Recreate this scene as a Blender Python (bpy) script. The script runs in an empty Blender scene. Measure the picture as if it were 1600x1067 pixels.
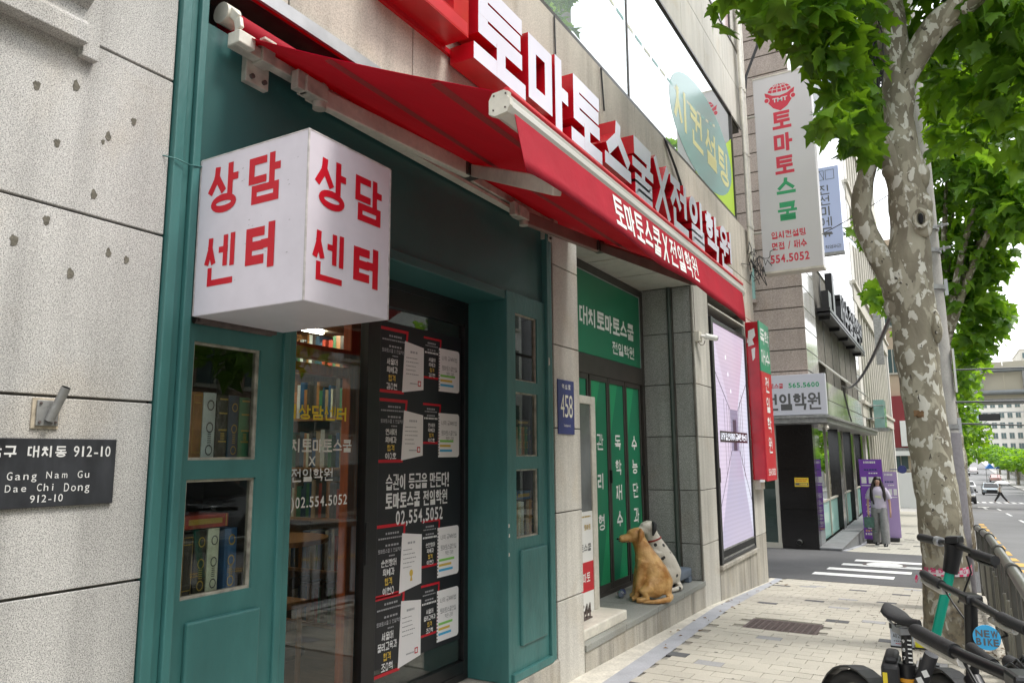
import bpy, bmesh, math, random
from mathutils import Vector, Matrix, Euler
from mathutils import noise as mnoise
random.seed(7)
S = bpy.context.scene
COL = S.collection
R = math.radians
V3 = Vector

# ------------------------------------------------------------------ camera
CAMZ = 1.42
cd = bpy.data.cameras.new('camera'); cam = bpy.data.objects.new('camera', cd); COL.objects.link(cam)
cd.sensor_width = 36.0; cd.lens = 1157.15 / 1600 * 36.0; cd.clip_start = 0.05; cd.clip_end = 3000
_F = V3((-0.49324242, 0.85664217, 0.15124847)); _R = V3((0.86606633, 0.49988189, -0.00687113)); _U = V3((0.08149247, -0.12760208, 0.9884719))
m = Matrix.Identity(4)
for i in range(3):
    m[i][0] = _R[i]; m[i][1] = _U[i]; m[i][2] = -_F[i]
m[2][3] = CAMZ
cam.matrix_world = m
S.camera = cam

# ------------------------------------------------------------------ light
SUN_EL, SUN_AZ = 58.0, 75.0           # azimuth measured from +y towards +x
w = bpy.data.worlds.new('World'); S.world = w; w.use_nodes = True
nt = w.node_tree; nt.nodes.clear()
out = nt.nodes.new('ShaderNodeOutputWorld'); bg = nt.nodes.new('ShaderNodeBackground')
sky = nt.nodes.new('ShaderNodeTexSky'); sky.sky_type = 'NISHITA'; sky.sun_disc = False
sky.sun_elevation = R(SUN_EL); sky.sun_rotation = R(SUN_AZ); sky.dust_density = 4.0; sky.air_density = 1.0
sky.ozone_density = 1.0
# an even overcast veil over the blue: the sky node is mixed with white cloud
mx = nt.nodes.new('ShaderNodeMixRGB'); mx.inputs[0].default_value = 0.80; mx.inputs[2].default_value = (10.4, 10.6, 10.8, 1)
nt.links.new(sky.outputs[0], mx.inputs[1]); nt.links.new(mx.outputs[0], bg.inputs[0]); bg.inputs[1].default_value = 0.125
nt.links.new(bg.outputs[0], out.inputs[0])
sl = bpy.data.lights.new('sun', 'SUN'); sl.energy = 1.3; sl.angle = R(14); sl.color = (1.0, 0.965, 0.91)
so = bpy.data.objects.new('sun', sl); COL.objects.link(so)
sd = V3((math.sin(R(SUN_AZ)) * math.cos(R(SUN_EL)), math.cos(R(SUN_AZ)) * math.cos(R(SUN_EL)), math.sin(R(SUN_EL))))
so.rotation_euler = sd.to_track_quat('Z', 'Y').to_euler()
S.view_settings.view_transform = 'Standard'; S.view_settings.look = 'None'; S.view_settings.gamma = 1
S.view_settings.use_curve_mapping = False
S.view_settings.exposure = 1.12
S.render.engine = 'CYCLES'
S.cycles.max_bounces = 8; S.cycles.transparent_max_bounces = 12; S.cycles.caustics_reflective = False; S.cycles.caustics_refractive = False

# ------------------------------------------------------------------ mesh helper
class MB:
    def __init__(s): s.v = []; s.f = []; s.m = []; s.sm = []
    def add(s, vs, fs, mi=0, smooth=False):
        b = len(s.v); s.v += [tuple(v) for v in vs]
        for f in fs: s.f.append(tuple(b + i for i in f)); s.m.append(mi); s.sm.append(smooth)
    def box(s, x0, x1, y0, y1, z0, z1, mi=0):
        s.add([(x0, y0, z0), (x1, y0, z0), (x1, y1, z0), (x0, y1, z0), (x0, y0, z1), (x1, y0, z1), (x1, y1, z1), (x0, y1, z1)],
              [(0, 3, 2, 1), (4, 5, 6, 7), (0, 1, 5, 4), (1, 2, 6, 5), (2, 3, 7, 6), (3, 0, 4, 7)], mi)
    def obox(s, c, ax, ay, az, mi=0):
        c = V3(c); ax, ay, az = V3(ax), V3(ay), V3(az)
        vs = [c + ax * i + ay * j + az * k for k in (-1, 1) for j, i in ((-1, -1), (-1, 1), (1, 1), (1, -1))]
        s.add(vs, [(0, 3, 2, 1), (4, 5, 6, 7), (0, 1, 5, 4), (1, 2, 6, 5), (2, 3, 7, 6), (3, 0, 4, 7)], mi)
    def bar(s, a, b, w_, h_, mi=0, up=(0, 0, 1)):
        a, b = V3(a), V3(b); d = (b - a); L = d.length; d.normalize(); sd_ = d.cross(V3(up)); sd_.normalize(); u = sd_.cross(d)
        s.obox((a + b) / 2, d * L / 2, sd_ * w_ / 2, u * h_ / 2, mi)
    def quad(s, a, b, c, d, mi=0): s.add([a, b, c, d], [(0, 1, 2, 3)], mi)
    def tube(s, pts, rad, n=10, mi=0, caps=True, smooth=True):
        pts = [V3(p) for p in pts]
        if not isinstance(rad, (list, tuple)): rad = [rad] * len(pts)
        prev = None; rings = []
        for i, p in enumerate(pts):
            t = (pts[min(i + 1, len(pts) - 1)] - pts[max(i - 1, 0)]); t.normalize()
            if prev is None:
                a = V3((0, 0, 1)) if abs(t.z) < .9 else V3((1, 0, 0)); u = t.cross(a); u.normalize()
            else:
                u = prev - t * prev.dot(t)
                if u.length < 1e-5: u = t.orthogonal()
                u.normalize()
            prev = u; v = t.cross(u)
            rings.append([p + (u * math.cos(2 * math.pi * k / n) + v * math.sin(2 * math.pi * k / n)) * rad[i] for k in range(n)])
        vs = [q for r in rings for q in r]; fs = []
        for i in range(len(pts) - 1):
            for k in range(n):
                k2 = (k + 1) % n; fs.append((i * n + k, i * n + k2, (i + 1) * n + k2, (i + 1) * n + k))
        s.add(vs, fs, mi, smooth)
        if caps:
            s.add(rings[0], [tuple(range(n))[::-1]], mi); s.add(rings[-1], [tuple(range(n))], mi)
    def cyl(s, a, b, r, n=14, mi=0, r2=None, caps=True): s.tube([a, b], [r, r if r2 is None else r2], n, mi, caps)
    def ball(s, c, r, n=12, k=8, mi=0):
        c = V3(c); r = V3(r) if hasattr(r, '__len__') else V3((r, r, r)); vs = []; fs = []
        for i in range(k + 1):
            th = math.pi * i / k
            for j in range(n):
                ph = 2 * math.pi * j / n; vs.append(c + V3((r.x * math.sin(th) * math.cos(ph), r.y * math.sin(th) * math.sin(ph), r.z * math.cos(th))))
        for i in range(k):
            for j in range(n): fs.append((i * n + j, (i + 1) * n + j, (i + 1) * n + (j + 1) % n, i * n + (j + 1) % n))
        s.add(vs, fs, mi, True)
    def poly(s, pts, N, depth, mi=0, mside=None):
        """flat polygon (3D points) extruded backwards by depth along -N"""
        n = len(pts); pts = [V3(p) for p in pts]; N = V3(N)
        s.add(pts, [tuple(range(n))], mi)
        if depth:
            bk = [p - N * depth for p in pts]; s.add(bk, [tuple(range(n))[::-1]], mi if mside is None else mside)
            s.add(pts + bk, [(i, n + i, n + (i + 1) % n, (i + 1) % n) for i in range(n)], mi if mside is None else mside)
    def mesh(s, name, mats, off=(0, 0, 0)):
        me = bpy.data.meshes.new(name); o = V3(off)
        me.from_pydata([(x - o.x, y - o.y, z - o.z) for x, y, z in s.v], [], s.f)
        for mt in (mats if isinstance(mats, (list, tuple)) else [mats]): me.materials.append(mt)
        me.polygons.foreach_set('material_index', s.m); me.polygons.foreach_set('use_smooth', s.sm); me.update()
        return me

def mk(name, mb, mats, parent=None, bevel=0, loc=None, label=None, kind=None, seg=2):
    """link one mesh object. World coordinates in mb; parented objects are stored relative to the parent's location."""
    if parent is not None:
        off = V3((0, 0, 0)); p = parent
        while p is not None: off += p.location; p = p.parent
    else: off = V3(loc) if loc is not None else V3((0, 0, 0))
    me = mb.mesh(name, mats, off) if isinstance(mb, MB) else mb
    o = bpy.data.objects.new(name, me); COL.objects.link(o)
    if parent is not None: o.parent = parent
    elif loc is not None: o.location = loc
    if bevel:
        b = o.modifiers.new('bevel', 'BEVEL'); b.width = bevel; b.segments = seg; b.limit_method = 'ANGLE'; b.harden_normals = False
    if label: o['label'] = label
    if kind: o['kind'] = kind
    return o
def mks(name, mb, mats, parent=None, **k):
    """like mk, but every separate piece of mb becomes an object of its own"""
    p = list(range(len(mb.v)))
    def find(a):
        while p[a] != a: p[a] = p[p[a]]; a = p[a]
        return a
    for f in mb.f:
        for q in f[1:]: p[find(f[0])] = find(q)
    groups = {}
    for i, f in enumerate(mb.f): groups.setdefault(find(f[0]), []).append(i)
    out = []
    for fi in groups.values():
        ids = sorted({v for i in fi for v in mb.f[i]}); mp = {v: j for j, v in enumerate(ids)}; b = MB(); b.v = [mb.v[v] for v in ids]
        b.f = [tuple(mp[v] for v in mb.f[i]) for i in fi]; b.m = [mb.m[i] for i in fi]; b.sm = [mb.sm[i] for i in fi]; out.append(mk(name, b, mats, parent, **k))
    return out
def T(name, label, cat, loc=(0, 0, 0), group=None, rz=0):
    o = bpy.data.objects.new(name, None); COL.objects.link(o); o.location = loc; o.rotation_euler = (0, 0, rz); o.empty_display_size = .1
    o['label'] = label; o['category'] = cat
    if group: o['group'] = group
    return o
def thing(o, label, cat, group=None):
    o['label'] = label; o['category'] = cat
    if group: o['group'] = group
    return o
def lp(root, name, mb, mats, **k):
    """local-coordinate part: mb is in the root's own frame"""
    me = mb.mesh(name, mats); o = bpy.data.objects.new(name, me); COL.objects.link(o); o.parent = root
    if k.get('bevel'):
        b = o.modifiers.new('bevel', 'BEVEL'); b.width = k['bevel']; b.segments = 2; b.limit_method = 'ANGLE'
    if k.get('label'): o['label'] = k['label']
    return o
def copy_tree(o, parent=None):
    c = o.copy(); COL.objects.link(c); c.parent = parent
    for ch in list(o.children): copy_tree(ch, c)
    return c

# ------------------------------------------------------------------ materials
def rgb(h, k=1.0):
    h = h.lstrip('#'); c = [int(h[i:i + 2], 16) / 255 for i in (0, 2, 4)]
    return tuple(((x / 12.92) if x <= .04045 else ((x + .055) / 1.055) ** 2.4) * k for x in c)
def mat(name, col, rough=.6, metal=0, n1=(0, 0), n2=(0, 0), bump=(0, 0), rand=0, spec=.5, emis=0, trans=0, stretch=(1, 1, 1), coat=0, alpha=1):
    """n1, n2 = (noise scale per metre, strength of brightness change); bump = (scale, strength)"""
    mt = bpy.data.materials.new(name); mt.use_nodes = True; t = mt.node_tree; N = t.nodes; L = t.links
    b = N['Principled BSDF']; b.inputs['Roughness'].default_value = rough; b.inputs['Metallic'].default_value = metal
    b.inputs['Specular IOR Level'].default_value = spec
    if coat: b.inputs['Coat Weight'].default_value = coat; b.inputs['Coat Roughness'].default_value = .08
    b.inputs['Base Color'].default_value = (*col, 1)
    pos = None
    def P():
        nonlocal pos
        if pos is None:
            g = N.new('ShaderNodeNewGeometry'); mp = N.new('ShaderNodeMapping'); mp.inputs['Scale'].default_value = stretch
            L.new(g.outputs['Position'], mp.inputs['Vector']); pos = mp.outputs[0]
        return pos
    cur = None
    for sc, am in (n1, n2):
        if am:
            nz = N.new('ShaderNodeTexNoise'); nz.inputs['Scale'].default_value = sc; nz.inputs['Detail'].default_value = 5; L.new(P(), nz.inputs['Vector'])
            mr = N.new('ShaderNodeMapRange'); mr.inputs[1].default_value = .3; mr.inputs[2].default_value = .7; mr.inputs[3].default_value = 1 - am; mr.inputs[4].default_value = 1 + am
            L.new(nz.outputs[0], mr.inputs[0])
            if cur is None: cur = mr.outputs[0]
            else:
                mm = N.new('ShaderNodeMath'); mm.operation = 'MULTIPLY'; L.new(cur, mm.inputs[0]); L.new(mr.outputs[0], mm.inputs[1]); cur = mm.outputs[0]
    if rand:
        oi = N.new('ShaderNodeObjectInfo'); mr = N.new('ShaderNodeMapRange'); mr.inputs[3].default_value = 1 - rand; mr.inputs[4].default_value = 1 + rand
        L.new(oi.outputs['Random'], mr.inputs[0])
        if cur is None: cur = mr.outputs[0]
        else:
            mm = N.new('ShaderNodeMath'); mm.operation = 'MULTIPLY'; L.new(cur, mm.inputs[0]); L.new(mr.outputs[0], mm.inputs[1]); cur = mm.outputs[0]
    if cur is not None:
        vm = N.new('ShaderNodeVectorMath'); vm.operation = 'SCALE'; vm.inputs[0].default_value = col; L.new(cur, vm.inputs['Scale']); L.new(vm.outputs[0], b.inputs['Base Color'])
    if bump[1]:
        nz = N.new('ShaderNodeTexNoise'); nz.inputs['Scale'].default_value = bump[0]; nz.inputs['Detail'].default_value = 6; L.new(P(), nz.inputs['Vector'])
        bp = N.new('ShaderNodeBump'); bp.inputs['Strength'].default_value = bump[1]; bp.inputs['Distance'].default_value = .01; L.new(nz.outputs[0], bp.inputs['Height']); L.new(bp.outputs[0], b.inputs['Normal'])
    if emis: b.inputs['Emission Color'].default_value = (*col, 1); b.inputs['Emission Strength'].default_value = emis
    return mt
def granite(name, base, dark, scale=170, contrast=.5, stain=.14, rand=.05, rough=.75, streak=True, dirt=(.55, .47, .36)):
    mt = bpy.data.materials.new(name); mt.use_nodes = True; t = mt.node_tree; N = t.nodes; L = t.links; b = N['Principled BSDF']
    b.inputs['Roughness'].default_value = rough; b.inputs['Specular IOR Level'].default_value = .3
    g = N.new('ShaderNodeNewGeometry')
    def noise(sc, det=2, vec=None, dist=0):
        n = N.new('ShaderNodeTexNoise'); n.inputs['Scale'].default_value = sc; n.inputs['Detail'].default_value = det; n.inputs['Distortion'].default_value = dist
        L.new(vec or g.outputs['Position'], n.inputs['Vector']); return n.outputs[0]
    def ramp(v, a, bb, c0, c1):
        r = N.new('ShaderNodeMapRange'); r.inputs[1].default_value = a; r.inputs[2].default_value = bb; r.inputs[3].default_value = c0; r.inputs[4].default_value = c1; L.new(v, r.inputs[0]); return r.outputs[0]
    def mul(a, c):
        m_ = N.new('ShaderNodeMath'); m_.operation = 'MULTIPLY'; L.new(a, m_.inputs[0]); L.new(c, m_.inputs[1]); return m_.outputs[0]
    f1 = ramp(noise(scale, 1.5), .54, .60, 0, 1)                       # dark mica grains
    f2 = ramp(noise(scale * .8, 4), .36, .62, 1 - contrast * .35, 1 + contrast * .30)   # quartz and feldspar
    mix = N.new('ShaderNodeMixRGB'); mix.inputs[1].default_value = (*base, 1); mix.inputs[2].default_value = (*dark, 1)
    fm = N.new('ShaderNodeMath'); fm.operation = 'MULTIPLY'; fm.inputs[1].default_value = contrast; L.new(f1, fm.inputs[0]); L.new(fm.outputs[0], mix.inputs[0])
    s1 = ramp(noise(1.3, 6), .3, .7, 1 - stain, 1 + stain * .7); k = mul(f2, s1)
    if streak:
        mp = N.new('ShaderNodeMapping'); mp.inputs['Scale'].default_value = (9, 9, .55); L.new(g.outputs['Position'], mp.inputs['Vector'])
        k = mul(k, ramp(noise(1.0, 5, mp.outputs[0]), .42, .72, 1.04, 1 - stain * 1.3))
    if rand:
        oi = N.new('ShaderNodeObjectInfo'); k = mul(k, ramp(oi.outputs['Random'], 0, 1, 1 - rand, 1 + rand))
    vm = N.new('ShaderNodeVectorMath'); vm.operation = 'SCALE'; L.new(mix.outputs[0], vm.inputs[0]); L.new(k, vm.inputs['Scale'])
    # brownish stain patches
    mx2 = N.new('ShaderNodeMixRGB'); mx2.blend_type = 'MULTIPLY'; L.new(ramp(noise(2.4, 6, None, .6), .55, .8, 0, .45), mx2.inputs[0]); L.new(vm.outputs[0], mx2.inputs[1]); mx2.inputs[2].default_value = (*[c * 1.5 for c in dirt], 1)
    L.new(mx2.outputs[0], b.inputs['Base Color'])
    bp = N.new('ShaderNodeBump'); bp.inputs['Strength'].default_value = .18; bp.inputs['Distance'].default_value = .003; L.new(noise(scale * .8, 3), bp.inputs['Height']); L.new(bp.outputs[0], b.inputs['Normal'])
    return mt
def glass(name, tint=(.9, .93, .92), rough=.0, body=0.0, bodycol=(.02, .02, .02), ior=1.5, boost=1.0):
    """thin window glass: see-through straight on, mirror-like at a grazing angle"""
    mt = bpy.data.materials.new(name); mt.use_nodes = True; t = mt.node_tree; N = t.nodes; L = t.links; N.clear()
    o = N.new('ShaderNodeOutputMaterial'); tr = N.new('ShaderNodeBsdfTransparent'); tr.inputs[0].default_value = (*tint, 1)
    gl = N.new('ShaderNodeBsdfGlossy'); gl.inputs['Roughness'].default_value = rough; gl.inputs[0].default_value = (.95, .97, .98, 1)
    lw_ = N.new('ShaderNodeLayerWeight'); lw_.inputs[0].default_value = .5; pw_ = N.new('ShaderNodeMath'); pw_.operation = 'POWER'; pw_.inputs[1].default_value = 4.0; L.new(lw_.outputs['Facing'], pw_.inputs[0])
    fr = N.new('ShaderNodeMath'); fr.operation = 'MULTIPLY_ADD'; fr.inputs[1].default_value = .9; fr.inputs[2].default_value = .045; L.new(pw_.outputs[0], fr.inputs[0])
    mm = N.new('ShaderNodeMath'); mm.operation = 'MULTIPLY'; mm.use_clamp = True; mm.inputs[1].default_value = boost; L.new(fr.outputs[0], mm.inputs[0])
    base = tr.outputs[0]
    if body:
        df = N.new('ShaderNodeBsdfDiffuse'); df.inputs[0].default_value = (*bodycol, 1); m1 = N.new('ShaderNodeMixShader'); m1.inputs[0].default_value = body
        L.new(tr.outputs[0], m1.inputs[1]); L.new(df.outputs[0], m1.inputs[2]); base = m1.outputs[0]
    m2 = N.new('ShaderNodeMixShader'); L.new(mm.outputs[0], m2.inputs[0]); L.new(base, m2.inputs[1]); L.new(gl.outputs[0], m2.inputs[2]); L.new(m2.outputs[0], o.inputs[0])
    return mt
def leafmat(name, c1, c2, tr=.5):
    mt = bpy.data.materials.new(name); mt.use_nodes = True; t = mt.node_tree; N = t.nodes; L = t.links; N.clear()
    o = N.new('ShaderNodeOutputMaterial'); pr = N.new('ShaderNodeBsdfPrincipled'); pr.inputs['Roughness'].default_value = .42; pr.inputs['Specular IOR Level'].default_value = .35
    tl = N.new('ShaderNodeBsdfTranslucent'); g = N.new('ShaderNodeNewGeometry'); nz = N.new('ShaderNodeTexNoise'); nz.inputs['Scale'].default_value = 3.5; nz.inputs['Detail'].default_value = 4
    L.new(g.outputs['Position'], nz.inputs['Vector']); mr = N.new('ShaderNodeMapRange'); mr.inputs[1].default_value = .35; mr.inputs[2].default_value = .65; L.new(nz.outputs[0], mr.inputs[0])
    ri = N.new('ShaderNodeMath'); ri.operation = 'ADD'; ri.use_clamp = True; sc = N.new('ShaderNodeMath'); sc.operation = 'MULTIPLY_ADD'; sc.inputs[1].default_value = .9; sc.inputs[2].default_value = -.45
    L.new(g.outputs['Random Per Island'], sc.inputs[0]); L.new(mr.outputs[0], ri.inputs[0]); L.new(sc.outputs[0], ri.inputs[1])
    mc = N.new('ShaderNodeMixRGB'); mc.inputs[1].default_value = (*c1, 1); mc.inputs[2].default_value = (*c2, 1); L.new(ri.outputs[0], mc.inputs[0])
    L.new(mc.outputs[0], pr.inputs['Base Color'])
    vm = N.new('ShaderNodeVectorMath'); vm.operation = 'MULTIPLY'; vm.inputs[1].default_value = (2.6, 2.2, .6); L.new(mc.outputs[0], vm.inputs[0]); L.new(vm.outputs[0], tl.inputs[0])
    ms = N.new('ShaderNodeMixShader'); ms.inputs[0].default_value = tr; L.new(pr.outputs[0], ms.inputs[1]); L.new(tl.outputs[0], ms.inputs[2]); L.new(ms.outputs[0], o.inputs[0])
    return mt
M = {}
M['granL'] = granite('granite_light_speckle', (.50, .49, .465), (.12, .12, .12), 330, .72, .16, .05)
M['gran'] = granite('granite_warm', (.50, .465, .40), (.24, .21, .17), 165, .40, .16, .05)
M['granP'] = granite('granite_pillar', (.56, .54, .49), (.25, .23, .20), 165, .35, .16, .05)
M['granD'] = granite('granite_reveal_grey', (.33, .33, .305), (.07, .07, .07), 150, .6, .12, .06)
M['granS'] = granite('granite_step', (.48, .45, .39), (.16, .15, .13), 165, .35, .30, .06)
M['granT'] = granite('granite_step_top', (.29, .295, .27), (.10, .10, .10), 165, .3, .2, .03, streak=False)
M['tile'] = granite('pale_tile', (.52, .50, .45), (.3, .3, .28), 120, .2, .08, .05)
M['joint'] = mat('joint_dark', (.13, .12, .10), .9, n1=(8, .3))
M['jointL'] = mat('joint_grey_mortar', (.22, .21, .19), .9, n1=(14, .35))
M['patch'] = mat('mortar_patch', (.13, .12, .095), .95, n1=(60, .3), bump=(80, .5))
M['brown'] = granite('brown_stone', (.41, .345, .30), (.22, .17, .15), 60, .45, .08, .05)
M['brownF'] = granite('brown_stone_polished_glare', (.58, .58, .55), (.36, .34, .32), 40, .3, .1, .05, rough=.07)  # polished front stone; sky reflection and glare put into its pale base colour
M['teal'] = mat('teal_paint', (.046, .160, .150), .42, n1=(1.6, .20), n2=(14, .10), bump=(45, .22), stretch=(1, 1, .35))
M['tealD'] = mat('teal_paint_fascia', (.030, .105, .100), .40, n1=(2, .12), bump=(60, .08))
M['chip'] = mat('bare_plaster_chip', (.62, .58, .52), .9)
M['alu'] = mat('aluminium', (.60, .58, .53), .38, .25, n1=(20, .12), stretch=(1, .1, 1))
M['cream'] = mat('cream_powder_coat', (.62, .59, .51), .45, n1=(6, .14), n2=(40, .08))
M['creamD'] = mat('cream_bracket', (.44, .42, .36), .5, n1=(16, .28))
M['black'] = mat('black_satin', (.012, .012, .013), .35, n1=(12, .25))
M['blackM'] = mat('black_rubber', (.018, .018, .019), .62, n1=(50, .2), bump=(300, .15))
M['blackG'] = mat('black_polished_granite', (.012, .011, .011), .12, n1=(40, .35))
M['bronze'] = mat('dark_bronze_aluminium', (.055, .048, .042), .4, .2, n1=(10, .15))
M['green'] = mat('green_vinyl', (.012, .190, .095), .35, n1=(1.5, .08))
M['greenL'] = mat('green_vinyl_light', (.020, .31, .13), .35, n1=(1.5, .08))
M['white'] = mat('white_vinyl', (.80, .80, .77), .5)
M['cubeW'] = mat('cube_white_acrylic', (.66, .62, .68), .28, n1=(3, .05), n2=(18, .03))
M['redT'] = mat('red_vinyl', (.54, .006, .020), .4)
M['red'] = mat('red_enamel', (.52, .006, .018), .35, n1=(3, .12))
M['redD'] = mat('red_enamel_side', (.50, .008, .018), .25, n1=(4, .2), coat=.3)
M['ltrF'] = mat('letter_face_acrylic', (.76, .76, .86), .25, n1=(2, .05))
M['cloth'] = mat('red_awning_cloth', (.47, .005, .016), .75, n1=(4, .10), bump=(140, .08))
M['val'] = mat('red_awning_valance', (.50, .009, .024), .7, n1=(5, .08), bump=(10, .25))
def clothmat(name, col, tl, bump):
    mt = mat(name, col, .75, n1=(4, .12), bump=bump); N = mt.node_tree.nodes; L = mt.node_tree.links; o = [n for n in N if n.type == 'OUTPUT_MATERIAL'][0]; p = N['Principled BSDF']
    t_ = N.new('ShaderNodeBsdfTranslucent'); t_.inputs[0].default_value = (*tl, 1); m_ = N.new('ShaderNodeMixShader'); m_.inputs[0].default_value = .35; L.new(p.outputs[0], m_.inputs[1]); L.new(t_.outputs[0], m_.inputs[2]); L.new(m_.outputs[0], o.inputs[0]); return mt
M['cloth'] = clothmat('red_awning_cloth', (.45, .003, .022), (.50, .002, .030), (9, .5))
M['val'] = clothmat('red_awning_valance', (.50, .008, .030), (.45, .006, .03), (7, .7))
M['seam'] = mat('awning_seam', (.27, .020, .020), .8)
M['steel'] = mat('weathered_steel', (.28, .28, .27), .45, .4, n1=(12, .25), bump=(60, .2))
M['galv'] = mat('galvanised_steel', (.42, .43, .44), .4, .6, n1=(8, .15))
M['plaque'] = mat('black_slate', (.030, .032, .036), .35, n1=(6, .5), n2=(40, .2), stretch=(1, 1, .4))
M['engr'] = mat('engraved_white', (.62, .62, .60), .7)
M['navy'] = mat('navy_plate', (.035, .045, .18), .35, n1=(5, .1))
M['plateT'] = mat('plate_gold_white', (.72, .70, .56), .5)
M['asph'] = mat('asphalt', (.085, .085, .087), .88, n1=(1.1, .12), n2=(90, .30), bump=(160, .35))
M['asphR'] = mat('asphalt_main_road', (.17, .17, .172), .85, n1=(.35, .12), n2=(60, .18), bump=(120, .3))
M['mark'] = mat('road_paint_white', (.70, .70, .68), .7, n1=(14, .14), n2=(60, .12))
M['markY'] = mat('road_paint_yellow', (.62, .36, .08), .7, n1=(12, .2))
M['pav'] = mat('paver_beige', (.415, .39, .33), .88, n1=(2.0, .07), n2=(110, .10), rand=.055, bump=(130, .25))
M['pavG'] = mat('paver_grey', (.30, .30, .30), .88, n2=(110, .16), rand=.06, bump=(130, .25))
M['pavD'] = mat('paver_charcoal', (.095, .097, .10), .85, n2=(110, .2), rand=.12, bump=(130, .25))
M['sand'] = mat('paver_joint_sand', (.27, .255, .22), .95, n1=(30, .3))
M['mortar'] = mat('white_mortar_strip', (.56, .53, .46), .9, n1=(7, .16), n2=(60, .14), bump=(50, .4))
M['strip'] = mat('blue_grey_stone_strip', (.36, .37, .40), .8, n1=(5, .12), n2=(100, .12))
M['kerb'] = granite('kerb_granite', (.42, .41, .39), (.2, .2, .2), 120, .4, .15, .05)
M['iron'] = mat('cast_iron', (.10, .075, .068), .6, .3, n1=(30, .3), bump=(60, .4))
M['wood'] = mat('orange_wood', (.55, .13, .035), .4, n1=(8, .2), stretch=(8, 8, .7))
M['woodS'] = mat('light_wood', (.38, .20, .08), .5, n1=(8, .2), stretch=(8, 8, .7))
M['room'] = mat('room_wall', (.20, .12, .055), .8, n1=(1, .1))
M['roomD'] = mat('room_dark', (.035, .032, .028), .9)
M['floorW'] = mat('shop_floor', (.20, .13, .08), .35, n1=(6, .2), stretch=(1, 6, 1))
M['glass'] = glass('shop_glass', boost=1.15)
M['glassN'] = glass('niche_glass', boost=1.0, tint=(.8, .82, .8))
M['glassUp'] = glass('upper_window_glass', body=.65, bodycol=(.42, .50, .48), boost=2.4)
M['glassT'] = glass('teal_tint_glass', body=.75, bodycol=(.10, .20, .19), boost=1.7)
M['glassF'] = glass('frosted_teal_film', body=.9, bodycol=(.30, .50, .46), boost=.6)
M['frame'] = mat('light_window_frame', (.42, .40, .34), .5)
M['hole'] = mat('deep_recess', (.008, .008, .008), .9)
M['lamp'] = mat('strip_lamp', (1.0, .93, .75), .5, emis=26.0)
M['gold'] = mat('gold_foil', (.55, .38, .08), .35, .3)
M['paper'] = mat('white_paper', (.82, .80, .80), .6)
M['ink'] = mat('grey_ink', (.10, .10, .10), .6)
M['postk'] = mat('poster_black', (.014, .014, .018), .45, n1=(3, .2))
M['brownA'] = mat('brown_arm', (.20, .12, .10), .5, n1=(8, .2))
M['lavend'] = mat('banner_purple', (.20, .06, .42), .45, n1=(3, .06))
M['lavP'] = mat('banner_pale_purple', (.42, .31, .55), .45)

# ------------------------------------------------------------------ Hangul drawn with strokes
INI = 'ㄱㄲㄴㄷㄸㄹㅁㅂㅃㅅㅆㅇㅈㅉㅊㅋㅌㅍㅎ'; VOW = 'ㅏㅐㅑㅒㅓㅔㅕㅖㅗㅘㅙㅚㅛㅜㅝㅞㅟㅠㅡㅢㅣ'
FIN = ['', 'ㄱ', 'ㄲ', 'ㄳ', 'ㄴ', 'ㄵ', 'ㄶ', 'ㄷ', 'ㄹ', 'ㄺ', 'ㄻ', 'ㄼ', 'ㄽ', 'ㄾ', 'ㄿ', 'ㅀ', 'ㅁ', 'ㅂ', 'ㅄ', 'ㅅ', 'ㅆ', 'ㅇ', 'ㅈ', 'ㅊ', 'ㅋ', 'ㅌ', 'ㅍ', 'ㅎ']
CON = {'ㄱ': [[(0, 1), (1, 1), (.92, 0)]], 'ㄴ': [[(0, 1), (0, 0), (1, 0)]], 'ㄷ': [[(1, 1), (0, 1), (0, 0), (1, 0)]],
       'ㄹ': [[(0, 1), (1, 1), (1, .5), (0, .5), (0, 0), (1, 0)]], 'ㅁ': [[(0, 0), (0, 1), (1, 1), (1, 0), 'c']],
       'ㅂ': [[(0, 1), (0, 0), (1, 0), (1, 1)], [(0, .52), (1, .52)]], 'ㅅ': [[(.5, 1), (.46, .6), (0, 0)], [(.5, .62), (1, 0)]],
       'ㅇ': [['o', .5, .5, .5, .5]], 'ㅈ': [[(.03, 1), (.97, 1)], [(.5, 1), (.46, .55), (0, 0)], [(.52, .55), (1, 0)]],
       'ㅊ': [[(.3, 1.0), (.7, 1.0)], [(.03, .76), (.97, .76)], [(.5, .76), (.46, .42), (0, 0)], [(.52, .42), (1, 0)]],
       'ㅋ': [[(0, 1), (1, 1), (.9, 0)], [(0, .5), (.96, .5)]], 'ㅌ': [[(1, 1), (0, 1), (0, 0), (1, 0)], [(0, .5), (.95, .5)]],
       'ㅍ': [[(0, 1), (1, 1)], [(0, 0), (1, 0)], [(.28, 1), (.28, 0)], [(.72, 1), (.72, 0)]],
       'ㅎ': [[(.3, 1.0), (.7, 1.0)], [(0, .76), (1, .76)], ['o', .5, .27, .42, .27]]}
CON['ㄲ'] = [[(0, 1), (.42, 1), (.38, 0)], [(.55, 1), (1, 1), (.96, 0)]]
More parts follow.
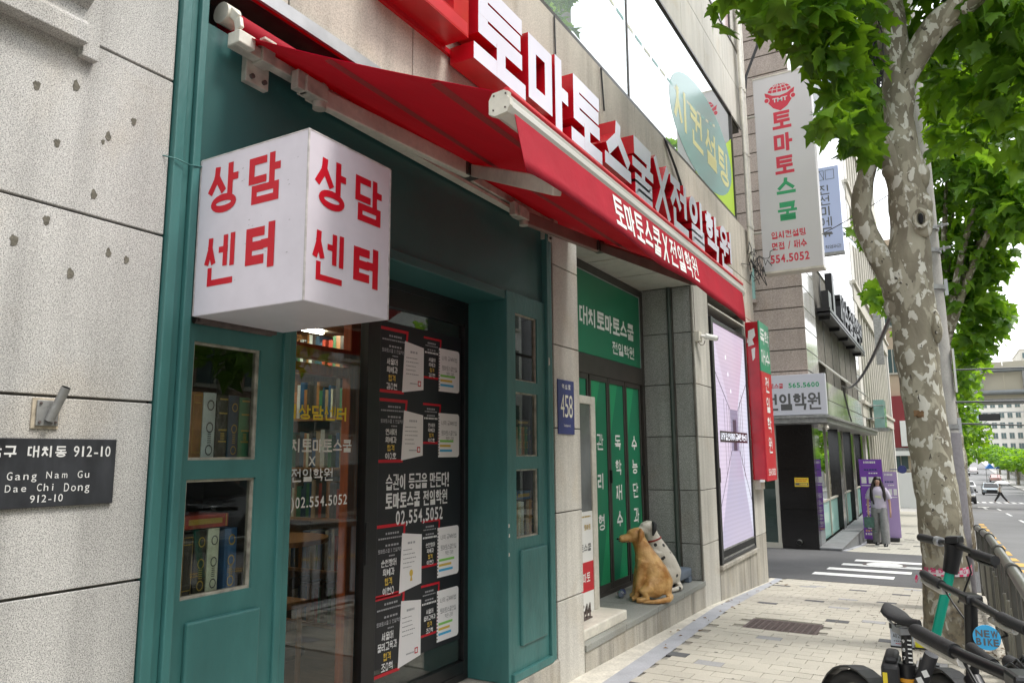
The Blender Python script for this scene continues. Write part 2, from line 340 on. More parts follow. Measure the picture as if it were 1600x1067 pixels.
VV = {'ㅏ': [[(.45, 0), (.45, 1)], [(.45, .55), (1, .55)]], 'ㅐ': [[(0, 0), (0, 1)], [(1, 0), (1, 1)], [(0, .55), (1, .55)]],
      'ㅓ': [[(.7, 0), (.7, 1)], [(0, .55), (.7, .55)]], 'ㅔ': [[(1, 0), (1, 1)], [(.40, .03), (.40, .97)], [(0, .55), (.40, .55)]],
      'ㅣ': [[(.6, 0), (.6, 1)]], 'ㅕ': [[(.7, 0), (.7, 1)], [(0, .7), (.7, .7)], [(0, .42), (.7, .42)]], 'ㅑ': [[(.45, 0), (.45, 1)], [(.45, .7), (1, .7)], [(.45, .42), (1, .42)]],
      'ㅖ': [[(.9, 0), (.9, 1)], [(.45, 0), (.45, 1)], [(0, .7), (.45, .7)], [(0, .4), (.45, .4)]]}
VH = {'ㅗ': [[(0, 0), (1, 0)], [(.5, 0), (.5, 1)]], 'ㅜ': [[(0, 1), (1, 1)], [(.5, 1), (.5, 0)]], 'ㅡ': [[(0, .5), (1, .5)]],
      'ㅛ': [[(0, 0), (1, 0)], [(.3, 0), (.3, 1)], [(.7, 0), (.7, 1)]], 'ㅠ': [[(0, 1), (1, 1)], [(.3, 1), (.3, 0)], [(.7, 1), (.7, 0)]]}
CMB = {'ㅘ': ('ㅗ', 'ㅏ'), 'ㅙ': ('ㅗ', 'ㅐ'), 'ㅚ': ('ㅗ', 'ㅣ'), 'ㅝ': ('ㅜ', 'ㅓ'), 'ㅞ': ('ㅜ', 'ㅔ'), 'ㅟ': ('ㅜ', 'ㅣ'), 'ㅢ': ('ㅡ', 'ㅣ')}
def syll(ch):
    c = ord(ch) - 0xAC00; i, v, f = INI[c // 588], VOW[(c % 588) // 28], FIN[c % 28]; o = []
    def put(st, x0, x1, y0, y1):
        for s in st:
            if s[0] == 'o': o.append(['o', x0 + s[1] * (x1 - x0), y0 + s[2] * (y1 - y0), s[3] * (x1 - x0), s[4] * (y1 - y0)])
            else:
                cl = s[-1] == 'c'; pts = [(x0 + a * (x1 - x0), y0 + b * (y1 - y0)) for a, b in (s[:-1] if cl else s)]; o.append(pts + (['c'] if cl else []))
    if v in VV:
        wide = v in 'ㅐㅔㅖ'; xi = .25 if wide else .48
        if f: put(CON[i], .02, xi, .50, .97); put(VV[v], xi + (.29 if wide else .13), .99, .40, 1); put(CON[f], .14, .95, 0, .28)
        else: put(CON[i], .02, xi, .14, .92); put(VV[v], xi + (.29 if wide else .13), .99, 0, 1)
    elif v in VH:
        if f: put(CON[i], .12, .90, .66, 1); put(VH[v], 0, 1, .40, .55); put(CON[f], .12, .90, 0, .26)
        else: put(CON[i], .10, .92, .45, 1); put(VH[v], 0, 1, .03, .28)
    else:
        a, b = CMB[v]
        if f: put(CON[i], .06, .56, .64, 1); put(VH[a], 0, .64, .36, .50); put(VV[b], .70, 1, .30, 1); put(CON[f], .14, .95, 0, .22)
        else: put(CON[i], .06, .56, .46, 1); put(VH[a], 0, .64, .12, .34); put(VV[b], .70, 1, 0, 1)
    return o
class Face:
    """a writing surface: origin O, right U, up V, outward N"""
    def __init__(s, O, U, V, lift=.002): s.O, s.U, s.V = V3(O), V3(U), V3(V); s.N = s.U.cross(s.V); s.l = lift; s.k = 0
    def p(s, u, v, d=None): return s.O + s.U * u + s.V * v + s.N * (s.l if d is None else d)
def ribbon(mb, fc, pts, t, mi, depth, lift, mside):
    cl = pts[-1] == 'c'; P = [V3((a, b)) for a, b in (pts[:-1] if cl else pts)]; n = len(P); A = []; B = []
    for k in range(n):
        a = P[k] - P[k - 1] if (k or cl) else P[1] - P[0]; b = P[(k + 1) % n] - P[k] if (k < n - 1 or cl) else a
        if not (k or cl): a = b
        a = a.normalized(); b = b.normalized(); na = V3((-a.y, a.x)); nb = V3((-b.y, b.x)); mt = na + nb
        mt = mt / max(.35, mt.dot(na)) if mt.length > 1e-4 else na
        ext = V3((0, 0))
        if not cl and k == 0: ext = -b * t * .5
        if not cl and k == n - 1: ext = a * t * .5
        A.append(P[k] + ext + mt * t / 2); B.append(P[k] + ext - mt * t / 2)
    for k in range(n if cl else n - 1):
        q = [B[k], B[(k + 1) % n], A[(k + 1) % n], A[k]]
        mb.poly([fc.p(x.x, x.y, lift) for x in q], fc.N, depth, mi, mside)
def glyph(mb, fc, ch, u, v, w_, h_, t, mi=0, depth=0, mside=None):
    """draw one Hangul syllable into the box u..u+w, v..v+h"""
    t = t * (.84 if (ord(ch) - 0xAC00) % 28 else 1.0) * (.86 if VOW[((ord(ch) - 0xAC00) % 588) // 28] in 'ㅐㅔㅝㅘ' else 1.0); i = t / 2
    t0 = t
    for si, s in enumerate(syll(ch)):
        t = t0 * (1 - .011 * (si % 7)); fc.k = (fc.k + 1) % 7; lift = fc.l + (fc.k * .0004 if depth else fc.k * .00015)
        if s[0] == 'o':
            cx, cy, rx, ry = u + i + s[1] * (w_ - t), v + i + s[2] * (h_ - t), s[3] * (w_ - t), s[4] * (h_ - t); n = 20
            for k in range(n):
                a0, a1 = 2 * math.pi * k / n, 2 * math.pi * (k + 1) / n
                q = [(cx + (rx + t / 2 * e) * math.cos(a), cy + (ry + t / 2 * e) * math.sin(a)) for e, a in ((-1, a0), (1, a0), (1, a1), (-1, a1))]
                mb.poly([fc.p(x, y, lift) for x, y in q], fc.N, depth, mi, mside)
        else:
            ribbon(mb, fc, [('c' if p == 'c' else (u + i + p[0] * (w_ - t), v + i + p[1] * (h_ - t))) for p in s], t, mi, depth, lift, mside)
_gc = {}
def fglyph(ch, off=.012):
    if (ch, off) not in _gc:
        c = bpy.data.curves.new('g', 'FONT'); c.body = ch; c.offset = off; c.resolution_u = 4
        o = bpy.data.objects.new('g', c); COL.objects.link(o); me = bpy.data.meshes.new_from_object(o.evaluated_get(bpy.context.evaluated_depsgraph_get()))
        vs = [tuple(v.co) for v in me.vertices]; fs = [tuple(p.vertices) for p in me.polygons]
        bpy.data.objects.remove(o); bpy.data.curves.remove(c); bpy.data.meshes.remove(me); _gc[(ch, off)] = (vs, fs)
    return _gc[(ch, off)]
def latin(mb, fc, txt, u, v, w_, h_, mi=0, off=.012):
    """digits and Latin letters from the built-in font, fitted to the box"""
    vs, fs = fglyph(txt, off)
    if not vs: return
    x0 = min(a[0] for a in vs); x1 = max(a[0] for a in vs); cap = max(a[1] for a in fglyph('H', off)[0]); sy = h_ / cap; sx_ = min(w_ / max(x1 - x0, 1e-6), sy * 1.15) if len(txt) == 1 else w_ / (x1 - x0)
    u += (w_ - sx_ * (x1 - x0)) / 2
    mb.add([fc.p(u + (a[0] - x0) * sx_, v + a[1] * sy, fc.l) for a in vs], fs, mi)
def write(mb, fc, txt, u, v, w_, h_, t, mi=0, gap=.12, sp=.45, vert=False, off=.012, split=None):
    """a line (or column) of mixed text across the whole box"""
    wt = {' ': sp, '.': .3, ',': .3, '!': .35, '-': .5, '/': .5, ')': .45, 'X': .8, '1': .4}
    ws = [wt.get(c, 1 if ord(c) > 0x3000 else .66) for c in txt]; tot = sum(ws) + gap * (len(ws) - 1)
    pos = 0
    for c, k in zip(txt, ws):
        if vert: cu, cv, cw, chh = u, v + h_ - (pos + k) / tot * h_, w_, k / tot * h_
        else: cu, cv, cw, chh = u + pos / tot * w_, v, k / tot * w_, h_
        if split and c != ' ': mb = MB()
        if c != ' ':
            if 0xAC00 <= ord(c) <= 0xD7A3: glyph(mb, fc, c, cu, cv, cw, chh, t, mi)
            else: latin(mb, fc, c, cu + cw * .05, cv, cw * .9, chh, mi, off)
        if split and c != ' ': mk('letter', mb, split[1], split[0])
        pos += k + gap
def scrib(mb, fc, u, v, w_, h_, n, mi):
    """illegible fine print: n short dashes in a row"""
    for k in range(n):
        a = u + w_ * (k + .1) / n; b = u + w_ * (k + random.uniform(.7, .95)) / n
        mb.quad(fc.p(a, v, fc.l), fc.p(b, v, fc.l), fc.p(b, v + h_, fc.l), fc.p(a, v + h_, fc.l), mi)
def rectf(mb, fc, u0, u1, v0, v1, mi, d=0.001):
    mb.quad(fc.p(u0, v0, d), fc.p(u1, v0, d), fc.p(u1, v1, d), fc.p(u0, v1, d), mi)
XF = lambda x, lift=.002: Face((x, 0, 0), (0, 1, 0), (0, 0, 1), lift)      # a face towards the street: u = world y, v = world z
YF = lambda y, lift=.002: Face((0, y, 0), (1, 0, 0), (0, 0, 1), lift)      # a face towards the camera (-y): u = world x, v = world z

# ------------------------------------------------------------------ ground
GP = [(-60, .6), (-10, .16), (0, .05), (4.7, -.02), (7.8, -.11), (10.8, -.30), (16.3, -.50), (20.1, -.78), (25, -.98), (79, -2.9), (125, -4.1), (160, -4.4), (220, -3.2), (300, -1.0), (420, 2.0), (900, 14)]
def gz(y):
    for (a, za), (b, zb) in zip(GP, GP[1:]):
        if y <= b: return za + (zb - za) * (y - a) / (b - a)
    return GP[-1][1]
def strip(mb, x0, x1, y0, y1, dz, mi=0, step=1.0, thick=0):
    n = max(1, int((y1 - y0) / step)); ys = sorted(set([y0 + (y1 - y0) * i / n for i in range(n + 1)] + [g[0] for g in GP if y0 < g[0] < y1]))
    f0 = x0 if callable(x0) else (lambda y: x0); f1 = x1 if callable(x1) else (lambda y: x1)
    vs = []; fs = []
    for y in ys: vs += [(f0(y), y, gz(y) + dz), (f1(y), y, gz(y) + dz)]
    for i in range(len(ys) - 1): fs.append((2 * i, 2 * i + 1, 2 * i + 3, 2 * i + 2))
    mb.add(vs, fs, mi)
    if thick:
        for s_ in (0, 1):
            vs = []; fs = []
            for y in ys:
                x = (f0 if s_ == 0 else f1)(y); vs += [(x, y, gz(y) + dz), (x, y, gz(y) + dz - thick)]
            for i in range(len(ys) - 1): fs.append((2 * i, 2 * i + 1, 2 * i + 3, 2 * i + 2) if s_ else (2 * i, 2 * i + 2, 2 * i + 3, 2 * i + 1))
            mb.add(vs, fs, mi)
        for y in (y0, y1):
            mb.add([(f0(y), y, gz(y) + dz), (f1(y), y, gz(y) + dz), (f1(y), y, gz(y) + dz - thick), (f0(y), y, gz(y) + dz - thick)], [(0, 1, 2, 3)], mi)

# terrain sheet under everything
b = MB(); strip(b, -400, 500, -60, 900, -.35, step=12); mk('ground', b, mat('far_ground', (.16, .16, .14), .9, n1=(.2, .2)), kind='structure')
b = MB(); strip(b, .47, 9.6, -60, 420, -.13, step=2); mk('road', b, M['asphR'], kind='structure')
b = MB(); strip(b, -14, .62, 11.28, 16.42, -.004, step=1); mk('side_street', b, M['asph'], kind='structure')
# road markings
b = MB()
for k in range(13):
    y0 = 10.4 + k * 2.1; strip(b, .99, 1.17, y0, y0 + 1.3, -.122)
mks('yellow_lane_dash', b, M['markY'], kind='structure')
b = MB(); strip(b, 4.6, 4.72, -20, 60, -.122); strip(b, 4.85, 4.97, -20, 60, -.122); mks('centre_line', b, M['markY'], kind='structure')
b = MB()
for k in range(16): strip(b, .9 + k * .55, 1.2 + k * .55, 77.0, 80.6, -.122)
for k in range(5): strip(b, 2.7, 2.82, 20 + k * 9, 24 + k * 9, -.122)
strip(b, .6, 9.4, 74.6, 75.1, -.122)
strip(b, 2.0, 2.18, 58, 62.5, -.122); strip(b, 1.75, 2.43, 62.5, 63.6, -.122)
mks('white_road_marking', b, M['mark'], kind='structure')
b = MB()
for k, (x0, x1) in enumerate([(-1.84, -.74), (-1.74, -.55), (-1.62, -.40), (-1.50, -.1)]):
    strip(b, x0, x1 - .02, 12.0 + k * .80, 12.34 + k * .80, .001, step=.4)
mks('crossing_stripe', b, M['mark'], kind='structure')
b = MB(); b.cyl((-1.0, 13.95, gz(13.95) + .0), (-1.0, 13.95, gz(13.95) + .006), .33, 28); b.cyl((-1.0, 13.95, gz(13.95)), (-1.0, 13.95, gz(13.95) + .009), .27, 28, 1)
thing(mk('manhole_cover', b, [M['iron'], M['mark']]), 'round manhole cover half painted white in the crosswalk stripes', 'manhole cover')

# near sidewalk
SX = [(2.0, -1.98), (4.6, -2.01), (7.6, -2.13), (9.5, -2.17), (11.28, -2.19)]
def sx(y):
    for (a, p), (c, q) in zip(SX, SX[1:]):
        if y <= c: return p + (q - p) * (y - a) / (c - a)
    return SX[-1][1]
SW = lambda y: .15 if y < 8 else .15 - (y - 8) * .02
pv = MB(); strip(pv, -2.6, .47, -8, 11.28, -.012, step=.6, thick=.25)
pave = mk('sidewalk', pv, M['sand'], kind='structure')
b = MB(); strip(b, lambda y: -2.26, sx, 2, 11.2, -.002, step=.5); mk('mortar_border', b, M['mortar'], pave)
b = MB(); strip(b, sx, lambda y: sx(y) + SW(y), 2, 11.2, -.001, step=.5); mk('edging_strip', b, M['strip'], pave)
PW, PL = .195, .135
def paver_me(name, mt, w_=PW, l_=PL, n=6):
    b = MB(); b.box(-w_ / 2 + .0022, w_ / 2 - .0022, -l_ / 2 + .0022, l_ / 2 - .0022, -.02, .0); return b.mesh(name, mt)
pme = {k: paver_me('paver', M[k]) for k in ('pav', 'pavG', 'pavD')}
darks = [(-1.765, 5.54), (-1.56, 6.74), (-.92, 7.65), (-.58, 6.96), (-1.67, 4.62), (-1.45, 9.0), (-.75, 9.4), (-1.9, 10.3), (-1.1, 10.5), (-.6, 10.3), (-1.72, 8.5), (-.2, 9.0)]
rows = []
nrow = int((11.22 - 4.32) / PL); cnt = 0; rest = MB(); restM = [M['pav'], M['pavG'], M['pavD']]
for r_ in range(nrow):
    y = 4.32 + (r_ + .5) * PL; x0 = sx(y) + SW(y); off = (0 if r_ % 2 else PW / 2); xs = math.floor((x0 - 0) / PW) * PW + off
    x = xs
    while x < .33:
        xa, xb = max(x, x0), min(x + PW, .36)
        if xb - xa > .03 and not (-1.67 < (xa + xb) / 2 < -1.03 and 6.86 < y < 7.38):
            cx = (xa + xb) / 2; key = 'pav'
            if any(abs(cx - dx) < PW * .5 and abs(y - dy) < PL * .5 for dx, dy in darks): key = 'pavD'
            elif cx > -.95 and y < 6.6 and random.random() < .06: key = 'pavG'
            elif random.random() < .02: key = 'pavG'
            sl = math.atan2(gz(y + .07) - gz(y - .07), .14); tl = (random.gauss(0, .004), random.gauss(0, .003))
            if cnt < 300:
                o = bpy.data.objects.new('paver', pme[key]); COL.objects.link(o); o.parent = pave; o.location = (cx, y, gz(y) + .001 + random.uniform(-.0012, .0012))
                o.scale = ((xb - xa) / PW, 1, 1); o.rotation_euler = (sl + tl[0], tl[1], random.gauss(0, .003)); cnt += 1
            else:
                z = gz(y) + .001 + random.uniform(-.001, .001); h1 = gz(y - PL / 2) - gz(y); h2 = gz(y + PL / 2) - gz(y); g_ = .0022
                ya, yb = y - PL / 2 + g_, y + PL / 2 - g_
                vs = [(xa + g_, ya, z + h1), (xb - g_, ya, z + h1), (xb - g_, yb, z + h2), (xa + g_, yb, z + h2)]
                rest.add(vs + [(p[0], p[1], p[2] - .012) for p in vs], [(0, 1, 2, 3), (0, 4, 5, 1), (1, 5, 6, 2), (2, 6, 7, 3), (3, 7, 4, 0)], {'pav': 0, 'pavG': 1, 'pavD': 2}[key])
        x += PW
o = mk('distant_paver', rest, restM, pave, kind='stuff')
# kerb stones along the road
b0 = None
for k in range(17):
    y = -2 + k * 1.0
    if 11.2 < y < 16.0: continue
    b = MB(); b.box(.36, .50, y + .003, y + .997, gz(y + .5) - .3, gz(y + .5) + .012); mk('kerb_stone', b, M['kerb'], pave, bevel=.012)
b = MB(); b.box(-1.66, -1.05, 6.88, 7.36, gz(7.1) - .02, gz(7.1) + .004)
for i in range(11):
    for j in range(8): b.box(-1.63 + i * .052, -1.63 + i * .052 + .034, 6.915 + j * .052, 6.915 + j * .052 + .034, gz(7.1) + .004, gz(7.1) + .008)
for o_, a_ in ((0, 1), (1, 1)):
    pass
ir = mk('manhole_cover', b, M['iron'], loc=(0, 0, 0)); thing(ir, 'rusty brown rectangular iron cover set in the beige sidewalk', 'manhole cover'); ir.rotation_euler = (R(-1.6), 0, 0); ir.location = (0, 0, .197)
# far sidewalk
fp = MB(); strip(fp, -12, .47, 16.42, 46, -.002, step=1, thick=.3); fpv = mk('far_sidewalk', fp, None, kind='structure')
def brickmat():
    mt = bpy.data.materials.new('far_pavers'); mt.use_nodes = True; N = mt.node_tree.nodes; L = mt.node_tree.links; b_ = N['Principled BSDF']; b_.inputs['Roughness'].default_value = .9
    g = N.new('ShaderNodeNewGeometry'); br = N.new('ShaderNodeTexBrick'); br.inputs['Scale'].default_value = 1; br.inputs['Brick Width'].default_value = .195; br.inputs['Row Height'].default_value = .135
    br.inputs['Mortar Size'].default_value = .004; br.inputs['Color1'].default_value = (.45, .43, .37, 1); br.inputs['Color2'].default_value = (.39, .375, .325, 1); br.inputs['Mortar'].default_value = (.22, .21, .18, 1)
    L.new(g.outputs['Position'], br.inputs['Vector']); L.new(br.outputs[0], b_.inputs['Base Color']); return mt
fpv.data.materials.clear(); fpv.data.materials.append(brickmat())
for x, y in [(-1.95, 17.5), (-1.3, 18.3), (-1.62, 19.4), (-.95, 19.0), (-1.2, 21), (-.7, 20.6), (-1.0, 23), (-.5, 24.5), (-1.1, 26), (-.6, 28)]:
    o = bpy.data.objects.new('paver', pme['pavD']); COL.objects.link(o); o.parent = fpv; o.location = (x, y, gz(y) + .004); o.scale = (1.3, 1.2, 1); o.rotation_euler = (math.atan2(gz(y + .1) - gz(y - .1), .2), 0, 0)
b = MB(); strip(b, -2.02, -1.83, 16.42, 30, .001, step=1); mk('edging_strip', b, M['strip'], fpv)
b = MB(); strip(b, -2.32, -2.02, 16.42, 30, .001, step=1); mk('mortar_border', b, M['mortar'], fpv)
b = MB(); strip(b, .47, .60, 16.3, 240, -.001, step=2, thick=.14); mk('far_kerb', b, M['kerb'], kind='structure')
b = MB(); strip(b, -3, .47, 46, 240, -.004, step=3, thick=.14); mk('distant_sidewalk', b, M['kerb'], kind='structure')
b = MB(); strip(b, 9.6, 14, -60, 330, -.002, step=3, thick=.14); mk('opposite_sidewalk', b, M['kerb'], kind='structure')

# ------------------------------------------------------------------ left granite wall
WX = -2.2
lw = T('granite_wall', 'pale speckled granite wall with mortar patches at the far left', 'wall', (WX, .5, 0))
b = MB(); b.box(-3.2, WX - .02, -3.0, 1.485, -.3, 6.0); mk('wall', b, M['jointL'], lw)
zj = [-.25, .495, 1.045, 1.595, 2.15, 2.70, 3.25, 3.8, 4.35, 4.9, 5.45]
ys = [-2.9, -1.7, -.5, .7, 1.495]
for i in range(len(zj) - 1):
    sh = .3 if i % 2 else 0
    for y0, y1 in zip(ys, ys[1:]):
        a = y0 - (sh if y0 not in (-2.9,) else 0); c = y1 - (sh if y1 != 1.495 else 0)
        b = MB(); b.box(WX - .02, WX, a + .004, c - .003, zj[i] + .004, zj[i + 1] - .004); mk('granite_panel', b, M['granL'], lw, bevel=.002, seg=1)
for (y, z), r_ in zip([(1.06, 2.49), (1.17, 2.54), (1.36, 2.5), (1.28, 2.42), (1.265, 2.395), (1.13, 2.34), (1.25, 2.22), (1.12, 2.1), (1.04, 2.02), (1.31, 2.05), (1.37, 2.04), (1.2, 1.96)], [.011, .011, .010, .0095, .006, .010, .010, .011, .012, .009, .009, .011]):
    b = MB(); n = 11; ph = random.random() * 6; r_ *= 1.45
    pts = [(WX + .0015, y + r_ * .62 * math.cos(2 * math.pi * k / n) * (1 + .25 * math.sin(3 * k + ph)), z + r_ * math.sin(2 * math.pi * k / n) * (1 + .3 * math.sin(2 * k + ph)) - (r_ * .3 * math.sin(ph) if k in (7, 8) else 0)) for k in range(n)]
    b.poly(pts, (1, 0, 0), .004); mk('mortar_patch', b, M['patch'], lw)
# stone window surround at the top left: a stepped moulding with its returned end
b = MB()
prof = [(0, 2.66), (.055, 2.66), (.055, 2.72), (.040, 2.735), (.040, 2.775), (.075, 2.80), (.075, 2.84), (.05, 2.86), (.05, 2.95), (.09, 2.98), (.09, 3.1), (0, 3.1)]
ye = [1.165 - d * .0 for d, z in prof]
for s_, yy in ((0, -1.2), (1, 1.165)):
    b.add([(WX + d, yy, z) for d, z in prof], [tuple(range(len(prof)))[::(1 if s_ else -1)]])
n = len(prof)
b.add([(WX + d, -1.2, z) for d, z in prof] + [(WX + d, 1.165, z) for d, z in prof], [(i, (i + 1) % n, n + (i + 1) % n, n + i) for i in range(n)])
b.box(WX, WX + .03, 1.165, 1.215, 2.63, 3.4)
mk('window_surround', b, M['granL'], lw, bevel=.003)

# address plaque and flag bracket
pq = T('address_plaque', 'black slate address plaque with white Korean and Latin lettering', 'plaque', (WX, 1.12, 1.28))
b = MB(); b.box(WX + .001, WX + .012, .86, 1.375, 1.285, 1.475); mk('slab', b, M['plaque'], pq, bevel=.002)
b = MB(); fc = XF(WX + .0122, .0006)
write(b, fc, '강남구 대치동', .985, 1.423, .240, .031, .0052, gap=.20, sp=.5); write(b, fc, '912-10', 1.245, 1.424, .112, .030, .004, gap=.18, off=.004)
write(b, fc, 'Gang', 1.072, 1.362, .078, .021, .003, gap=.25, off=0); write(b, fc, 'Nam', 1.174, 1.364, .06, .019, .003, gap=.2, off=0); write(b, fc, 'Gu', 1.262, 1.363, .036, .020, .003, gap=.2, off=0)
write(b, fc, 'Dae', 1.070, 1.330, .056, .019, .003, gap=.2, off=0); write(b, fc, 'Chi', 1.152, 1.330, .050, .020, .003, gap=.2, off=0); write(b, fc, 'Dong', 1.226, 1.326, .075, .023, .003, gap=.2, off=0)
write(b, fc, '912-10', 1.136, 1.299, .090, .020, .003, gap=.2, off=.002)
mk('lettering', b, M['engr'], pq)
fb = T('flag_bracket', 'small rusty steel flag bracket above the black plaque', 'bracket', (WX, 1.165, 1.5))
b = MB(); b.box(WX, WX + .006, 1.125, 1.20, 1.502, 1.588); mk('back_plate', b, mat('rust_cream', (.42, .36, .27), .7, n1=(40, .35)), fb, bevel=.001)
b = MB(); b.box(WX + .006, WX + .013, 1.135, 1.195, 1.510, 1.582); mk('plate', b, M['steel'], fb, bevel=.0015)
b = MB(); b.tube([(WX + .018, 1.168, 1.525), (WX + .060, 1.183, 1.618)], .0125, 16, caps=False); b.tube([(WX + .0185, 1.168, 1.526), (WX + .0598, 1.183, 1.6175)], .0102, 16, 1, caps=False); b.cyl((WX + .04, 1.176, 1.57), (WX + .041, 1.1762, 1.572), .0102, 12, 1); mk('pipe_socket', b, [M['steel'], M['hole']], fb)
b = MB()
for y, z in ((1.143, 1.520), (1.187, 1.520), (1.143, 1.573), (1.187, 1.573)): b.cyl((WX + .013, y, z), (WX + .017, y, z), .0035, 8)
mk('bolt', b, M['iron'], fb)

# ------------------------------------------------------------------ main granite building
gb = T('granite_building', 'beige granite academy building with red channel letters and glazed upper floor', 'building', (WX, 6, 0))
YE = 10.75
b = MB()
b.box(-9, -2.9, 1.5, YE - .01, 4.6, 14); b.box(-2.9, WX - .022, 1.5, YE - .012, 3.26, 4.6); b.box(-2.9, WX - .06, -6, YE - .012, 6.13, 14); b.box(-9, -3.2, -6, 1.49, 4.6, 14); b.box(-3.2, WX - .022, -6, 1.49, 3.27, 4.6)
b.box(-3.3, WX - .022, 4.36, 4.775, -.4, 3.26); b.box(-3.3, WX - .022, 7.70, 8.30, -.5, 3.26); b.box(-3.3, WX - .022, 10.12, YE - .012, -.6, 3.26)
b.box(-3.3, WX - .022, 8.30, 10.12, -.6, .20); b.box(-3.3, -2.42, 8.30, 10.12, .20, 3.26)
b.box(-3.3, WX - .022, 4.775, 7.70, -.5, .10)
mk('wall', b, M['joint'], gb)
def panel(y0, y1, z0, z1, mt='gran', x=WX, g=.004): b = MB(); b.box(x - .022, x, y0 + g, y1 - g, z0 + g, z1 - g); return mk('granite_panel', b, M[mt], gb, bevel=.0025, seg=1)
vj = [1.17, 1.99, 2.82, 3.64, 4.46, 5.28, 6.10, 6.93, 7.75, 8.57, 9.39, 10.21, YE]
for i in range(len(vj) - 1):
    for z0, z1 in ((3.25, 3.80), (3.80, 4.575)): panel(vj[i], vj[i + 1], z0, z1)
for y0 in (-5.0, -4.2, -3.4, -2.6, -1.8, -1.0, -.2, .6):
    pass
zz = [-.45, .495, 1.045, 1.595, 2.15, 2.70, 3.25]
for z0, z1 in zip(zz, zz[1:]): panel(4.375, 4.775, z0, z1, 'granP'); panel(7.69, 8.29, z0, z1, 'granP')
panel(10.12, YE, -.6, .35, 'granS'); [panel(10.12, YE, z0, z1, 'granP') for z0, z1 in ((.35, 1.09), (1.09, 2.05), (2.05, 3.25))]
for y0, y1 in ((8.3, 8.9), (8.9, 9.5), (9.5, 10.12)): panel(y0, y1, -.5, .17, 'granS')
b = MB(); b.box(WX - .22, WX + .035, 8.29, 10.14, .172, .215); mk('window_ledge', b, M['granS'], gb, bevel=.004)
# pale soffit panels over entrance and niche, reveals
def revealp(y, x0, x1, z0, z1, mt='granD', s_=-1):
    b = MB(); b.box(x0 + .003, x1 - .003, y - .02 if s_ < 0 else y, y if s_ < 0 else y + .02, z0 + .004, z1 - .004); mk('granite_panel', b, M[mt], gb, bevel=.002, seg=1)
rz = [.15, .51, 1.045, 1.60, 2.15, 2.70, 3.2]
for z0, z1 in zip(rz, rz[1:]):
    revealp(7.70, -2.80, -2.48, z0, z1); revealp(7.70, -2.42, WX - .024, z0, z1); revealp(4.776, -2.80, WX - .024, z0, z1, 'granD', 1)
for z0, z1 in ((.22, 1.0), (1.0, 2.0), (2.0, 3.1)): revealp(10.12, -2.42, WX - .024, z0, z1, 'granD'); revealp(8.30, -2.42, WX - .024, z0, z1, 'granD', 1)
b = MB()
for k in range(4): b.box(-2.8, WX - .002, 4.80 + k * .72, 5.50 + k * .72, 3.20, 3.222)
mks('soffit_panel', b, M['tile'], gb, kind=None)
b = MB(); b.box(-2.4, WX - .002, 8.32, 10.1, 3.10, 3.12); b.box(-2.4, -2.38, 8.31, 10.11, 2.98, 3.11, 1); mk('soffit_panel', b, [M['tile'], M['bronze']], gb)
b = MB(); b.tube([(-2.45, 7.655, .15), (-2.45, 7.655, 3.2)], .022, 10); mk('drain_pipe', b, mat('dark_green_pipe', (.05, .065, .055), .5), gb)
b = MB(); b.tube([(WX - .012, 7.668, .15), (WX - .012, 7.668, 3.2)], .012, 8); mk('corner_trim', b, M['joint'], gb)
# entrance step
b = MB()
for k in range(4):
    b.box(-2.82, WX + .012, 4.78 + k * .728, 4.78 + (k + 1) * .728 - .004, .105, .15)
mk('step_slab', b, M['granT'], gb, bevel=.004)
for k in range(6):
    y0 = 4.78 + k * .4866; b = MB(); b.box(WX - .02, WX, y0 + .003, y0 + .4866 - .003, -.35, .103); mk('granite_panel', b, M['granS'], gb, bevel=.002, seg=1)
# green folding doors in the entrance
DX = -2.77
b = MB(); b.box(DX - .05, DX + .012, 4.80, 7.675, 2.15, 2.33); b.box(DX - .05, DX + .010, 4.80, 7.675, .15, .19)
b.box(DX - .05, DX + .014, 7.61, 7.675, .19, 3.18); b.box(DX - .05, DX + .006, 4.80, 7.675, 3.12, 3.198); b.box(DX - .06, DX - .045, 4.8, 7.67, .15, 3.2, 1)
mk('door_frame', b, [M['bronze'], M['hole']], gb, bevel=.003)
cols = {5.98: '', 6.44: '관 리 형', 6.88: '독학재수', 7.33: '수능단과', 5.53: '', 5.08: ''}
for yc, tx in cols.items():
    d = MB(); y0, y1 = yc - .215, yc + .215
    for a in ((y0, y0 + .035, .19, 2.15), (y1 - .035, y1, .19, 2.15), (y0 + .035, y1 - .035, .19, .25), (y0 + .035, y1 - .035, 2.10, 2.15)): d.box(DX - .03, DX + .004, *a)
    dl = mk('door_leaf', d, M['bronze'], gb, bevel=.002)
    b = MB(); b.box(DX - .012, DX - .006, y0 + .035, y1 - .035, .25, 2.10)
    fc = XF(DX - .006, .0006); b.add([fc.p(y0 + .035, 2.10, .0008), fc.p(y0 + .035, 1.55, .0008), fc.p(y0 + .25, 2.10, .0008)], [(0, 1, 2)], 1)
    b.add([fc.p(y1 - .035, .25, .0008), fc.p(y1 - .035, .9, .0008), fc.p(y1 - .25, .25, .0008)], [(0, 1, 2)], 1)
    mk('green_film', b, [M['green'], M['greenL']], dl)
    if tx:
        b = MB(); zs = {3: [1.46, 1.10, .73], 4: [1.46, 1.22, .98, .73]}; ch = tx.replace(' ', ''); fc = XF(DX - .006, .0018)
        for c, z in zip(ch, zs[len(ch)]): b = MB(); glyph(b, fc, c, yc - .065, z, .15, .145, .021); mk('letter', b, M['white'], dl)
b = MB(); b.box(DX + .004, DX + .022, 6.655, 6.675, 1.15, 1.27); b.box(DX + .004, DX + .02, 7.53, 7.55, 1.2, 1.3); mks('door_handle', b, M['black'], gb)
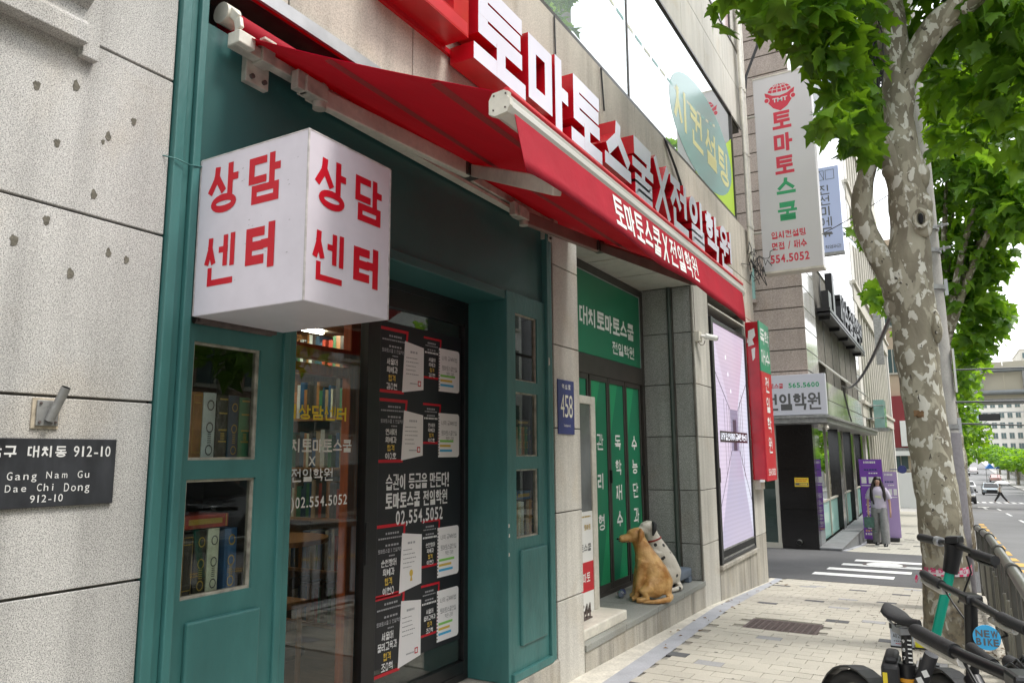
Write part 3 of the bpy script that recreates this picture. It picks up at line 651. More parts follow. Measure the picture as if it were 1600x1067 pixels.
sp = T('wall_sign', 'dark green sign panel with white Korean lettering above the folding doors', 'sign', (DX, 6.2, 2.36))
b = MB(); b.box(DX - .03, DX + .003, 4.83, 7.60, 2.335, 3.115); mk('panel', b, M['green'], sp)
b = MB()
for a in ((7.588, 7.60, 2.335, 3.115), (4.83, 7.588, 3.105, 3.115)): b.box(DX + .003, DX + .008, *a)
mk('trim', b, M['galv'], sp)
b = MB(); fc = XF(DX + .0035, .0008)
write(b, fc, '대치토마토스쿨', 6.03, 2.60, 1.37, .175, .030, gap=.10, split=(sp, M['white'])); write(b, fc, '전일학원', 6.80, 2.405, .60, .125, .021, gap=.10, split=(sp, M['white']))
b = MB(); fc = XF(DX + .0035, .0006); sh = [(5.82, 2.86), (5.90, 2.83), (5.98, 2.88), (5.975, 2.70), (5.90, 2.62), (5.825, 2.70)]
b.poly([fc.p(u, v, .0012) for u, v in sh], fc.N, 0, 1); b.poly([fc.p(5.90 + (u - 5.90) * .86, 2.745 + (v - 2.745) * .86, .002) for u, v in sh], fc.N, 0, 0); latin(b, Face((DX + .0035, 0, 0), (0, 1, 0), (0, 0, 1), .003), 'TMT', 5.85, 2.72, .1, .05, 1); mk('emblem', b, [M['redT'], M['white']], sp)

# upper window band
up = MB(); up.box(WX - .05, WX - .005, -6, 10.05, 4.575, 4.61); up.box(WX - .05, WX - .005, -6, 10.05, 6.12, 6.15); up.box(WX - .05, WX - .004, 10.03, 10.06, 4.6, 6.13)
for y in (-4, -2, 0, 2, 4, 6.03): up.box(WX - .05, WX - .018, y - .012, y + .012, 4.61, 6.12)
uw = mk('upper_window', up, M['bronze'], gb)
yy = [-6, -4, -2, 0, 2, 4, 6.03, 10.04]
for y0, y1 in zip(yy, yy[1:]):
    b = MB(); b.box(WX - .034, WX - .026, y0 + .01, y1 - .01, 4.61, 6.12); o = mk('pane', b, M['glassUp'], uw)
    o.rotation_euler = (0, 0, 0)
b = MB(); b.box(-2.9, -2.7, -6, 10.05, 4.6, 6.13); b.box(-2.9, WX - .06, -6, 10.05, 4.4, 4.575); mk('room', b, mat('upper_room', (.5, .52, .5), .9), gb)
# printed film on the last pane: yellow-green field, teal disc and yellow syllables
b = MB(); fc = XF(WX - .025, .0008); cy, cz, ry, rz_ = 8.60, 5.22, 1.34, .60; n = 40
pts = [(cy + ry * math.cos(2 * math.pi * k / n), cz + rz_ * math.sin(2 * math.pi * k / n)) for k in range(n)]
field = [(8.1, 4.615), (10.02, 4.615), (10.02, 5.75)]
b.poly([fc.p(*p, .0006) for p in field], fc.N, 0, 0); b.poly([fc.p(*p, .0012) for p in pts], fc.N, 0, 1)
f2 = XF(WX - .025, .0025)
for i, c in enumerate('시컨설팅'): glyph(b, f2, c, 7.40 + i * .62, 4.98 - i * .02, .52, .48, .08, 2)
mk('window_film', b, [mat('lime_film', (.42, .62, .05), .4), mat('teal_film', (.20, .36, .34), .22), mat('yellow_film', (.60, .58, .28), .4)], uw)
b = MB(); f2 = XF(WX - .024, .0006)
for k in range(26):
    a = math.pi * (.18 + .62 * k / 26); c_ = 3.2; y_ = 6.6 - c_ * math.cos(a); z_ = 5.95 - .62 * math.sin(a) ; a2 = math.pi * (.18 + .62 * (k + .72) / 26); y2 = 6.6 - c_ * math.cos(a2); z2 = 5.95 - .62 * math.sin(a2)
    b.quad(f2.p(y_, z_), f2.p(y2, z2), f2.p(y2, z2 + .035), f2.p(y_, z_ + .035), k % 2)
mk('film_arc', b, [mat('film_teal_line', (.16, .36, .33), .4), mat('film_sand_line', (.5, .5, .36), .4)], uw)
# tile cladding over the band, then the next storey's glazing
for i in range(17):
    y0 = YE - (i + 1) * .98
    if y0 < -6: break
    for z0, z1 in ((6.16, 6.77), (6.77, 7.38)): panel(y0, y0 + .98, z0, z1, 'tile', WX - .02, .003)
b = MB(); b.box(WX - .055, WX - .03, -6, 10.3, 7.39, 9.6); uw2 = mk('top_window', b, mat('pink_window', (.55, .42, .42), .15, n1=(.8, .2)), gb)
b = MB()
for k in range(14): b.box(WX - .03, WX - .01, 10.28 - k * 1.2, 10.31 - k * 1.2, 7.39, 9.6)
b.box(WX - .03, WX - .008, -6, 10.3, 7.37, 7.41); mk('window_frame', b, M['bronze'], uw2)
b = MB(); b.box(WX - .04, WX - .002, 10.3, YE, 7.39, 10); mk('granite_panel', b, M['tile'], gb)
b = MB(); b.box(WX - .04, WX - .002, -6, YE, 9.62, 13.9); mk('granite_panel', b, M['tile'], gb)
for i, (y, r_, c) in enumerate([(10.50, .022, 'cream'), (10.57, .028, 'alu'), (10.66, .035, 'cream')]):
    o = MB(); o.tube([(WX + .05, y, 3.95 + i * .1), (WX + .05, y + .005, 7), (WX + .05, y, 12)], r_, 10)
    for z in (4.6, 5.7, 6.7, 7.9): o.tube([(WX + .05, y, z), (WX + .05, y, z + .05)], r_ * 1.25, 10)
    thing(mk('drain_pipe', o, M[c]), ['slim cream pipe left of the others on the granite corner', 'grey metal pipe in the middle of the corner pipes', 'thicker cream pipe nearest the building corner'][i], 'pipe', 'pipes running up the granite corner')
random.seed(11)
b = MB()
for k in range(12):
    p = V3((WX + .07, 10.55, 4.05)); pts = [p]
    for j in range(7): p = p + V3((random.uniform(-.03, .06), random.uniform(-.13, .13), random.uniform(-.13, .13))); pts.append(p)
    b.tube(pts, .006, 5)
b.tube([(WX + .01, 10.1, 3.98), (WX + .03, 10.35, 4.02), (WX + .06, 10.55, 4.05)], .006, 5)
thing(mk('cable_tangle', b, M['black']), 'tangle of thin dark wires at the foot of the corner pipes', 'cables')
b = MB()
for k in range(3): b.tube([(WX + .012, 6.9 + .03 * k, 4.56), (WX + .03, 7.15 + .03 * k, 4.35), (WX + .03, 7.35 + .03 * k, 4.2), (WX + .04, 7.5 + .03 * k, 4.02)], .007, 5)
b.tube([(WX + .012, 4.45, 4.56), (WX + .012, 4.46, 4.1)], .006, 5); b.tube([(WX + .012, 5.3, 4.56), (WX + .014, 5.32, 4.35), (WX + .014, 5.34, 4.2)], .008, 5)
b.tube([(WX + .01, 2.2, 3.86), (WX + .015, 2.6, 3.80), (WX + .01, 3.1, 3.76)], .006, 5); b.tube([(WX + .01, 2.82, 3.9), (WX + .016, 2.80, 3.8), (WX + .01, 2.83, 3.72)], .005, 5)
thing(mk('wall_cable', b, M['black']), 'loose black cables hanging behind the red channel letters', 'cables')

# ------------------------------------------------------------------ teal shopfront
sf = T('shopfront', 'teal painted timber shopfront with small book windows beside the door', 'shopfront', (WX, 3, 0))
SB = .16
def sfm(name, boxes, mt='teal', bev=.004, label=None):
    b = MB()
    for a in boxes: b.box(*a)
    return mk(name, b, M[mt], sf, bevel=bev, label=label)
# outer mouldings left: three steps
sfm('moulding', [(WX - .03, WX + .022, 1.497, 1.535, SB, 3.36)]); sfm('moulding', [(WX - .03, WX + .010, 1.535, 1.565, SB, 3.35)]); sfm('moulding', [(WX - .03, WX + .030, 1.565, 1.595, SB, 3.35)])
# pilaster faces with window openings
def pilaster(y0, y1, wins, z0, z1):
    bs = []; wy0, wy1 = wins[0][0], wins[0][1]
    bs.append((WX - .03, WX, y0, wy0, z0, z1)); bs.append((WX - .03, WX, wy1, y1, z0, z1)); zc = z0
    for (_, _, a, c) in sorted(wins, key=lambda q: q[2]): bs.append((WX - .03, WX, wy0, wy1, zc, a)); zc = c
    bs.append((WX - .03, WX, wy0, wy1, zc, z1)); return bs
LW = [(1.635, 1.925, 1.41, 1.815), (1.635, 1.925, .955, 1.345)]
RW = [(3.86, 4.14, 1.865, 2.28), (3.86, 4.14, 1.41, 1.795), (3.86, 4.14, .935, 1.335)]
sfm('pilaster', pilaster(1.595, 2.03, LW, SB, 2.40), bev=0); sfm('pilaster', pilaster(3.785, 4.255, RW, SB, 2.40), bev=0)
sfm('moulding', [(WX - .03, WX + .012, 2.03, 2.06, SB, 2.395)]); sfm('moulding', [(WX - .30, WX + .002, 2.06, 2.10, SB, 2.38)])
sfm('moulding', [(WX - .30, WX + .004, 3.755, 3.785, SB, 2.40)])
sfm('moulding', [(WX - .03, WX + .02, 4.255, 4.285, SB, 3.05)]); sfm('moulding', [(WX - .05, WX - .012, 4.285, 4.31, SB, 3.05)]); sfm('moulding', [(WX - .03, WX + .006, 4.31, 4.348, SB, 3.05)])
sfm('raised_panel', [(WX - .005, WX + .018, 1.655, 1.96, .30, .885)], bev=.008); sfm('raised_panel', [(WX - .005, WX + .018, 3.89, 4.215, .335, .87)], bev=.008)
sfm('base_board', [(WX - .03, WX + .022, 1.6, 2.06, SB, .225)]); sfm('base_board', [(WX - .03, WX + .022, 3.79, 4.26, SB, .205)])
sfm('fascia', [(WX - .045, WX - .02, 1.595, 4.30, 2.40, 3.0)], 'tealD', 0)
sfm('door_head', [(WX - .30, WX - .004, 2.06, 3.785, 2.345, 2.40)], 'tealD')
sfm('reveal_lining', [(-2.50, WX - .03, 3.757, 3.775, SB, 2.345)], bev=0); sfm('reveal_lining', [(-2.50, WX - .03, 2.075, 2.098, SB, 2.345)], bev=0)
b = MB()
for (y, z) in ((3.762, 1.02), (3.765, .965), (3.762, .86)):
    b.poly([(WX + .0062, y + d, z + e) for d, e in ((-.006, -.012), (.007, -.009), (.005, .006), (-.003, .010))], (1, 0, 0), .001)
b.poly([(WX + .022, 4.265 + d, 2.02 + e) for d, e in ((-.006, -.03), (.01, -.02), (.006, .02), (-.004, .026))], (1, 0, 0), .001)
mk('paint_chip', b, M['chip'], sf)
def niche(w_, k):
    y0, y1, z0, z1 = w_; b = MB(); t = .009
    for a in ((y0, y0 + t, z0, z1), (y1 - t, y1, z0, z1), (y0 + t, y1 - t, z0, z0 + t), (y0 + t, y1 - t, z1 - t, z1)): b.box(WX - .034, WX - .010, *a)
    fr = mk('window_frame', b, mat('worn_window_bead', (.36, .33, .27), .7, n1=(25, .4)), sf)
    b = MB(); b.box(WX - .024, WX - .020, y0 + t, y1 - t, z0 + t, z1 - t); mk('pane', b, M['glassN'], fr)
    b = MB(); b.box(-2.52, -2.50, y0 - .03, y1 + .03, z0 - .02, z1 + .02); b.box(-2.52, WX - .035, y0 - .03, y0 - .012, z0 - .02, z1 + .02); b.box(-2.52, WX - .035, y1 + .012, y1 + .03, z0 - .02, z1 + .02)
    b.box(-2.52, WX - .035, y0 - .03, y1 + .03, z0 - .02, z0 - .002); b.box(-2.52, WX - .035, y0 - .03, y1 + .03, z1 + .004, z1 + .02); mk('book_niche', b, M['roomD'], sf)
for i, w_ in enumerate(LW + RW): niche(w_, i)
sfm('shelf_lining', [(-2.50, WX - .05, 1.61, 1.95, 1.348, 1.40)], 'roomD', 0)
# books
BC = {'brown': (.42, .20, .07), 'white': (.72, .80, .80), 'black': (.05, .045, .035), 'navy': (.035, .08, .13), 'green': (.07, .24, .11), 'ivory': (.72, .76, .58), 'blue': (.04, .12, .26), 'tan': (.42, .32, .19), 'dark': (.08, .07, .06), 'red': (.40, .06, .035)}
bm_ = {k: mat('book_' + k, v, .5, n1=(30, .15)) for k, v in BC.items()}
def book(y, z, w_, h_, col, label, x=-2.245, trim='gold', d=.17, flat=False, group=None, lean=0):
    o = T('book', label, 'book', (x - d / 2, y, z), group); b = MB(); bw = w_ / 2
    if flat:
        b.box(-d / 2, d / 2, -h_ / 2, h_ / 2, 0, w_); lp(o, 'cover', b, bm_[col], bevel=.003); b = MB(); b.box(d / 2 + .0004, d / 2 + .001, -h_ * .36, h_ * .36, w_ * .3, w_ * .7); b.box(d / 2 + .0004, d / 2 + .001, -h_ * .46, -h_ * .44, .002, w_ - .002); b.box(d / 2 + .0004, d / 2 + .001, h_ * .44, h_ * .46, .002, w_ - .002)
        lp(o, 'spine_print', b, M['gold']); return o
    b.box(-d / 2, d / 2 - .004, -bw, bw, 0, h_); n = 6
    pts = [(d / 2 - .004 + .006 * math.sin(math.pi * k / n), -bw + w_ * k / n) for k in range(n + 1)]
    b.add([(px, py, 0) for px, py in pts] + [(px, py, h_) for px, py in pts], [(k, k + 1, n + 2 + k, n + 1 + k) for k in range(n)] + [tuple(range(n + 1, 2 * n + 2)), tuple(range(n, -1, -1))])
    lp(o, 'cover', b, bm_[col]); b = MB(); xs = d / 2 + .0026
    def q(a, c, e, f): b.quad((xs, a, e), (xs, c, e), (xs, c, f), (xs, a, f))
    bb = bw * .72
    if trim == 'bands':
        for t_ in (.06, .3, .47, .72, .93): q(-bb, bb, h_ * t_, h_ * t_ + .006)
        for j in range(5): q(-bb * .5, bb * .5, h_ * (.34 + j * .022), h_ * (.34 + j * .022) + .003)
    elif trim == 'frame':
        q(-bb, -bb + .0016, h_ * .04, h_ * .96); q(bb - .0016, bb, h_ * .04, h_ * .96)
        for e in (.04, .14, .84, .95): q(-bb, bb, h_ * e, h_ * e + .0025)
    else:
        for cz in (.18, .5, .82):
            for k in range(10):
                a0, a1 = 2 * math.pi * k / 10, 2 * math.pi * (k + 1) / 10; r0, r1 = bb * .8, bb * .6
                b.quad((xs, r0 * math.cos(a0), h_ * cz + r0 * 1.3 * math.sin(a0)), (xs, r0 * math.cos(a1), h_ * cz + r0 * 1.3 * math.sin(a1)), (xs, r1 * math.cos(a1), h_ * cz + r1 * 1.3 * math.sin(a1)), (xs, r1 * math.cos(a0), h_ * cz + r1 * 1.3 * math.sin(a0)))
        for j in range(6): q(-bb * .4, bb * .4, h_ * (.28 + j * .03), h_ * (.28 + j * .03) + .003)
    lp(o, 'spine_print', b, M['gold'] if trim != 'pale' else M['ink']); return o
u, l = 1.400, .945
book(1.695, u, .048, .245, 'brown', 'brown gold-trimmed book, first in the upper left window', trim='frame')
book(1.748, u, .052, .246, 'white', 'pale white book with grey oval, upper left window', trim='pale')
book(1.803, u, .048, .240, 'black', 'black book with gold bands in the upper left window', trim='bands')
book(1.853, u, .044, .242, 'navy', 'dark navy book between the black and green ones, upper left window')
book(1.902, u, .048, .238, 'green', 'green book with gold bands, last in the upper left window', trim='bands')
book(1.688, l, .05, .215, 'dark', 'dark brown book at the left edge of the lower left window', trim='frame')
book(1.742, l, .048, .226, 'black', 'black ornamented book beside the ivory one, lower left window')
book(1.794, l, .046, .228, 'ivory', 'ivory book with a dark oval in the lower left window', trim='pale')
book(1.868, l, .052, .222, 'blue', 'dark blue book with gold rings in the lower left window')
book(1.755, l + .231, .046, .19, 'red', 'red-brown book lying flat on the lower left window row', flat=True)
for (base, rows_) in ((1.405, [(.04, 'tan', .185, 'brown spine'), (.034, 'green', .19, 'dark green spine'), (.04, 'brown', .186, 'amber spine'), (.034, 'green', .19, 'last green spine'), (.034, 'navy', .188, 'navy spine')]),
                     (.932, [(.036, 'tan', .20, 'tan spine'), (.028, 'ivory', .21, 'thin ivory spine'), (.034, 'white', .205, 'white spine'), (.026, 'dark', .215, 'slim dark spine'), (.030, 'tan', .21, 'second tan spine'), (.034, 'brown', .216, 'patterned brown spine')])):
    y = 3.93
    for w_, c, h_, tx in rows_:
        book(y + w_ / 2, base, w_, h_, c, f"upright book with {tx} in the {'middle' if base > 1.2 else 'lowest'} right window", trim='bands' if c in ('green', 'brown') else 'ring'); y += w_ + .004
book(4.03, 1.600, .036, .17, 'dark', 'dark book lying flat atop the middle right window row', flat=True)
book(4.03, 1.152, .05, .20, 'blue', 'blue book lying flat atop the lowest right window row', flat=True)
# granite plinth under the shopfront and threshold
for y0, y1 in ((1.5, 2.3), (2.3, 3.05), (3.05, 3.8), (3.8, 4.37)): b = MB(); b.box(-2.6, WX + .02, y0 + .003, y1 - .003, -.3, SB - .003); mk('granite_panel', b, M['granS'], gb, bevel=.006)

# ------------------------------------------------------------------ shop interior
b = MB(); b.box(-6.4, -2.52, .2, 4.3, SB - .02, SB); mk('shop_floor', b, M['floorW'], kind='structure')
rm = T('shop_room', 'warm lit counselling room behind the glass door', 'room', (-4.5, 2.3, SB))
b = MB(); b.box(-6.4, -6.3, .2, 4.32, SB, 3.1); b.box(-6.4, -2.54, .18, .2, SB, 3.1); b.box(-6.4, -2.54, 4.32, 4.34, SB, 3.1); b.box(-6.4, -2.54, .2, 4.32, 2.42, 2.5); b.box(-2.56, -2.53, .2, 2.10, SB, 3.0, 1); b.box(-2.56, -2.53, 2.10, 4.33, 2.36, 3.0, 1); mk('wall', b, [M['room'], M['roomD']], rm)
cl = T('strip_lamp', 'bright linear ceiling lamp seen above the orange doorway', 'lamp', (-3.9, 3.9, 2.3))
b = MB(); b.box(-3.92, -3.895, 3.45, 3.98, 2.31, 2.33); mk('tube', b, M['lamp'], cl); b = MB(); b.box(-3.96, -3.86, 3.43, 4.27, 2.335, 2.40); mk('housing', b, M['cream'], cl)
c2 = T('strip_lamp', 'added unseen fill lamp at the left side of the shop room', 'lamp', (-3.48, 1.3, 2.33))
b = MB(); b.box(-3.5, -3.46, .8, 1.9, 2.33, 2.36); mk('tube', b, M['lamp'], c2)  # unseen lamp added as fill to brighten the orange door frame
of = T('inner_doorway', 'orange wooden door frame just inside the glass door', 'door frame', (-2.85, 2.8, SB))
b = MB(); b.box(-2.90, -2.84, 3.12, 3.24, SB, 2.40); mk('stile', b, M['wood'], of, bevel=.004); b = MB(); b.box(-2.90, -2.84, 2.3, 3.12, 1.93, 2.005); mk('rail', b, M['wood'], of, bevel=.004); b = MB(); b.box(-2.895, -2.845, 2.3, 3.12, 1.85, 1.905); mk('rail', b, M['wood'], of, bevel=.004)
b = MB(); b.box(-2.90, -2.84, 2.30, 2.46, SB, 2.40); mk('stile', b, M['wood'], of, bevel=.004)
bs = T('bookcase', 'wooden bookcase full of books along the shop side wall', 'bookcase', (-4.3, 4.2, SB))
b = MB(); b.box(-6.2, -3.0, 4.28, 4.31, SB, 2.35)
for k in range(6): b.box(-6.2, -3.0, 4.02, 4.28, SB + .08 + k * .36, SB + .10 + k * .36)
for k in range(6): b.box(-6.2 + k * .64, -6.18 + k * .64, 4.0, 4.28, SB, 2.35)
mk('shelf', b, M['woodS'], bs)
random.seed(5); b = MB(); bmats = list(bm_.values())
for k in range(6):
    x = -6.15
    while x < -3.05:
        w_ = random.uniform(.02, .045); h_ = random.uniform(.2, .29)
        if random.random() < .9: b.box(x, x + w_ - .002, 4.06, 4.24, SB + .10 + k * .36, SB + .10 + k * .36 + h_, random.randrange(len(bmats)))
        x += w_
mk('row_of_books', b, bmats, bs, kind='stuff')
tb = T('table', 'round wooden table inside the shop behind the door', 'table', (-3.8, 3.2, SB))
b = MB(); b.cyl((-3.9, 3.55, .86), (-3.9, 3.55, .89), .38, 24); mk('tabletop', b, M['woodS'], tb); b = MB(); b.cyl((-3.9, 3.55, SB), (-3.9, 3.55, .86), .035, 12); b.cyl((-3.9, 3.55, SB), (-3.9, 3.55, SB + .02), .25, 20); mk('leg', b, M['black'], tb)
ch = T('chair', 'wooden chair tucked by the round table', 'chair', (-3.45, 3.05, SB))
b = MB(); b.box(-3.6, -3.2, 2.85, 3.22, .58, .62); mk('seat', b, M['woodS'], ch, bevel=.008); b = MB(); b.box(-3.6, -3.57, 2.86, 3.21, .80, 1.05); b.box(-3.6, -3.57, 2.86, 2.89, .62, .8); b.box(-3.6, -3.57, 3.18, 3.21, .62, .8); mk('backrest', b, M['woodS'], ch, bevel=.005)
for x in (-3.58, -3.24):
    for y in (2.87, 3.19): b = MB(); b.cyl((x, y, SB), (x, y, .58), .016, 8); mk('leg', b, M['woodS'], ch)
bx_ = T('notice_board', 'amber notice board hanging inside the shop', 'board', (-4.2, 3.4, 1.2))
b = MB(); b.box(-4.3, -4.28, 3.2, 3.6, 1.15, 1.5); mk('board', b, M['gold'], bx_)

# ------------------------------------------------------------------ glass entrance door with poster
PX = -2.47
dr = T('shop_door', 'black framed glass door with white lettering and black poster', 'door', (PX, 2.9, SB))
b = MB(); b.box(PX - .05, PX, 2.10, 2.135, SB, 2.345); b.box(PX - .05, PX, 3.715, 3.757, SB, 2.345); b.box(PX - .05, PX + .002, 2.135, 3.715, 2.30, 2.345); b.box(PX - .05, PX + .001, 2.135, 3.715, SB, .20)
b.box(PX - .05, PX + .004, 2.835, 2.93, .20, 2.30); b.box(PX - .05, PX - .001, 2.93, 3.715, 2.20, 2.30); b.box(PX - .05, PX - .002, 2.93, 3.715, .20, .262)
mk('frame', b, M['black'], dr, bevel=.002)
b = MB(); b.box(PX - .03, PX - .022, 2.135, 2.835, .20, 2.30); gp = mk('glass_pane', b, M['glass'], dr, label='clear glass pane with yellow and white lettering')
b = MB(); fc = XF(PX - .0215, .0008)
write(b, fc, '입시상담센터', 2.245, 1.585, .475, .066, .0115, 0, gap=.10); write(b, fc, '대치토마토스쿨', 2.30, 1.438, .455, .060, .0085, 1, gap=.10)
latin(b, fc, 'X', 2.475, 1.378, .045, .042, 1); write(b, fc, '전일학원', 2.375, 1.308, .26, .058, .0085, 1, gap=.10); write(b, fc, '상담문의)02.554.5052', 2.19, 1.195, .545, .046, .006, 1, gap=.14)
mk('lettering', b, [mat('yellow_vinyl', (.75, .58, .03), .5), M['white']], gp)
b = MB(); b.box(PX - .026, PX - .020, 2.93, 3.715, .262, 2.20); mk('glass_pane', b, M['glass'], dr, label='glass pane behind the black poster')
b = MB(); b.box(PX - .06, PX - .04, 2.93, 3.715, .2, 2.3); mk('dark_blind', b, M['roomD'], dr)
b = MB(); fc = XF(PX - .019, .001)
rectf(b, fc, 2.935, 3.70, .385, 2.12, 0, .0004)
def redframe(y0, y1, z0, z1, w_):
    t = .016; f_ = XF(PX - .019, .0016)
    b.poly([f_.p(*q) for q in ((y0, z1 - t), (y1, z1 - t), (y1, z1), (y0, z1))], fc.N, 0, 1); b.poly([f_.p(*q) for q in ((y0, z0), (y1 - w_, z0), (y1 - w_, z0 + t), (y0, z0 + t))], fc.N, 0, 1)
    f_ = XF(PX - .019, .002); b.poly([f_.p(*q) for q in ((y1 - w_ - t, z0), (y1 - w_, z0), (y1, z1), (y1 - t, z1))], fc.N, 0, 1)
NM = [('서울대', '의예과', '합격', '김O현'), ('연세대', '의예과', '합격', '이O호'), ('순천향대', '의예과', '합격', '이현O'), ('서울대', '물리교육과', '합격', '조O혁')]
for k, (zt, zb) in enumerate([(2.09, 1.745), (1.715, 1.385), (1.075, .71), (.735, .345)]):
    redframe(2.95, 3.185, zb, zt, .035); H_ = zt - zb; f2 = XF(PX - .019, .0022)
    scrib(b, f2, 3.02, zt - H_ * .14, .11, .010, 6, 3); scrib(b, f2, 2.965, zt - H_ * .20, .19, .008, 12, 3); scrib(b, f2, 3.02, zt - H_ * .30, .11, .010, 5, 3)
    write(b, f2, '토마토스쿨 X 전일학원', 2.965, zt - H_ * .385, .19, .020, .0028, 3, gap=.08, sp=.25); scrib(b, f2, 3.05, zt - H_ * .44, .05, .007, 4, 3)
    for j, tx in enumerate(NM[k]):
        n_ = len(tx); wv = .030 * n_; write(b, f2, tx, 3.05 - wv / 2, zt - H_ * (.57 + .125 * j), wv, H_ * .098, .0052, 5 if j == 2 else 4, gap=.06)
    # certificate sheet
    b.poly([XF(PX - .019, .0026).p(*q) for q in ((3.135, zb + .01), (3.325, zb + .035), (3.325, zt - .075), (3.155, zt - .055))], fc.N, 0, 2); f3 = XF(PX - .019, .0034)
    scrib(b, f3, 3.20, zt - .115, .07, .011, 3 + (k % 2) * 2, 3)
    for j in range(5): scrib(b, f3, 3.165, zt - .145 - j * .022, random.uniform(.07, .12), .0035, 7, 6)
    if k == 2:
        for q in range(12):
            a0, a1 = 2 * math.pi * q / 12, 2 * math.pi * (q + 1) / 12; b.poly([f3.p(3.235, zb + .1), f3.p(3.235 + .015 * math.cos(a0), zb + .1 + .018 * math.sin(a0)), f3.p(3.235 + .015 * math.cos(a1), zb + .1 + .018 * math.sin(a1))], fc.N, 0, 5)
        b.poly([f3.p(3.226, zb + .06), f3.p(3.232, zb + .085), f3.p(3.24, zb + .085), f3.p(3.246, zb + .06)], fc.N, 0, 5)
    else:
        scrib(b, f3, 3.20, zb + .06, .07, .007, 7, 3); rectf(b, f3, 3.272, 3.300, zb + .052, zb + .082, 1, .0036); rectf(b, f3, 3.278, 3.294, zb + .058, zb + .076, 2, .0040)
    zt2, zb2 = zt - .005, zt - H_ * .70
    t = .012; f4 = XF(PX - .019, .0014)
    for q in (((3.325, zt2 - t), (3.495, zt2 - t), (3.495, zt2), (3.325, zt2)), ((3.325, zb2), (3.475, zb2), (3.475, zb2 + t), (3.325, zb2 + t))): b.poly([f4.p(*p) for p in q], fc.N, 0, 1)
    b.poly([XF(PX - .019, .002).p(*q) for q in ((3.463, zb2), (3.475, zb2), (3.495, zt2), (3.483, zt2))], fc.N, 0, 1)
    scrib(b, f4, 3.36, zt2 - H_ * .11, .08, .009, 5, 3); scrib(b, f4, 3.34, zt2 - H_ * .15, .12, .006, 8, 3); scrib(b, f4, 3.36, zt2 - H_ * .22, .08, .008, 4, 3); scrib(b, f4, 3.335, zt2 - H_ * .27, .13, .010, 9, 4)
    for j, tx in enumerate(NM[k]): n_ = len(tx); wv = .021 * n_; write(b, f4, tx, 3.405 - wv / 2, zt2 - H_ * (.40 + .085 * j), wv, H_ * .065, .0036, 5 if j == 2 else 4, gap=.06)
    # spiral notebook
    ny0, ny1, nz0, nz1 = 3.47, 3.68, zt - .325 + (.02 if k < 2 else 0), zt - .055; r_ = .02
    pts = [(ny0, nz0), (ny1 - r_, nz0)] + [(ny1 - r_ + r_ * math.sin(a), nz0 + r_ - r_ * math.cos(a)) for a in (.4, .8, 1.2, 1.57)] + [(ny1 - r_ + r_ * math.cos(a), nz1 - r_ + r_ * math.sin(a)) for a in (0, .4, .8, 1.2, 1.57)] + [(ny0, nz1)]
    b.poly([XF(PX - .019, .0026).p(*q) for q in pts], fc.N, 0, 2)
    for j in range(14): z_ = nz0 + .012 + j * (nz1 - nz0 - .02) / 14; b.poly([XF(PX - .019, .0032).p(*q) for q in ((ny0 - .008, z_), (ny0 + .008, z_), (ny0 + .008, z_ + .008), (ny0 - .008, z_ + .008))], fc.N, 0, 7)
    write(b, f3, '나의 공부비법', 3.50, nz1 - .068, .155, .026, .0022, 6, gap=.1, sp=.3); write(b, f3, '토마토스쿨전일', 3.50, nz1 - .125, .155, .026, .0022, 6, gap=.06); write(b, f3, '학원 관리', 3.545, nz1 - .155, .08, .022, .002, 6, gap=.06, sp=.3)
    for j, c_ in enumerate((8, 5, 9)): rectf(b, f3, 3.485, 3.485 + (.15, .12, .135)[j] * (1, .9)[k % 2], nz0 + .085 - j * .027, nz0 + .098 - j * .027, c_, .0034)
f2 = XF(PX - .019, .002)
write(b, f2, '습관이 등급을 만든다!', 3.015, 1.245, .565, .080, .0105, 4, gap=.07, sp=.32); write(b, f2, '토마토스쿨 전일학원', 3.015, 1.150, .55, .080, .0115, 4, gap=.07, sp=.38); write(b, f2, '02,554,5052', 3.10, 1.068, .42, .068, .01, 4, gap=.12, off=.018)
mk('poster', b, [M['postk'], M['redT'], M['paper'], mat('print_grey', (.38, .38, .40), .6), mat('print_white', (.78, .78, .78), .6), mat('print_gold', (.70, .48, .08), .5), mat('print_midgrey', (.16, .16, .17), .6), M['ink'], mat('highlighter_green', (.25, .60, .12), .5), mat('highlighter_blue', (.07, .42, .70), .5)], dr, label='black poster with admission notices and phone number')
b = MB(); b.box(PX + .004, PX + .010, 2.842, 2.86, .9, 1.1); mk('handle', b, M['blackM'], dr)

# ------------------------------------------------------------------ cube sign (box, seams, scuffs, letters)
cu = T('cube_sign', 'white acrylic cube sign with red 상담센터 lettering hung on the teal front', 'sign', (-1.93, 1.8, 1.89))
CX0, CX1, CY0, CY1, CZ0, CZ1 = WX + .03, -1.655, 1.60, 2.00, 1.89, 2.445
b = MB(); b.box(CX0, CX1, CY0, CY1, CZ0, CZ1); mk('box', b, M['cubeW'], cu, bevel=.004, seg=3)
b = MB()
for x, y in ((CX1, CY0), (CX1, CY1), (CX0, CY0)): b.box(x - .0045, x + .0008, y - .0008, y + .0045, CZ0 + .002, CZ1 - .002)
b.box(CX0, CX1, CY0 - .0009, CY0 + .004, CZ1 - .004, CZ1 + .0009); b.box(CX1 - .004, CX1 + .0009, CY0, CY1, CZ1 - .004, CZ1 + .0009); mk('edge_seam', b, mat('cube_seam', (.50, .47, .46), .5, n1=(30, .3)), cu)
b = MB(); rr_ = random.Random(2)
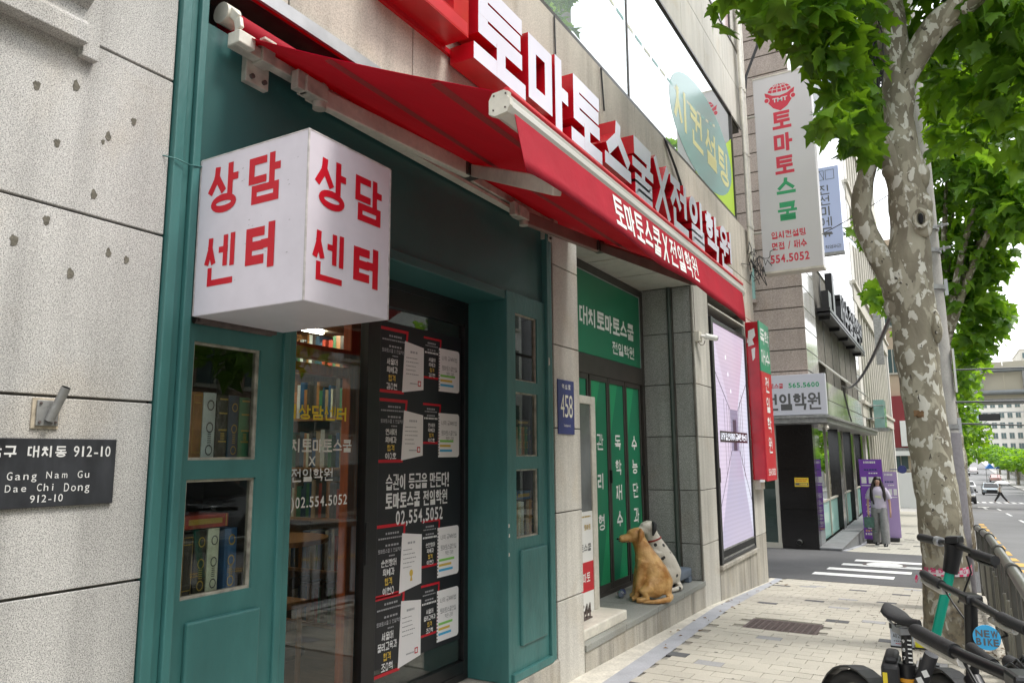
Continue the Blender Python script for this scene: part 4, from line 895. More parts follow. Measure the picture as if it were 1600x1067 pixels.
for k in range(26): u_, v_, s_ = rr_.uniform(-2.1, -1.7), rr_.uniform(1.93, 2.38), rr_.uniform(.001, .004); f_ = YF(CY0, .0012); b.quad(f_.p(u_, v_), f_.p(u_ + s_ * 2, v_ + s_ * .3), f_.p(u_ + s_ * 2, v_ + s_), f_.p(u_, v_ + s_ * .6))
mk('scuff_mark', b, mat('scuff_grey', (.38, .36, .38), .7), cu, kind='stuff')
b = MB(); f1 = YF(CY0, .0008); f2 = Face((CX1, 0, 0), (0, 1, 0), (0, 0, 1), .0008)
for c, u0, v0, w_, h_ in (('상', -2.125, 2.235, .150, .172), ('담', -1.925, 2.235, .150, .166), ('센', -2.125, 1.985, .150, .172), ('터', -1.925, 2.015, .150, .150)): b = MB(); glyph(b, f1, c, u0, v0, w_, h_, .031); mk('letter', b, M['redT'], cu)
for c, u0, v0, w_, h_ in (('상', 1.632, 2.205, .140, .170), ('담', 1.815, 2.210, .140, .160), ('센', 1.630, 1.965, .140, .165), ('터', 1.815, 1.985, .140, .140)): b = MB(); glyph(b, f2, c, u0, v0, w_, h_, .029); mk('letter', b, M['redT'], cu)
b = MB(); b.box(CX0 - .03, CX0, CY0 + .03, CY1 - .03, CZ0 - .012, CZ0 + .05); b.box(CX0 - .03, CX0, CY0 + .03, CY1 - .03, CZ1 - .08, CZ1 - .02); b.tube([(CX0 - .02, 1.62, CZ0 - .006), (CX0 - .02, 1.96, CZ0 - .006)], .012, 8); mk('bracket', b, M['iron'], cu)
b = MB(); b.tube([(WX, 1.47, 2.425), (WX + .03, 1.50, 2.418), (WX + .035, 1.55, 2.412), (CX0, 1.61, 2.425)], .0022, 6); mk('wire', b, M['teal'], cu)

# ------------------------------------------------------------------ awning
AY0, AY1 = 1.74, 4.64
aw = T('awning', 'open red fabric awning with printed valance over the teal shopfront', 'awning', (WX, 3.2, 2.4))
rx, rzz = WX + .0 - .02, 3.07      # roller axis
b = MB(); b.box(WX - .30, WX - .26, 1.6, 4.36, 2.98, 3.26); b.box(WX - .26, WX - .02, 1.595, 1.61, 2.98, 3.26); b.box(WX - .26, WX - .03, 1.6, 4.36, 2.96, 2.985); mk('recess_box', b, M['roomD'], aw)
b = MB(); b.box(WX - .06, WX + .02, 1.6, 4.36, 3.225, 3.25); b.box(WX + .005, WX + .02, 1.6, 4.36, 3.19, 3.225); mk('lintel_channel', b, M['galv'], aw)
b = MB(); b.box(WX - .03, WX - .01, 1.6, 4.36, 3.205, 3.224); mk('lintel_edge', b, M['red'], aw)
b = MB(); b.tube([(rx - .03, AY0 - .02, rzz + .005), (rx - .03, AY1 - .3, rzz + .005)], .045, 20); mk('roller_tube', b, M['cloth'], aw)
b = MB(); b.tube([(rx - .055, AY0 - .02, rzz - .0), (rx - .055, AY0 + 1.6, rzz)], .047, 20); mk('roller_highlight', b, M['alu'], aw) if False else None
# cloth: ruled sheet from roller to front rail, thin but two sided
def sheet(p0, p1, y0, y1, sag, nx=10, ny=26, th=.0016):
    vs = []; fs = []
    for layer in (0, 1):
        for i in range(nx + 1):
            t = i / nx
            for j in range(ny + 1):
                s_ = j / ny; y = y0 + (y1 - y0) * s_; z = p0[1] + (p1[1] - p0[1]) * t - sag * math.sin(math.pi * t) + .004 * math.sin(9 * s_ + 2 * t) * t
                vs.append((p0[0] + (p1[0] - p0[0]) * t, y, z - layer * th))
    K = (nx + 1) * (ny + 1)
    for i in range(nx):
        for j in range(ny):
            a = i * (ny + 1) + j; fs.append((a, a + ny + 1, a + ny + 2, a + 1)); fs.append((K + a, K + a + 1, K + a + ny + 2, K + a + ny + 1))
    return vs, fs
FR = (-1.035, 2.435)
vs, fs = sheet((WX - .035, rzz - .045), (FR[0], FR[1] + .026), AY0, AY1, .012); b = MB(); b.add(vs, fs, 0, True); cl_ = mk('fabric', b, M['cloth'], aw)
b = MB()
for t in (.42, .80):
    x = WX - .035 + (FR[0] - WX + .035) * t; z = rzz - .045 + (FR[1] + .026 - rzz + .045) * t - .012 * math.sin(math.pi * t) - .0035
    b.box(x - .018, x + .018, AY0 + .01, AY1 - .01, z - .0008, z + .0003)
mks('seam', b, M['seam'], cl_)
# front rail: moulded aluminium section with white end caps, cloth rolled on top
sec = [(a * .72, d * .72) for a, d in [(-.045, -.040), (-.02, -.052), (.028, -.045), (.040, -.020), (.040, .004), (.030, .012), (.034, .030), (.015, .040), (-.03, .036), (-.045, .012)]]
def extr(mb, sec, c, y0, y1, mi=0):
    n = len(sec); mb.add([(c[0] + a, y0, c[1] + d) for a, d in sec] + [(c[0] + a, y1, c[1] + d) for a, d in sec], [(i, (i + 1) % n, n + (i + 1) % n, n + i) for i in range(n)] + [tuple(range(n))[::-1], tuple(range(n, 2 * n))], mi)
b = MB(); extr(b, sec, FR, AY0 + .012, AY1 + .04); mk('front_rail', b, M['alu'], aw, bevel=.002)
b = MB(); b.tube([(FR[0] + .012, AY0 + .012, FR[1] + .036), (FR[0] + .012, AY1 + .04, FR[1] + .036)], .013, 10); mk('rolled_hem', b, M['red'], aw)
for y0, y1 in ((AY0 - .004, AY0 + .014), (AY1 + .038, AY1 + .056)):
    b = MB(); extr(b, [(a * 1.18, d * 1.15) for a, d in sec], FR, y0, y1)
    for a, d in ((-.022, -.024), (-.02, .02), (.02, .019), (.018, -.023)): b.cyl((FR[0] + a, y0 + .001, FR[1] + d), (FR[0] + a, y0 - .002, FR[1] + d), .003, 8, 1)
    mk('end_cap', b, [M['cream'], M['iron']], aw, bevel=.008)
# valance with wavy lower edge
b = MB(); ny = 60; vs = []; fs = []
zlow = lambda s_: 2.225 + .0 * s_ + .010 * math.sin(s_ * 4.1 + .4) + .006 * math.sin(s_ * 13)
for j in range(ny + 1):
    s_ = j / ny; y = AY0 + .035 + (AY1 - AY0 - .05) * s_; xw = .010 * math.sin(s_ * 10) + .006 * math.sin(s_ * 23 + 1)
    zt = FR[1] - .03; zb = zlow(s_)
    for i in range(5): t = i / 4; vs.append((FR[0] + .028 + xw * t * t + .022 * t, y + (.02 * t if j == 0 else 0), zt + (zb - zt) * t))
K = len(vs)
for j in range(ny):
    for i in range(4): a = j * 5 + i; fs.append((a, a + 1, a + 6, a + 5))
vs2 = [(x - .002, y, z) for x, y, z in vs]; b.add(vs + vs2, fs + [tuple(K + q for q in f)[::-1] for f in fs] + [(j * 5 + 4, K + j * 5 + 4, K + j * 5 + 9, j * 5 + 9) for j in range(ny)], 0, True)
va = mk('valance', b, M['val'], aw)
b = MB(); yv0 = AY0 + .035; 
def vx(y): s_ = (y - yv0) / (AY1 - AY0 - .05); return .010 * math.sin(s_ * 10) + .006 * math.sin(s_ * 23 + 1)
for i, c in enumerate('토마토스쿨X전일학원'):
    y = 2.50 + i * .112; f_ = Face((FR[0] + .028 + .018 + vx(y + .05) * .45 + .004, 0, 0), (0, 1, 0), (0, 0, 1), .001)
    f_ = Face((FR[0] + .030 + vx(y + .05) * .30 + .0045, 0, 0), (0, 1, 0), V3((-.085, 0, 1)).normalized(), .001); f_.O += V3((.085 * 2.34 + 0, 0, 0))
    if c == 'X': latin(b, f_, 'X', y + .012, 2.275, .075, .118, 0, .03)
    else: glyph(b, f_, c, y, 2.272, .098, .124, .0165)
b.v = [((lambda x, y, z: (FR[0] + .028 + vx(y) * min(1, max(0, (FR[1] - .03 - z) / .18)) ** 2 + .022 * max(0, (FR[1] - .03 - z) / .18) + .0022 + (x % .001) * .3, y, z))(*q)) for q in b.v]; mk('lettering', b, M['white'], va)
# torsion bar, brackets and folding arms
b = MB(); b.bar((WX + .035, AY0 - .05, 2.945), (WX + .035, AY1 - .26, 2.945), .045, .045); mk('torsion_bar', b, M['creamD'], aw, bevel=.004)
b = MB(); b.bar((WX + .02, 2.1, 2.905), (WX + .02, AY1 - .25, 2.905), .05, .018); mk('cover_strip', b, M['cream'], aw)
for y in (AY0 + .10, AY1 - .34):
    b = MB(); b.box(WX - .02, WX + .008, y - .055, y + .055, 2.84, 3.0); b.box(WX + .008, WX + .07, y - .03, y + .03, 2.915, 2.985); b.cyl((WX + .008, y - .03, 2.865), (WX + .02, y - .03, 2.865), .010, 8, 1); b.cyl((WX + .008, y + .03, 2.865), (WX + .02, y + .03, 2.865), .010, 8, 1)
    b.cyl((WX + .06, y, 2.97), (WX + .06, y, 3.01), .007, 8); b.box(WX + .045, WX + .075, y - .03, y + .03, 3.0, 3.012); mk('wall_bracket', b, [M['creamD'], M['iron']], aw, bevel=.003)
b = MB()
pth = [(WX + .045, AY0 - .035, 2.95), (WX + .065, AY0 - .04, 2.985), (WX + .055, AY0 - .04, 3.03), (WX + .01, AY0 - .04, 3.075)]
for p, q in zip(pth, pth[1:]): b.bar(p, q, .016, .035, 0, (1, 0, 0))
b.cyl((WX - .02, AY0 - .06, rzz), (WX - .02, AY0 + .0, rzz), .042, 16); b.box(WX + .02, WX + .085, AY0 - .055, AY0 + .02, 2.925, 2.975); mk('gear_end', b, M['cream'], aw, bevel=.004)
def arm(sh, el, ra, cols_):
    b = MB(); b.obox(V3(sh) + V3((.0, -.04, .015)), (.03, 0, 0), (0, .06, 0), (0, 0, .035)); b.cyl(V3(sh) + V3((0, 0, -.05)), V3(sh) + V3((0, 0, .055)), .028, 14); b.obox(V3(sh) + V3((.0, -.11, .02)), (.02, 0, 0), (0, .03, 0), (0, 0, .04)); mk('shoulder_joint', b, M['creamD'], aw, bevel=.004)
    b = MB(); b.bar(sh, el, .040, .080); mk('upper_arm', b, M[cols_[0]], aw, bevel=.006)
    b = MB(); d = V3(el); b.obox(d + V3((0, .012, 0)), (.028, 0, 0), (0, .05, 0), (0, 0, .036)); b.cyl(d + V3((.02, .02, -.04)), d + V3((.02, .02, .04)), .026, 14); mk('elbow_joint', b, M['bronze'], aw, bevel=.004)
    b = MB(); b.bar(V3(el) + V3((.02, .02, .0)), ra, .036, .062); mk('forearm', b, M[cols_[1]], aw, bevel=.005)
arm((-2.12, 2.10, 2.885), (-2.0, 3.03, 2.865), (-1.09, 2.22, 2.34), ('cream', 'cream'))
arm((-2.10, 3.80, 2.845), (-1.95, 4.57, 2.83), (-1.10, 3.92, 2.355), ('brownA', 'brownA'))

# ------------------------------------------------------------------ channel letters on the wall
cs = T('channel_letter_sign', 'big red-sided channel letters with pale faces along the wall', 'sign', (WX, 6, 3.5))
fc = Face((-2.03, 0, 0), (0, 1, 0), (0, 0, 1), .0)
for c, y0, y1 in (('토', 3.13, 3.72), ('마', 3.74, 4.33), ('토', 4.36, 4.90), ('스', 4.95, 5.50), ('쿨', 5.53, 6.05), ('X', 6.08, 6.50), ('전', 6.53, 7.10), ('일', 7.13, 7.68), ('학', 7.72, 8.28), ('원', 8.32, 8.90)):
    b = MB()
    if c == 'X':
        for pts in ([(6.13, 3.58), (6.45, 4.02)], [(6.13, 4.02), (6.45, 3.58)]): fc.k += 1; ribbon(b, fc, pts, .085 - .0007 * fc.k, 0, .155, .0006 * (fc.k % 5), 1)
    else: glyph(b, fc, c, y0, 3.53, y1 - y0 - .01, .52 if c != '스' else .48, .100, 0, .155, 1)
    mk('letter', b, [M['ltrF'], M['redD']], cs)
b = MB(); b.box(-2.19, -2.03, 2.46, 3.08, 3.63, 3.72, 1); b.box(-2.19, -2.031, 2.46, 2.62, 3.72, 4.5, 1); b.box(-2.19, -2.032, 2.46, 3.08, 4.36, 4.5, 1); b.add([(-2.029, 2.47, 3.64), (-2.029, 3.07, 3.64), (-2.029, 3.07, 3.71), (-2.029, 2.47, 3.71)], [(0, 1, 2, 3)], 0); b.box(-2.19, -2.03, 2.94, 3.08, 3.72, 4.36, 1); mk('emblem_box', b, [M['red'], M['redD']], cs)
b = MB(); b.box(WX, WX + .02, 2.5, 8.9, 3.60, 3.63); b.box(WX, WX + .02, 2.5, 8.9, 3.95, 3.98); mks('mounting_rail', b, M['redD'], cs)

# ------------------------------------------------------------------ number plate, camera, kiosk
np_ = T('number_plate', 'blue house number plate 458 on the granite pillar', 'number plate', (WX, 4.53, 1.55))
b = MB(); b.box(WX + .001, WX + .008, 4.415, 4.665, 1.555, 1.92); mk('plate', b, M['navy'], np_, bevel=.002)
b = MB(); fc = XF(WX + .0082, .0006); write(b, fc, '역삼로', 4.475, 1.858, .13, .033, .005, 0, gap=.45); 
for i, c in enumerate('458'): latin(b, fc, c, 4.452 + i * .064, 1.668, .056, .150, 1, -.004)
write(b, fc, 'Yeoksam-ro', 4.495, 1.605, .105, .018, .002, 0, gap=.1, off=0); mk('lettering', b, [M['white'], M['plateT']], np_)
cc = T('security_camera', 'white bullet security camera on a beige junction box', 'camera', (WX, 7.78, 2.66))
b = MB(); b.box(WX, WX + .05, 7.71, 7.82, 2.60, 2.71); mk('junction_box', b, M['cream'], cc, bevel=.005)
b = MB(); b.tube([(WX + .05, 7.765, 2.66), (WX + .085, 7.79, 2.655), (WX + .10, 7.84, 2.65)], .016, 10); b.cyl((WX + .085, 7.80, 2.66), (WX + .17, 7.93, 2.645), .031, 16); mk('body', b, M['white'], cc)
b = MB(); b.cyl((WX + .168, 7.927, 2.646), (WX + .176, 7.939, 2.644), .027, 16); mk('lens', b, M['black'], cc)
b = MB(); b.tube([(WX + .02, 7.76, 2.60), (WX + .04, 7.80, 2.565), (WX + .06, 7.84, 2.575), (WX + .07, 7.86, 2.62)], .004, 6); b.tube([(WX + .006, 7.72, 2.7), (WX + .006, 7.71, 3.2)], .003, 5); mk('cable', b, M['iron'], cc)
ks = T('standing_sign', 'cream framed standing kiosk sign behind the granite pillar', 'sign stand', (-2.47, 5.2, .15))
b = MB(); b.box(-2.50, -2.24, 4.80, 5.66, .15, .225); mk('base_slab', b, M['cream'], ks, bevel=.01)
b = MB(); KX = -2.45
for a in ((5.53, 5.62, .225, 1.885), (4.76, 5.53, 1.82, 1.885), (4.70, 4.76, .225, 1.885)): b.box(KX - .05, KX, *a)
mk('frame', b, M['cream'], ks, bevel=.006)
b = MB(); b.box(KX - .03, KX - .012, 4.76, 5.53, .98, 1.82); mk('glass_panel', b, mat('kiosk_screen', (.16, .17, .17), .08, n1=(3, .3)), ks)
b = MB(); fc = XF(KX - .01, .001); rectf(b, fc, 4.76, 5.53, .225, .98, 0, 0); rectf(b, fc, 4.76, 5.53, .38, .60, 1, .0006); scrib(b, fc, 5.08, .935, .42, .012, 14, 2); f2 = XF(KX - .01, .0016); write(b, f2, '토마토', 5.37, .84, .12, .04, .006, 2); write(b, f2, '대치 토스쿨', 5.11, .68, .38, .055, .007, 3, gap=.1); write(b, f2, '토마토', 5.26, .45, .20, .07, .009, 0)
mk('print', b, [M['white'], M['redT'], M['gold'], M['ink']], ks)
b = MB(); b.box(-2.40, -2.36, 5.04, 5.27, .225, .235)
for i, c in enumerate('2644'): latin(b, Face((-2.375, 0, 0), (0, 1, 0), (0, 0, 1), .01), c, 5.045 + i * .055, .235, .05, .10, 0, .02); latin(b, Face((-2.375, 0, 0), (0, 1, 0), (0, 0, 1), .002), c, 5.045 + i * .055, .235, .05, .10, 0, .02)
thing(mk('metal_numerals', b, M['iron']), 'small dark iron numerals standing on the kiosk base', 'numerals')
# bottle and grey weight on the step
bt = T('bottle', 'clear plastic bottle lying on the step behind the golden dog', 'bottle', (-2.68, 6.55, .15)); a = V3((-2.60, 6.42, .185)); d = V3((-.06, .26, 0)); d.normalize()
b = MB(); b.tube([a, a + d * .02, a + d * .14, a + d * .17, a + d * .19], [.02, .031, .031, .016, .012], 14); mk('body', b, glass('bottle_plastic', (.85, .9, .93), .05, body=.3, bodycol=(.5, .55, .6), boost=2), bt)
b = MB(); b.tube([a + d * .05, a + d * .11], .0318, 14); mk('label_band', b, M['navy'], bt); b = MB(); b.cyl(a + d * .19, a + d * .21, .014, 12); mk('cap', b, M['black'], bt)
gw = T('sign_weight', 'blue-grey plastic sign weight on the step beside the dalmatian', 'weight', (-2.42, 7.35, .15))
gm = mat('slate_blue_plastic', (.115, .145, .19), .5, n1=(8, .12))
b = MB(); b.box(-2.60, -2.30, 7.12, 7.60, .20, .29); mk('body', b, gm, gw, bevel=.02)
for x in (-2.58, -2.36):
    for y in (7.13, 7.50): b = MB(); b.box(x, x + .06, y, y + .09, .151, .205); mk('foot', b, gm, gw, bevel=.008)
b = MB(); b.box(-2.50, -2.40, 7.28, 7.44, .29, .315); mk('socket', b, gm, gw, bevel=.012)

# ------------------------------------------------------------------ LED screen and red projecting sign
LX = -2.235
le = T('led_screen', 'tall LED advertising screen showing a corridor picture', 'screen', (LX, 9.2, .22))
b = MB(); b.box(LX - .1, LX + .055, 8.33, 8.41, .225, 2.97); b.box(LX - .1, LX + .04, 10.05, 10.105, .225, 2.97); b.box(LX - .1, LX + .04, 8.41, 10.05, 2.925, 2.97); b.box(LX - .1, LX + .04, 8.41, 10.05, .225, .255); mk('frame', b, M['black'], le, bevel=.003)
b = MB(); b.box(LX - .1, LX + .03, 8.41, 10.05, .255, .37)
for k in range(60): b.box(LX + .03, LX + .034, 8.43 + k * .027, 8.43 + k * .027 + .014, .28, .35, 1)
mk('vent_grille', b, [M['steel'], M['black']], le)
def ledmat(name, col, e=.42):
    mt = bpy.data.materials.new(name); mt.use_nodes = True; N = mt.node_tree.nodes; L = mt.node_tree.links; p = N['Principled BSDF']; p.inputs['Base Color'].default_value = (.04, .04, .045, 1); p.inputs['Roughness'].default_value = .3
    g = N.new('ShaderNodeNewGeometry'); wv = N.new('ShaderNodeTexWave'); wv.bands_direction = 'Z'; wv.inputs['Scale'].default_value = 6.3; wv.inputs['Distortion'].default_value = .35; wv.inputs['Detail Scale'].default_value = .6; L.new(g.outputs['Position'], wv.inputs['Vector'])
    nz = N.new('ShaderNodeTexNoise'); nz.inputs['Scale'].default_value = 1.7; L.new(g.outputs['Position'], nz.inputs['Vector'])
    m1 = N.new('ShaderNodeMixRGB'); m1.inputs[1].default_value = (*[c * .88 for c in col], 1); m1.inputs[2].default_value = (*col, 1); L.new(wv.outputs['Fac'], m1.inputs[0])
    m2 = N.new('ShaderNodeMixRGB'); m2.blend_type = 'MULTIPLY'; m2.inputs[0].default_value = .5; m2.inputs[2].default_value = (.85, .92, 1.05, 1); L.new(m1.outputs[0], m2.inputs[1]); L.new(nz.outputs[0], m2.inputs[0])
    L.new(m2.outputs[0], p.inputs['Emission Color']); p.inputs['Emission Strength'].default_value = e; return mt
b = MB(); fc = XF(LX + .024, 0); y0, y1, z0, z1 = 8.41, 10.05, .37, 2.925
vp_y, vp_z = 9.32, 1.72; iy0, iy1, iz0, iz1 = 9.12, 9.52, 1.45, 1.95
Q = lambda pts, mi, d=0.0: b.poly([fc.p(u_, v_, d) for u_, v_ in pts], fc.N, 0, mi)
Q([(y0, z1), (iy0, iz1), (iy1, iz1), (y1, z1)][::-1], 1); Q([(y0, z0), (y1, z0), (iy1, iz0), (iy0, iz0)], 2); Q([(y0, z0), (iy0, iz0), (iy0, iz1), (y0, z1)], 0); Q([(iy1, iz0), (y1, z0), (y1, z1), (iy1, iz1)], 3); Q([(iy0, iz0), (iy1, iz0), (iy1, iz1), (iy0, iz1)], 4)
def ln(p, q, w_, mi=5, d=.001):
    p, q = V3((*p, 0)), V3((*q, 0)); t_ = (q - p).normalized(); n_ = V3((-t_.y, t_.x, 0)) * w_ / 2; Q([(p - n_)[:2], (q - n_)[:2], (q + n_)[:2], (p + n_)[:2]], mi, d)
ln((y0, z1 - .5), (iy0, iz1), .018); ln((y1, z1 - .6), (iy1, iz1), .016); ln((y0, z0 + .35), (iy0, iz0), .016); ln((y1, z0 + .45), (iy1, iz0), .02)
for k, t_ in enumerate((.1, .3, .55)): yl = iy0 - t_ * .5; ln((yl, iz0 - t_ * .5), (yl, iz1 + t_ * .2), .014, 5); yr = iy1 + t_ * .4; ln((yr, iz0 - t_ * .6), (yr, iz1 + t_ * .4), .018, 5)
Q([(iy0 + .11, iz0), (iy1 - .11, iz0), (iy1 - .11, iz1 - .12), (iy0 + .11, iz1 - .12)], 5, .0008)
for y, z in ((9.02, 2.55), (9.1, 2.35), (9.2, 2.15)): Q([(y, z), (y + .035, z), (y + .035, z + .05), (y, z + .05)], 6, .001)
Q([(8.60, 1.55), (9.98, 1.55), (9.98, 1.68), (8.60, 1.68)], 7, .0016); write(b, XF(LX + .024, .0022), '내가 잘 언제까지 공부만 하는지', 8.64, 1.575, 1.3, .085, .013, 6, gap=.06, sp=.2)
mk('display', b, [ledmat('led_wall_left', (.90, .74, .88)), ledmat('led_ceiling', (.80, .62, .74)), ledmat('led_floor', (.62, .54, .68)), ledmat('led_wall_right', (.92, .90, 1.0)), ledmat('led_end', (.35, .30, .42)), mat('led_line', (.05, .04, .07), .3, emis=.3), ledmat('led_bright', (1.5, 1.5, 1.55)), mat('led_band', (.03, .02, .03), .3)], le)
b = MB(); b.box(LX + .03, LX + .05, 8.42, 8.46, 1.10, 1.26); mk('lock', b, M['black'], le)
rs = T('projecting_sign', 'red enamel box sign with green top and white lettering at the building corner', 'sign', (WX, 10.45, 1.07))
b = MB(); b.box(WX + .002, -2.03, 10.14, 10.74, 1.075, 3.17); mk('box', b, M['redD'], rs, bevel=.006)
b = MB(); b.box(-2.03, -2.015, 10.13, 10.77, 1.06, 2.50, 0); b.box(-2.03, -2.015, 10.13, 10.77, 2.503, 3.18, 1); mk('face', b, [M['redT'], mat('sign_green', (.02, .26, .13), .4)], rs)
b = MB(); fc = XF(-2.015, .001)
write(b, fc, '독학', 10.18, 2.88, .54, .21, .032, gap=.06); write(b, fc, '재수', 10.18, 2.60, .54, .21, .032, gap=.06)
for i, c in enumerate('전일학원'): glyph(b, fc, c, 10.34, 2.23 - i * .27, .24, .21, .032)
write(b, fc, '554.5052', 10.24, 1.13, .46, .085, .01, gap=.08, off=.018); mk('lettering', b, M['white'], rs)
b = MB(); fy = Face((0, 10.14, 0), (1, 0, 0), (0, 0, 1), .0015)
for pts in ([(-2.16, 3.05), (-2.08, 3.08), (-2.07, 2.98), (-2.11, 2.93), (-2.09, 2.86), (-2.17, 2.84)], [(-2.13, 2.80), (-2.08, 2.82), (-2.09, 2.68), (-2.12, 2.64)], [(-2.18, 2.97), (-2.165, 2.9), (-2.185, 2.88)]): b.poly([fy.p(*q) for q in pts][::1], fy.N, 0)
b.box(-2.10, -2.05, 10.06, 10.14, 1.05, 1.08); mk('torn_sticker', b, M['white'], rs)
b = MB(); b.box(WX + .002, WX + .08, 10.2, 10.45, .95, 1.07); mk('bracket', b, M['cream'], rs)

# ------------------------------------------------------------------ tall white projecting sign
ts = T('projecting_sign', 'tall white projecting sign with red emblem and red and green lettering', 'sign', (-1.63, 10.85, 3.97))
b = MB(); b.box(-2.035, -1.235, 10.80, 11.02, 3.975, 6.93); mk('box', b, mat('sign_white', (.62, .61, .62), .4, n1=(1.5, .03)), ts, bevel=.008)
b = MB(); b.box(-2.04, -1.23, 10.795, 11.025, 3.955, 3.985); b.box(-2.04, -1.23, 10.795, 11.025, 6.92, 6.945); b.cyl((WX, 10.9, 4.6), (-2.035, 10.9, 4.6), .02, 8); b.cyl((WX, 10.9, 6.4), (-2.035, 10.9, 6.4), .02, 8); mk('trim', b, M['cream'], ts)
TS = [mat('sign_red', (.62, .03, .06), .4), mat('sign_letter_green', (.03, .35, .14), .4)]
b = MB(); fc = YF(10.80, .001)
for c, z, m_ in (('토', 6.075, 0), ('마', 5.735, 0), ('토', 5.39, 0), ('스', 5.06, 1), ('쿨', 4.70, 1)): (lambda bb: (glyph(bb, fc, c, -1.79, z, .26, .275, .048, 0), mk('letter', bb, TS[m_], ts)))(MB())
write(b, fc, '입시컨설팅', -1.90, 4.45, .47, .105, .017, 0, gap=.08); write(b, fc, '면접 / 재수', -1.90, 4.285, .47, .11, .017, 0, gap=.1, sp=.3); write(b, fc, '554.5052', -1.935, 4.10, .53, .115, .017, 0, gap=.06, off=.03)
mk('lettering', b, TS[0], ts)
b = MB(); cx, cz = -1.665, 6.60
sh = [(-.21, .10), (-.10, .035), (0, .015), (.10, .035), (.21, .10), (.185, -.04), (.10, -.16), (0, -.22), (-.10, -.16), (-.185, -.04)]
b.poly([fc.p(cx + u_, cz + v_ - .02, .001) for u_, v_ in sh], fc.N, 0, 0)
for s_ in (-1, 1):
    for rr, mi, dd in ((.042, 1, .0018), (.031, 0, .0026)): b.poly([fc.p(cx + s_ * .185 + rr * math.cos(a * math.pi / 7), cz - .045 + rr * 1.1 * math.sin(a * math.pi / 7), dd) for a in range(14)], fc.N, 0, mi)
# globe: red half disc with white meridians
gp_ = [(.165 * math.cos(math.pi * k / 16), .055 + .13 * math.sin(math.pi * k / 16)) for k in range(17)]; b.poly([fc.p(cx + u_, cz + v_, .0012) for u_, v_ in gp_], fc.N, 0, 0)
for e in (-.62, -.2, .2, .62):
    pts = [(cx + e * .165 * math.sin(a), cz + .055 + .13 * math.cos(a)) for a in [math.pi / 2 * k / 6 for k in range(7)]]; ribbon(b, Face((0, 10.80, 0), (1, 0, 0), (0, 0, 1), 0), pts, .009, 1, 0, .0022, None)
for hh in (.42, .78): w2 = .165 * math.sqrt(1 - hh * hh * .92); ribbon(b, Face((0, 10.80, 0), (1, 0, 0), (0, 0, 1), 0), [(cx - w2, cz + .055 + .13 * hh), (cx, cz + .045 + .13 * hh), (cx + w2, cz + .055 + .13 * hh)], .009, 1, 0, .0026, None)
pts = [(cx - .21, cz + .095), (cx - .1, cz + .032), (cx, cz + .012), (cx + .1, cz + .032), (cx + .21, cz + .095)]; ribbon(b, fc, pts, .011, 1, 0, .003, None)
latin(b, Face((0, 10.80, 0), (1, 0, 0), (0, 0, 1), .003), 'TMT', cx - .105, cz - .095, .21, .062, 1, .03)
mk('emblem', b, [mat('emblem_red', (.62, .03, .06), .4), mat('emblem_white', (.65, .65, .65), .4)], ts)
b = MB(); b.tube([(WX + .06, 10.66, 6.15), (WX + .05, 10.7, 6.6), (-2.12, 10.72, 6.95), (-1.9, 10.75, 7.5), (-1.5, 10.8, 8.6), (-1.2, 10.9, 9.3)], .022, 8); b.tube([(WX + .06, 10.69, 6.15), (WX + .07, 10.72, 6.7), (-2.10, 10.74, 7.0), (-1.88, 10.77, 7.52), (-1.47, 10.82, 8.62)], .012, 8)
thing(mk('overhead_cable', b, M['black']), 'thick black cable rising over the tall white sign', 'cable')

# ------------------------------------------------------------------ neighbouring brown stone building
NX, NY = -2.31, 16.30
nb = T('brown_building', 'brown stone clad building on the far corner of the side street', 'building', (NX, 20, -.5))
b = MB(); b.box(-14, NX - .03, NY + .03, 27.95, 2.2, 14.5); b.box(-14, -3.6, NY + .5, 27.9, -1.5, 2.2); mk('wall', b, M['joint'], nb)
ch_ = .447; z = 2.22
k = 0
while z < 14:
    z1 = min(z + ch_, 14.3); b = MB(); b.box(-14, NX - .0, NY, NY + .028, z + .012, z1 - .012) if k else b.box(-14, NX - .0, NY, NY + .028, z + .012, z1 - .012)
    mk('stone_course', b, M['brown'], nb, bevel=.004)
    segs = [(NY + .03, 17.95), (27.05, 27.95)] if 3.1 < z < 5.75 else [(NY + .03, 27.95)]
    for a, c in segs: b = MB(); b.box(NX - .028, NX, a, c, z + .012, z1 - .012); mk('stone_course', b, M['brownF'], nb, bevel=.004)
    z = z1; k += 1
b = MB(); b.box(NX - .2, NX - .06, 17.95, 27.05, 3.0, 5.95); mk('glazing', b, M['glassT'], nb)
b = MB()
for y in (17.95, 19.4, 20.9, 22.4, 23.9, 25.4, 27.0): b.box(NX - .06, NX - .02, y, y + .05, 3.05, 5.9)
b.box(NX - .06, NX - .02, 17.95, 27.05, 3.0, 3.06); b.box(NX - .06, NX - .02, 17.95, 27.05, 5.85, 5.92); b.box(NX - .06, NX - .02, 17.95, 27.05, 3.5, 3.54); mk('window_frame', b, M['bronze'], nb)
for y in (18.1, 22.45):
    b = MB(); b.obox((NX + .26, y + .65, 3.26), (.28, 0, -.26), (0, .60, 0), (.01, 0, .014)); mk('open_window', b, M['white'], nb); b = MB(); b.obox((NX + .26, y + .65, 3.235), (.29, 0, -.27), (0, .62, 0), (.006, 0, .009)); mk('open_window_frame', b, M['frame'], nb)
b = MB(); b.obox((NX + .18, 25.7, 8.3), (.22, 0, -.30), (0, .4, 0), (.01, 0, .01)); mk('open_window', b, M['glassT'], nb)
b = MB(); b.box(NX - .02, NX + .004, 17.0, 27.6, 7.4, 8.9); mk('upper_glazing', b, M['glassT'], nb)
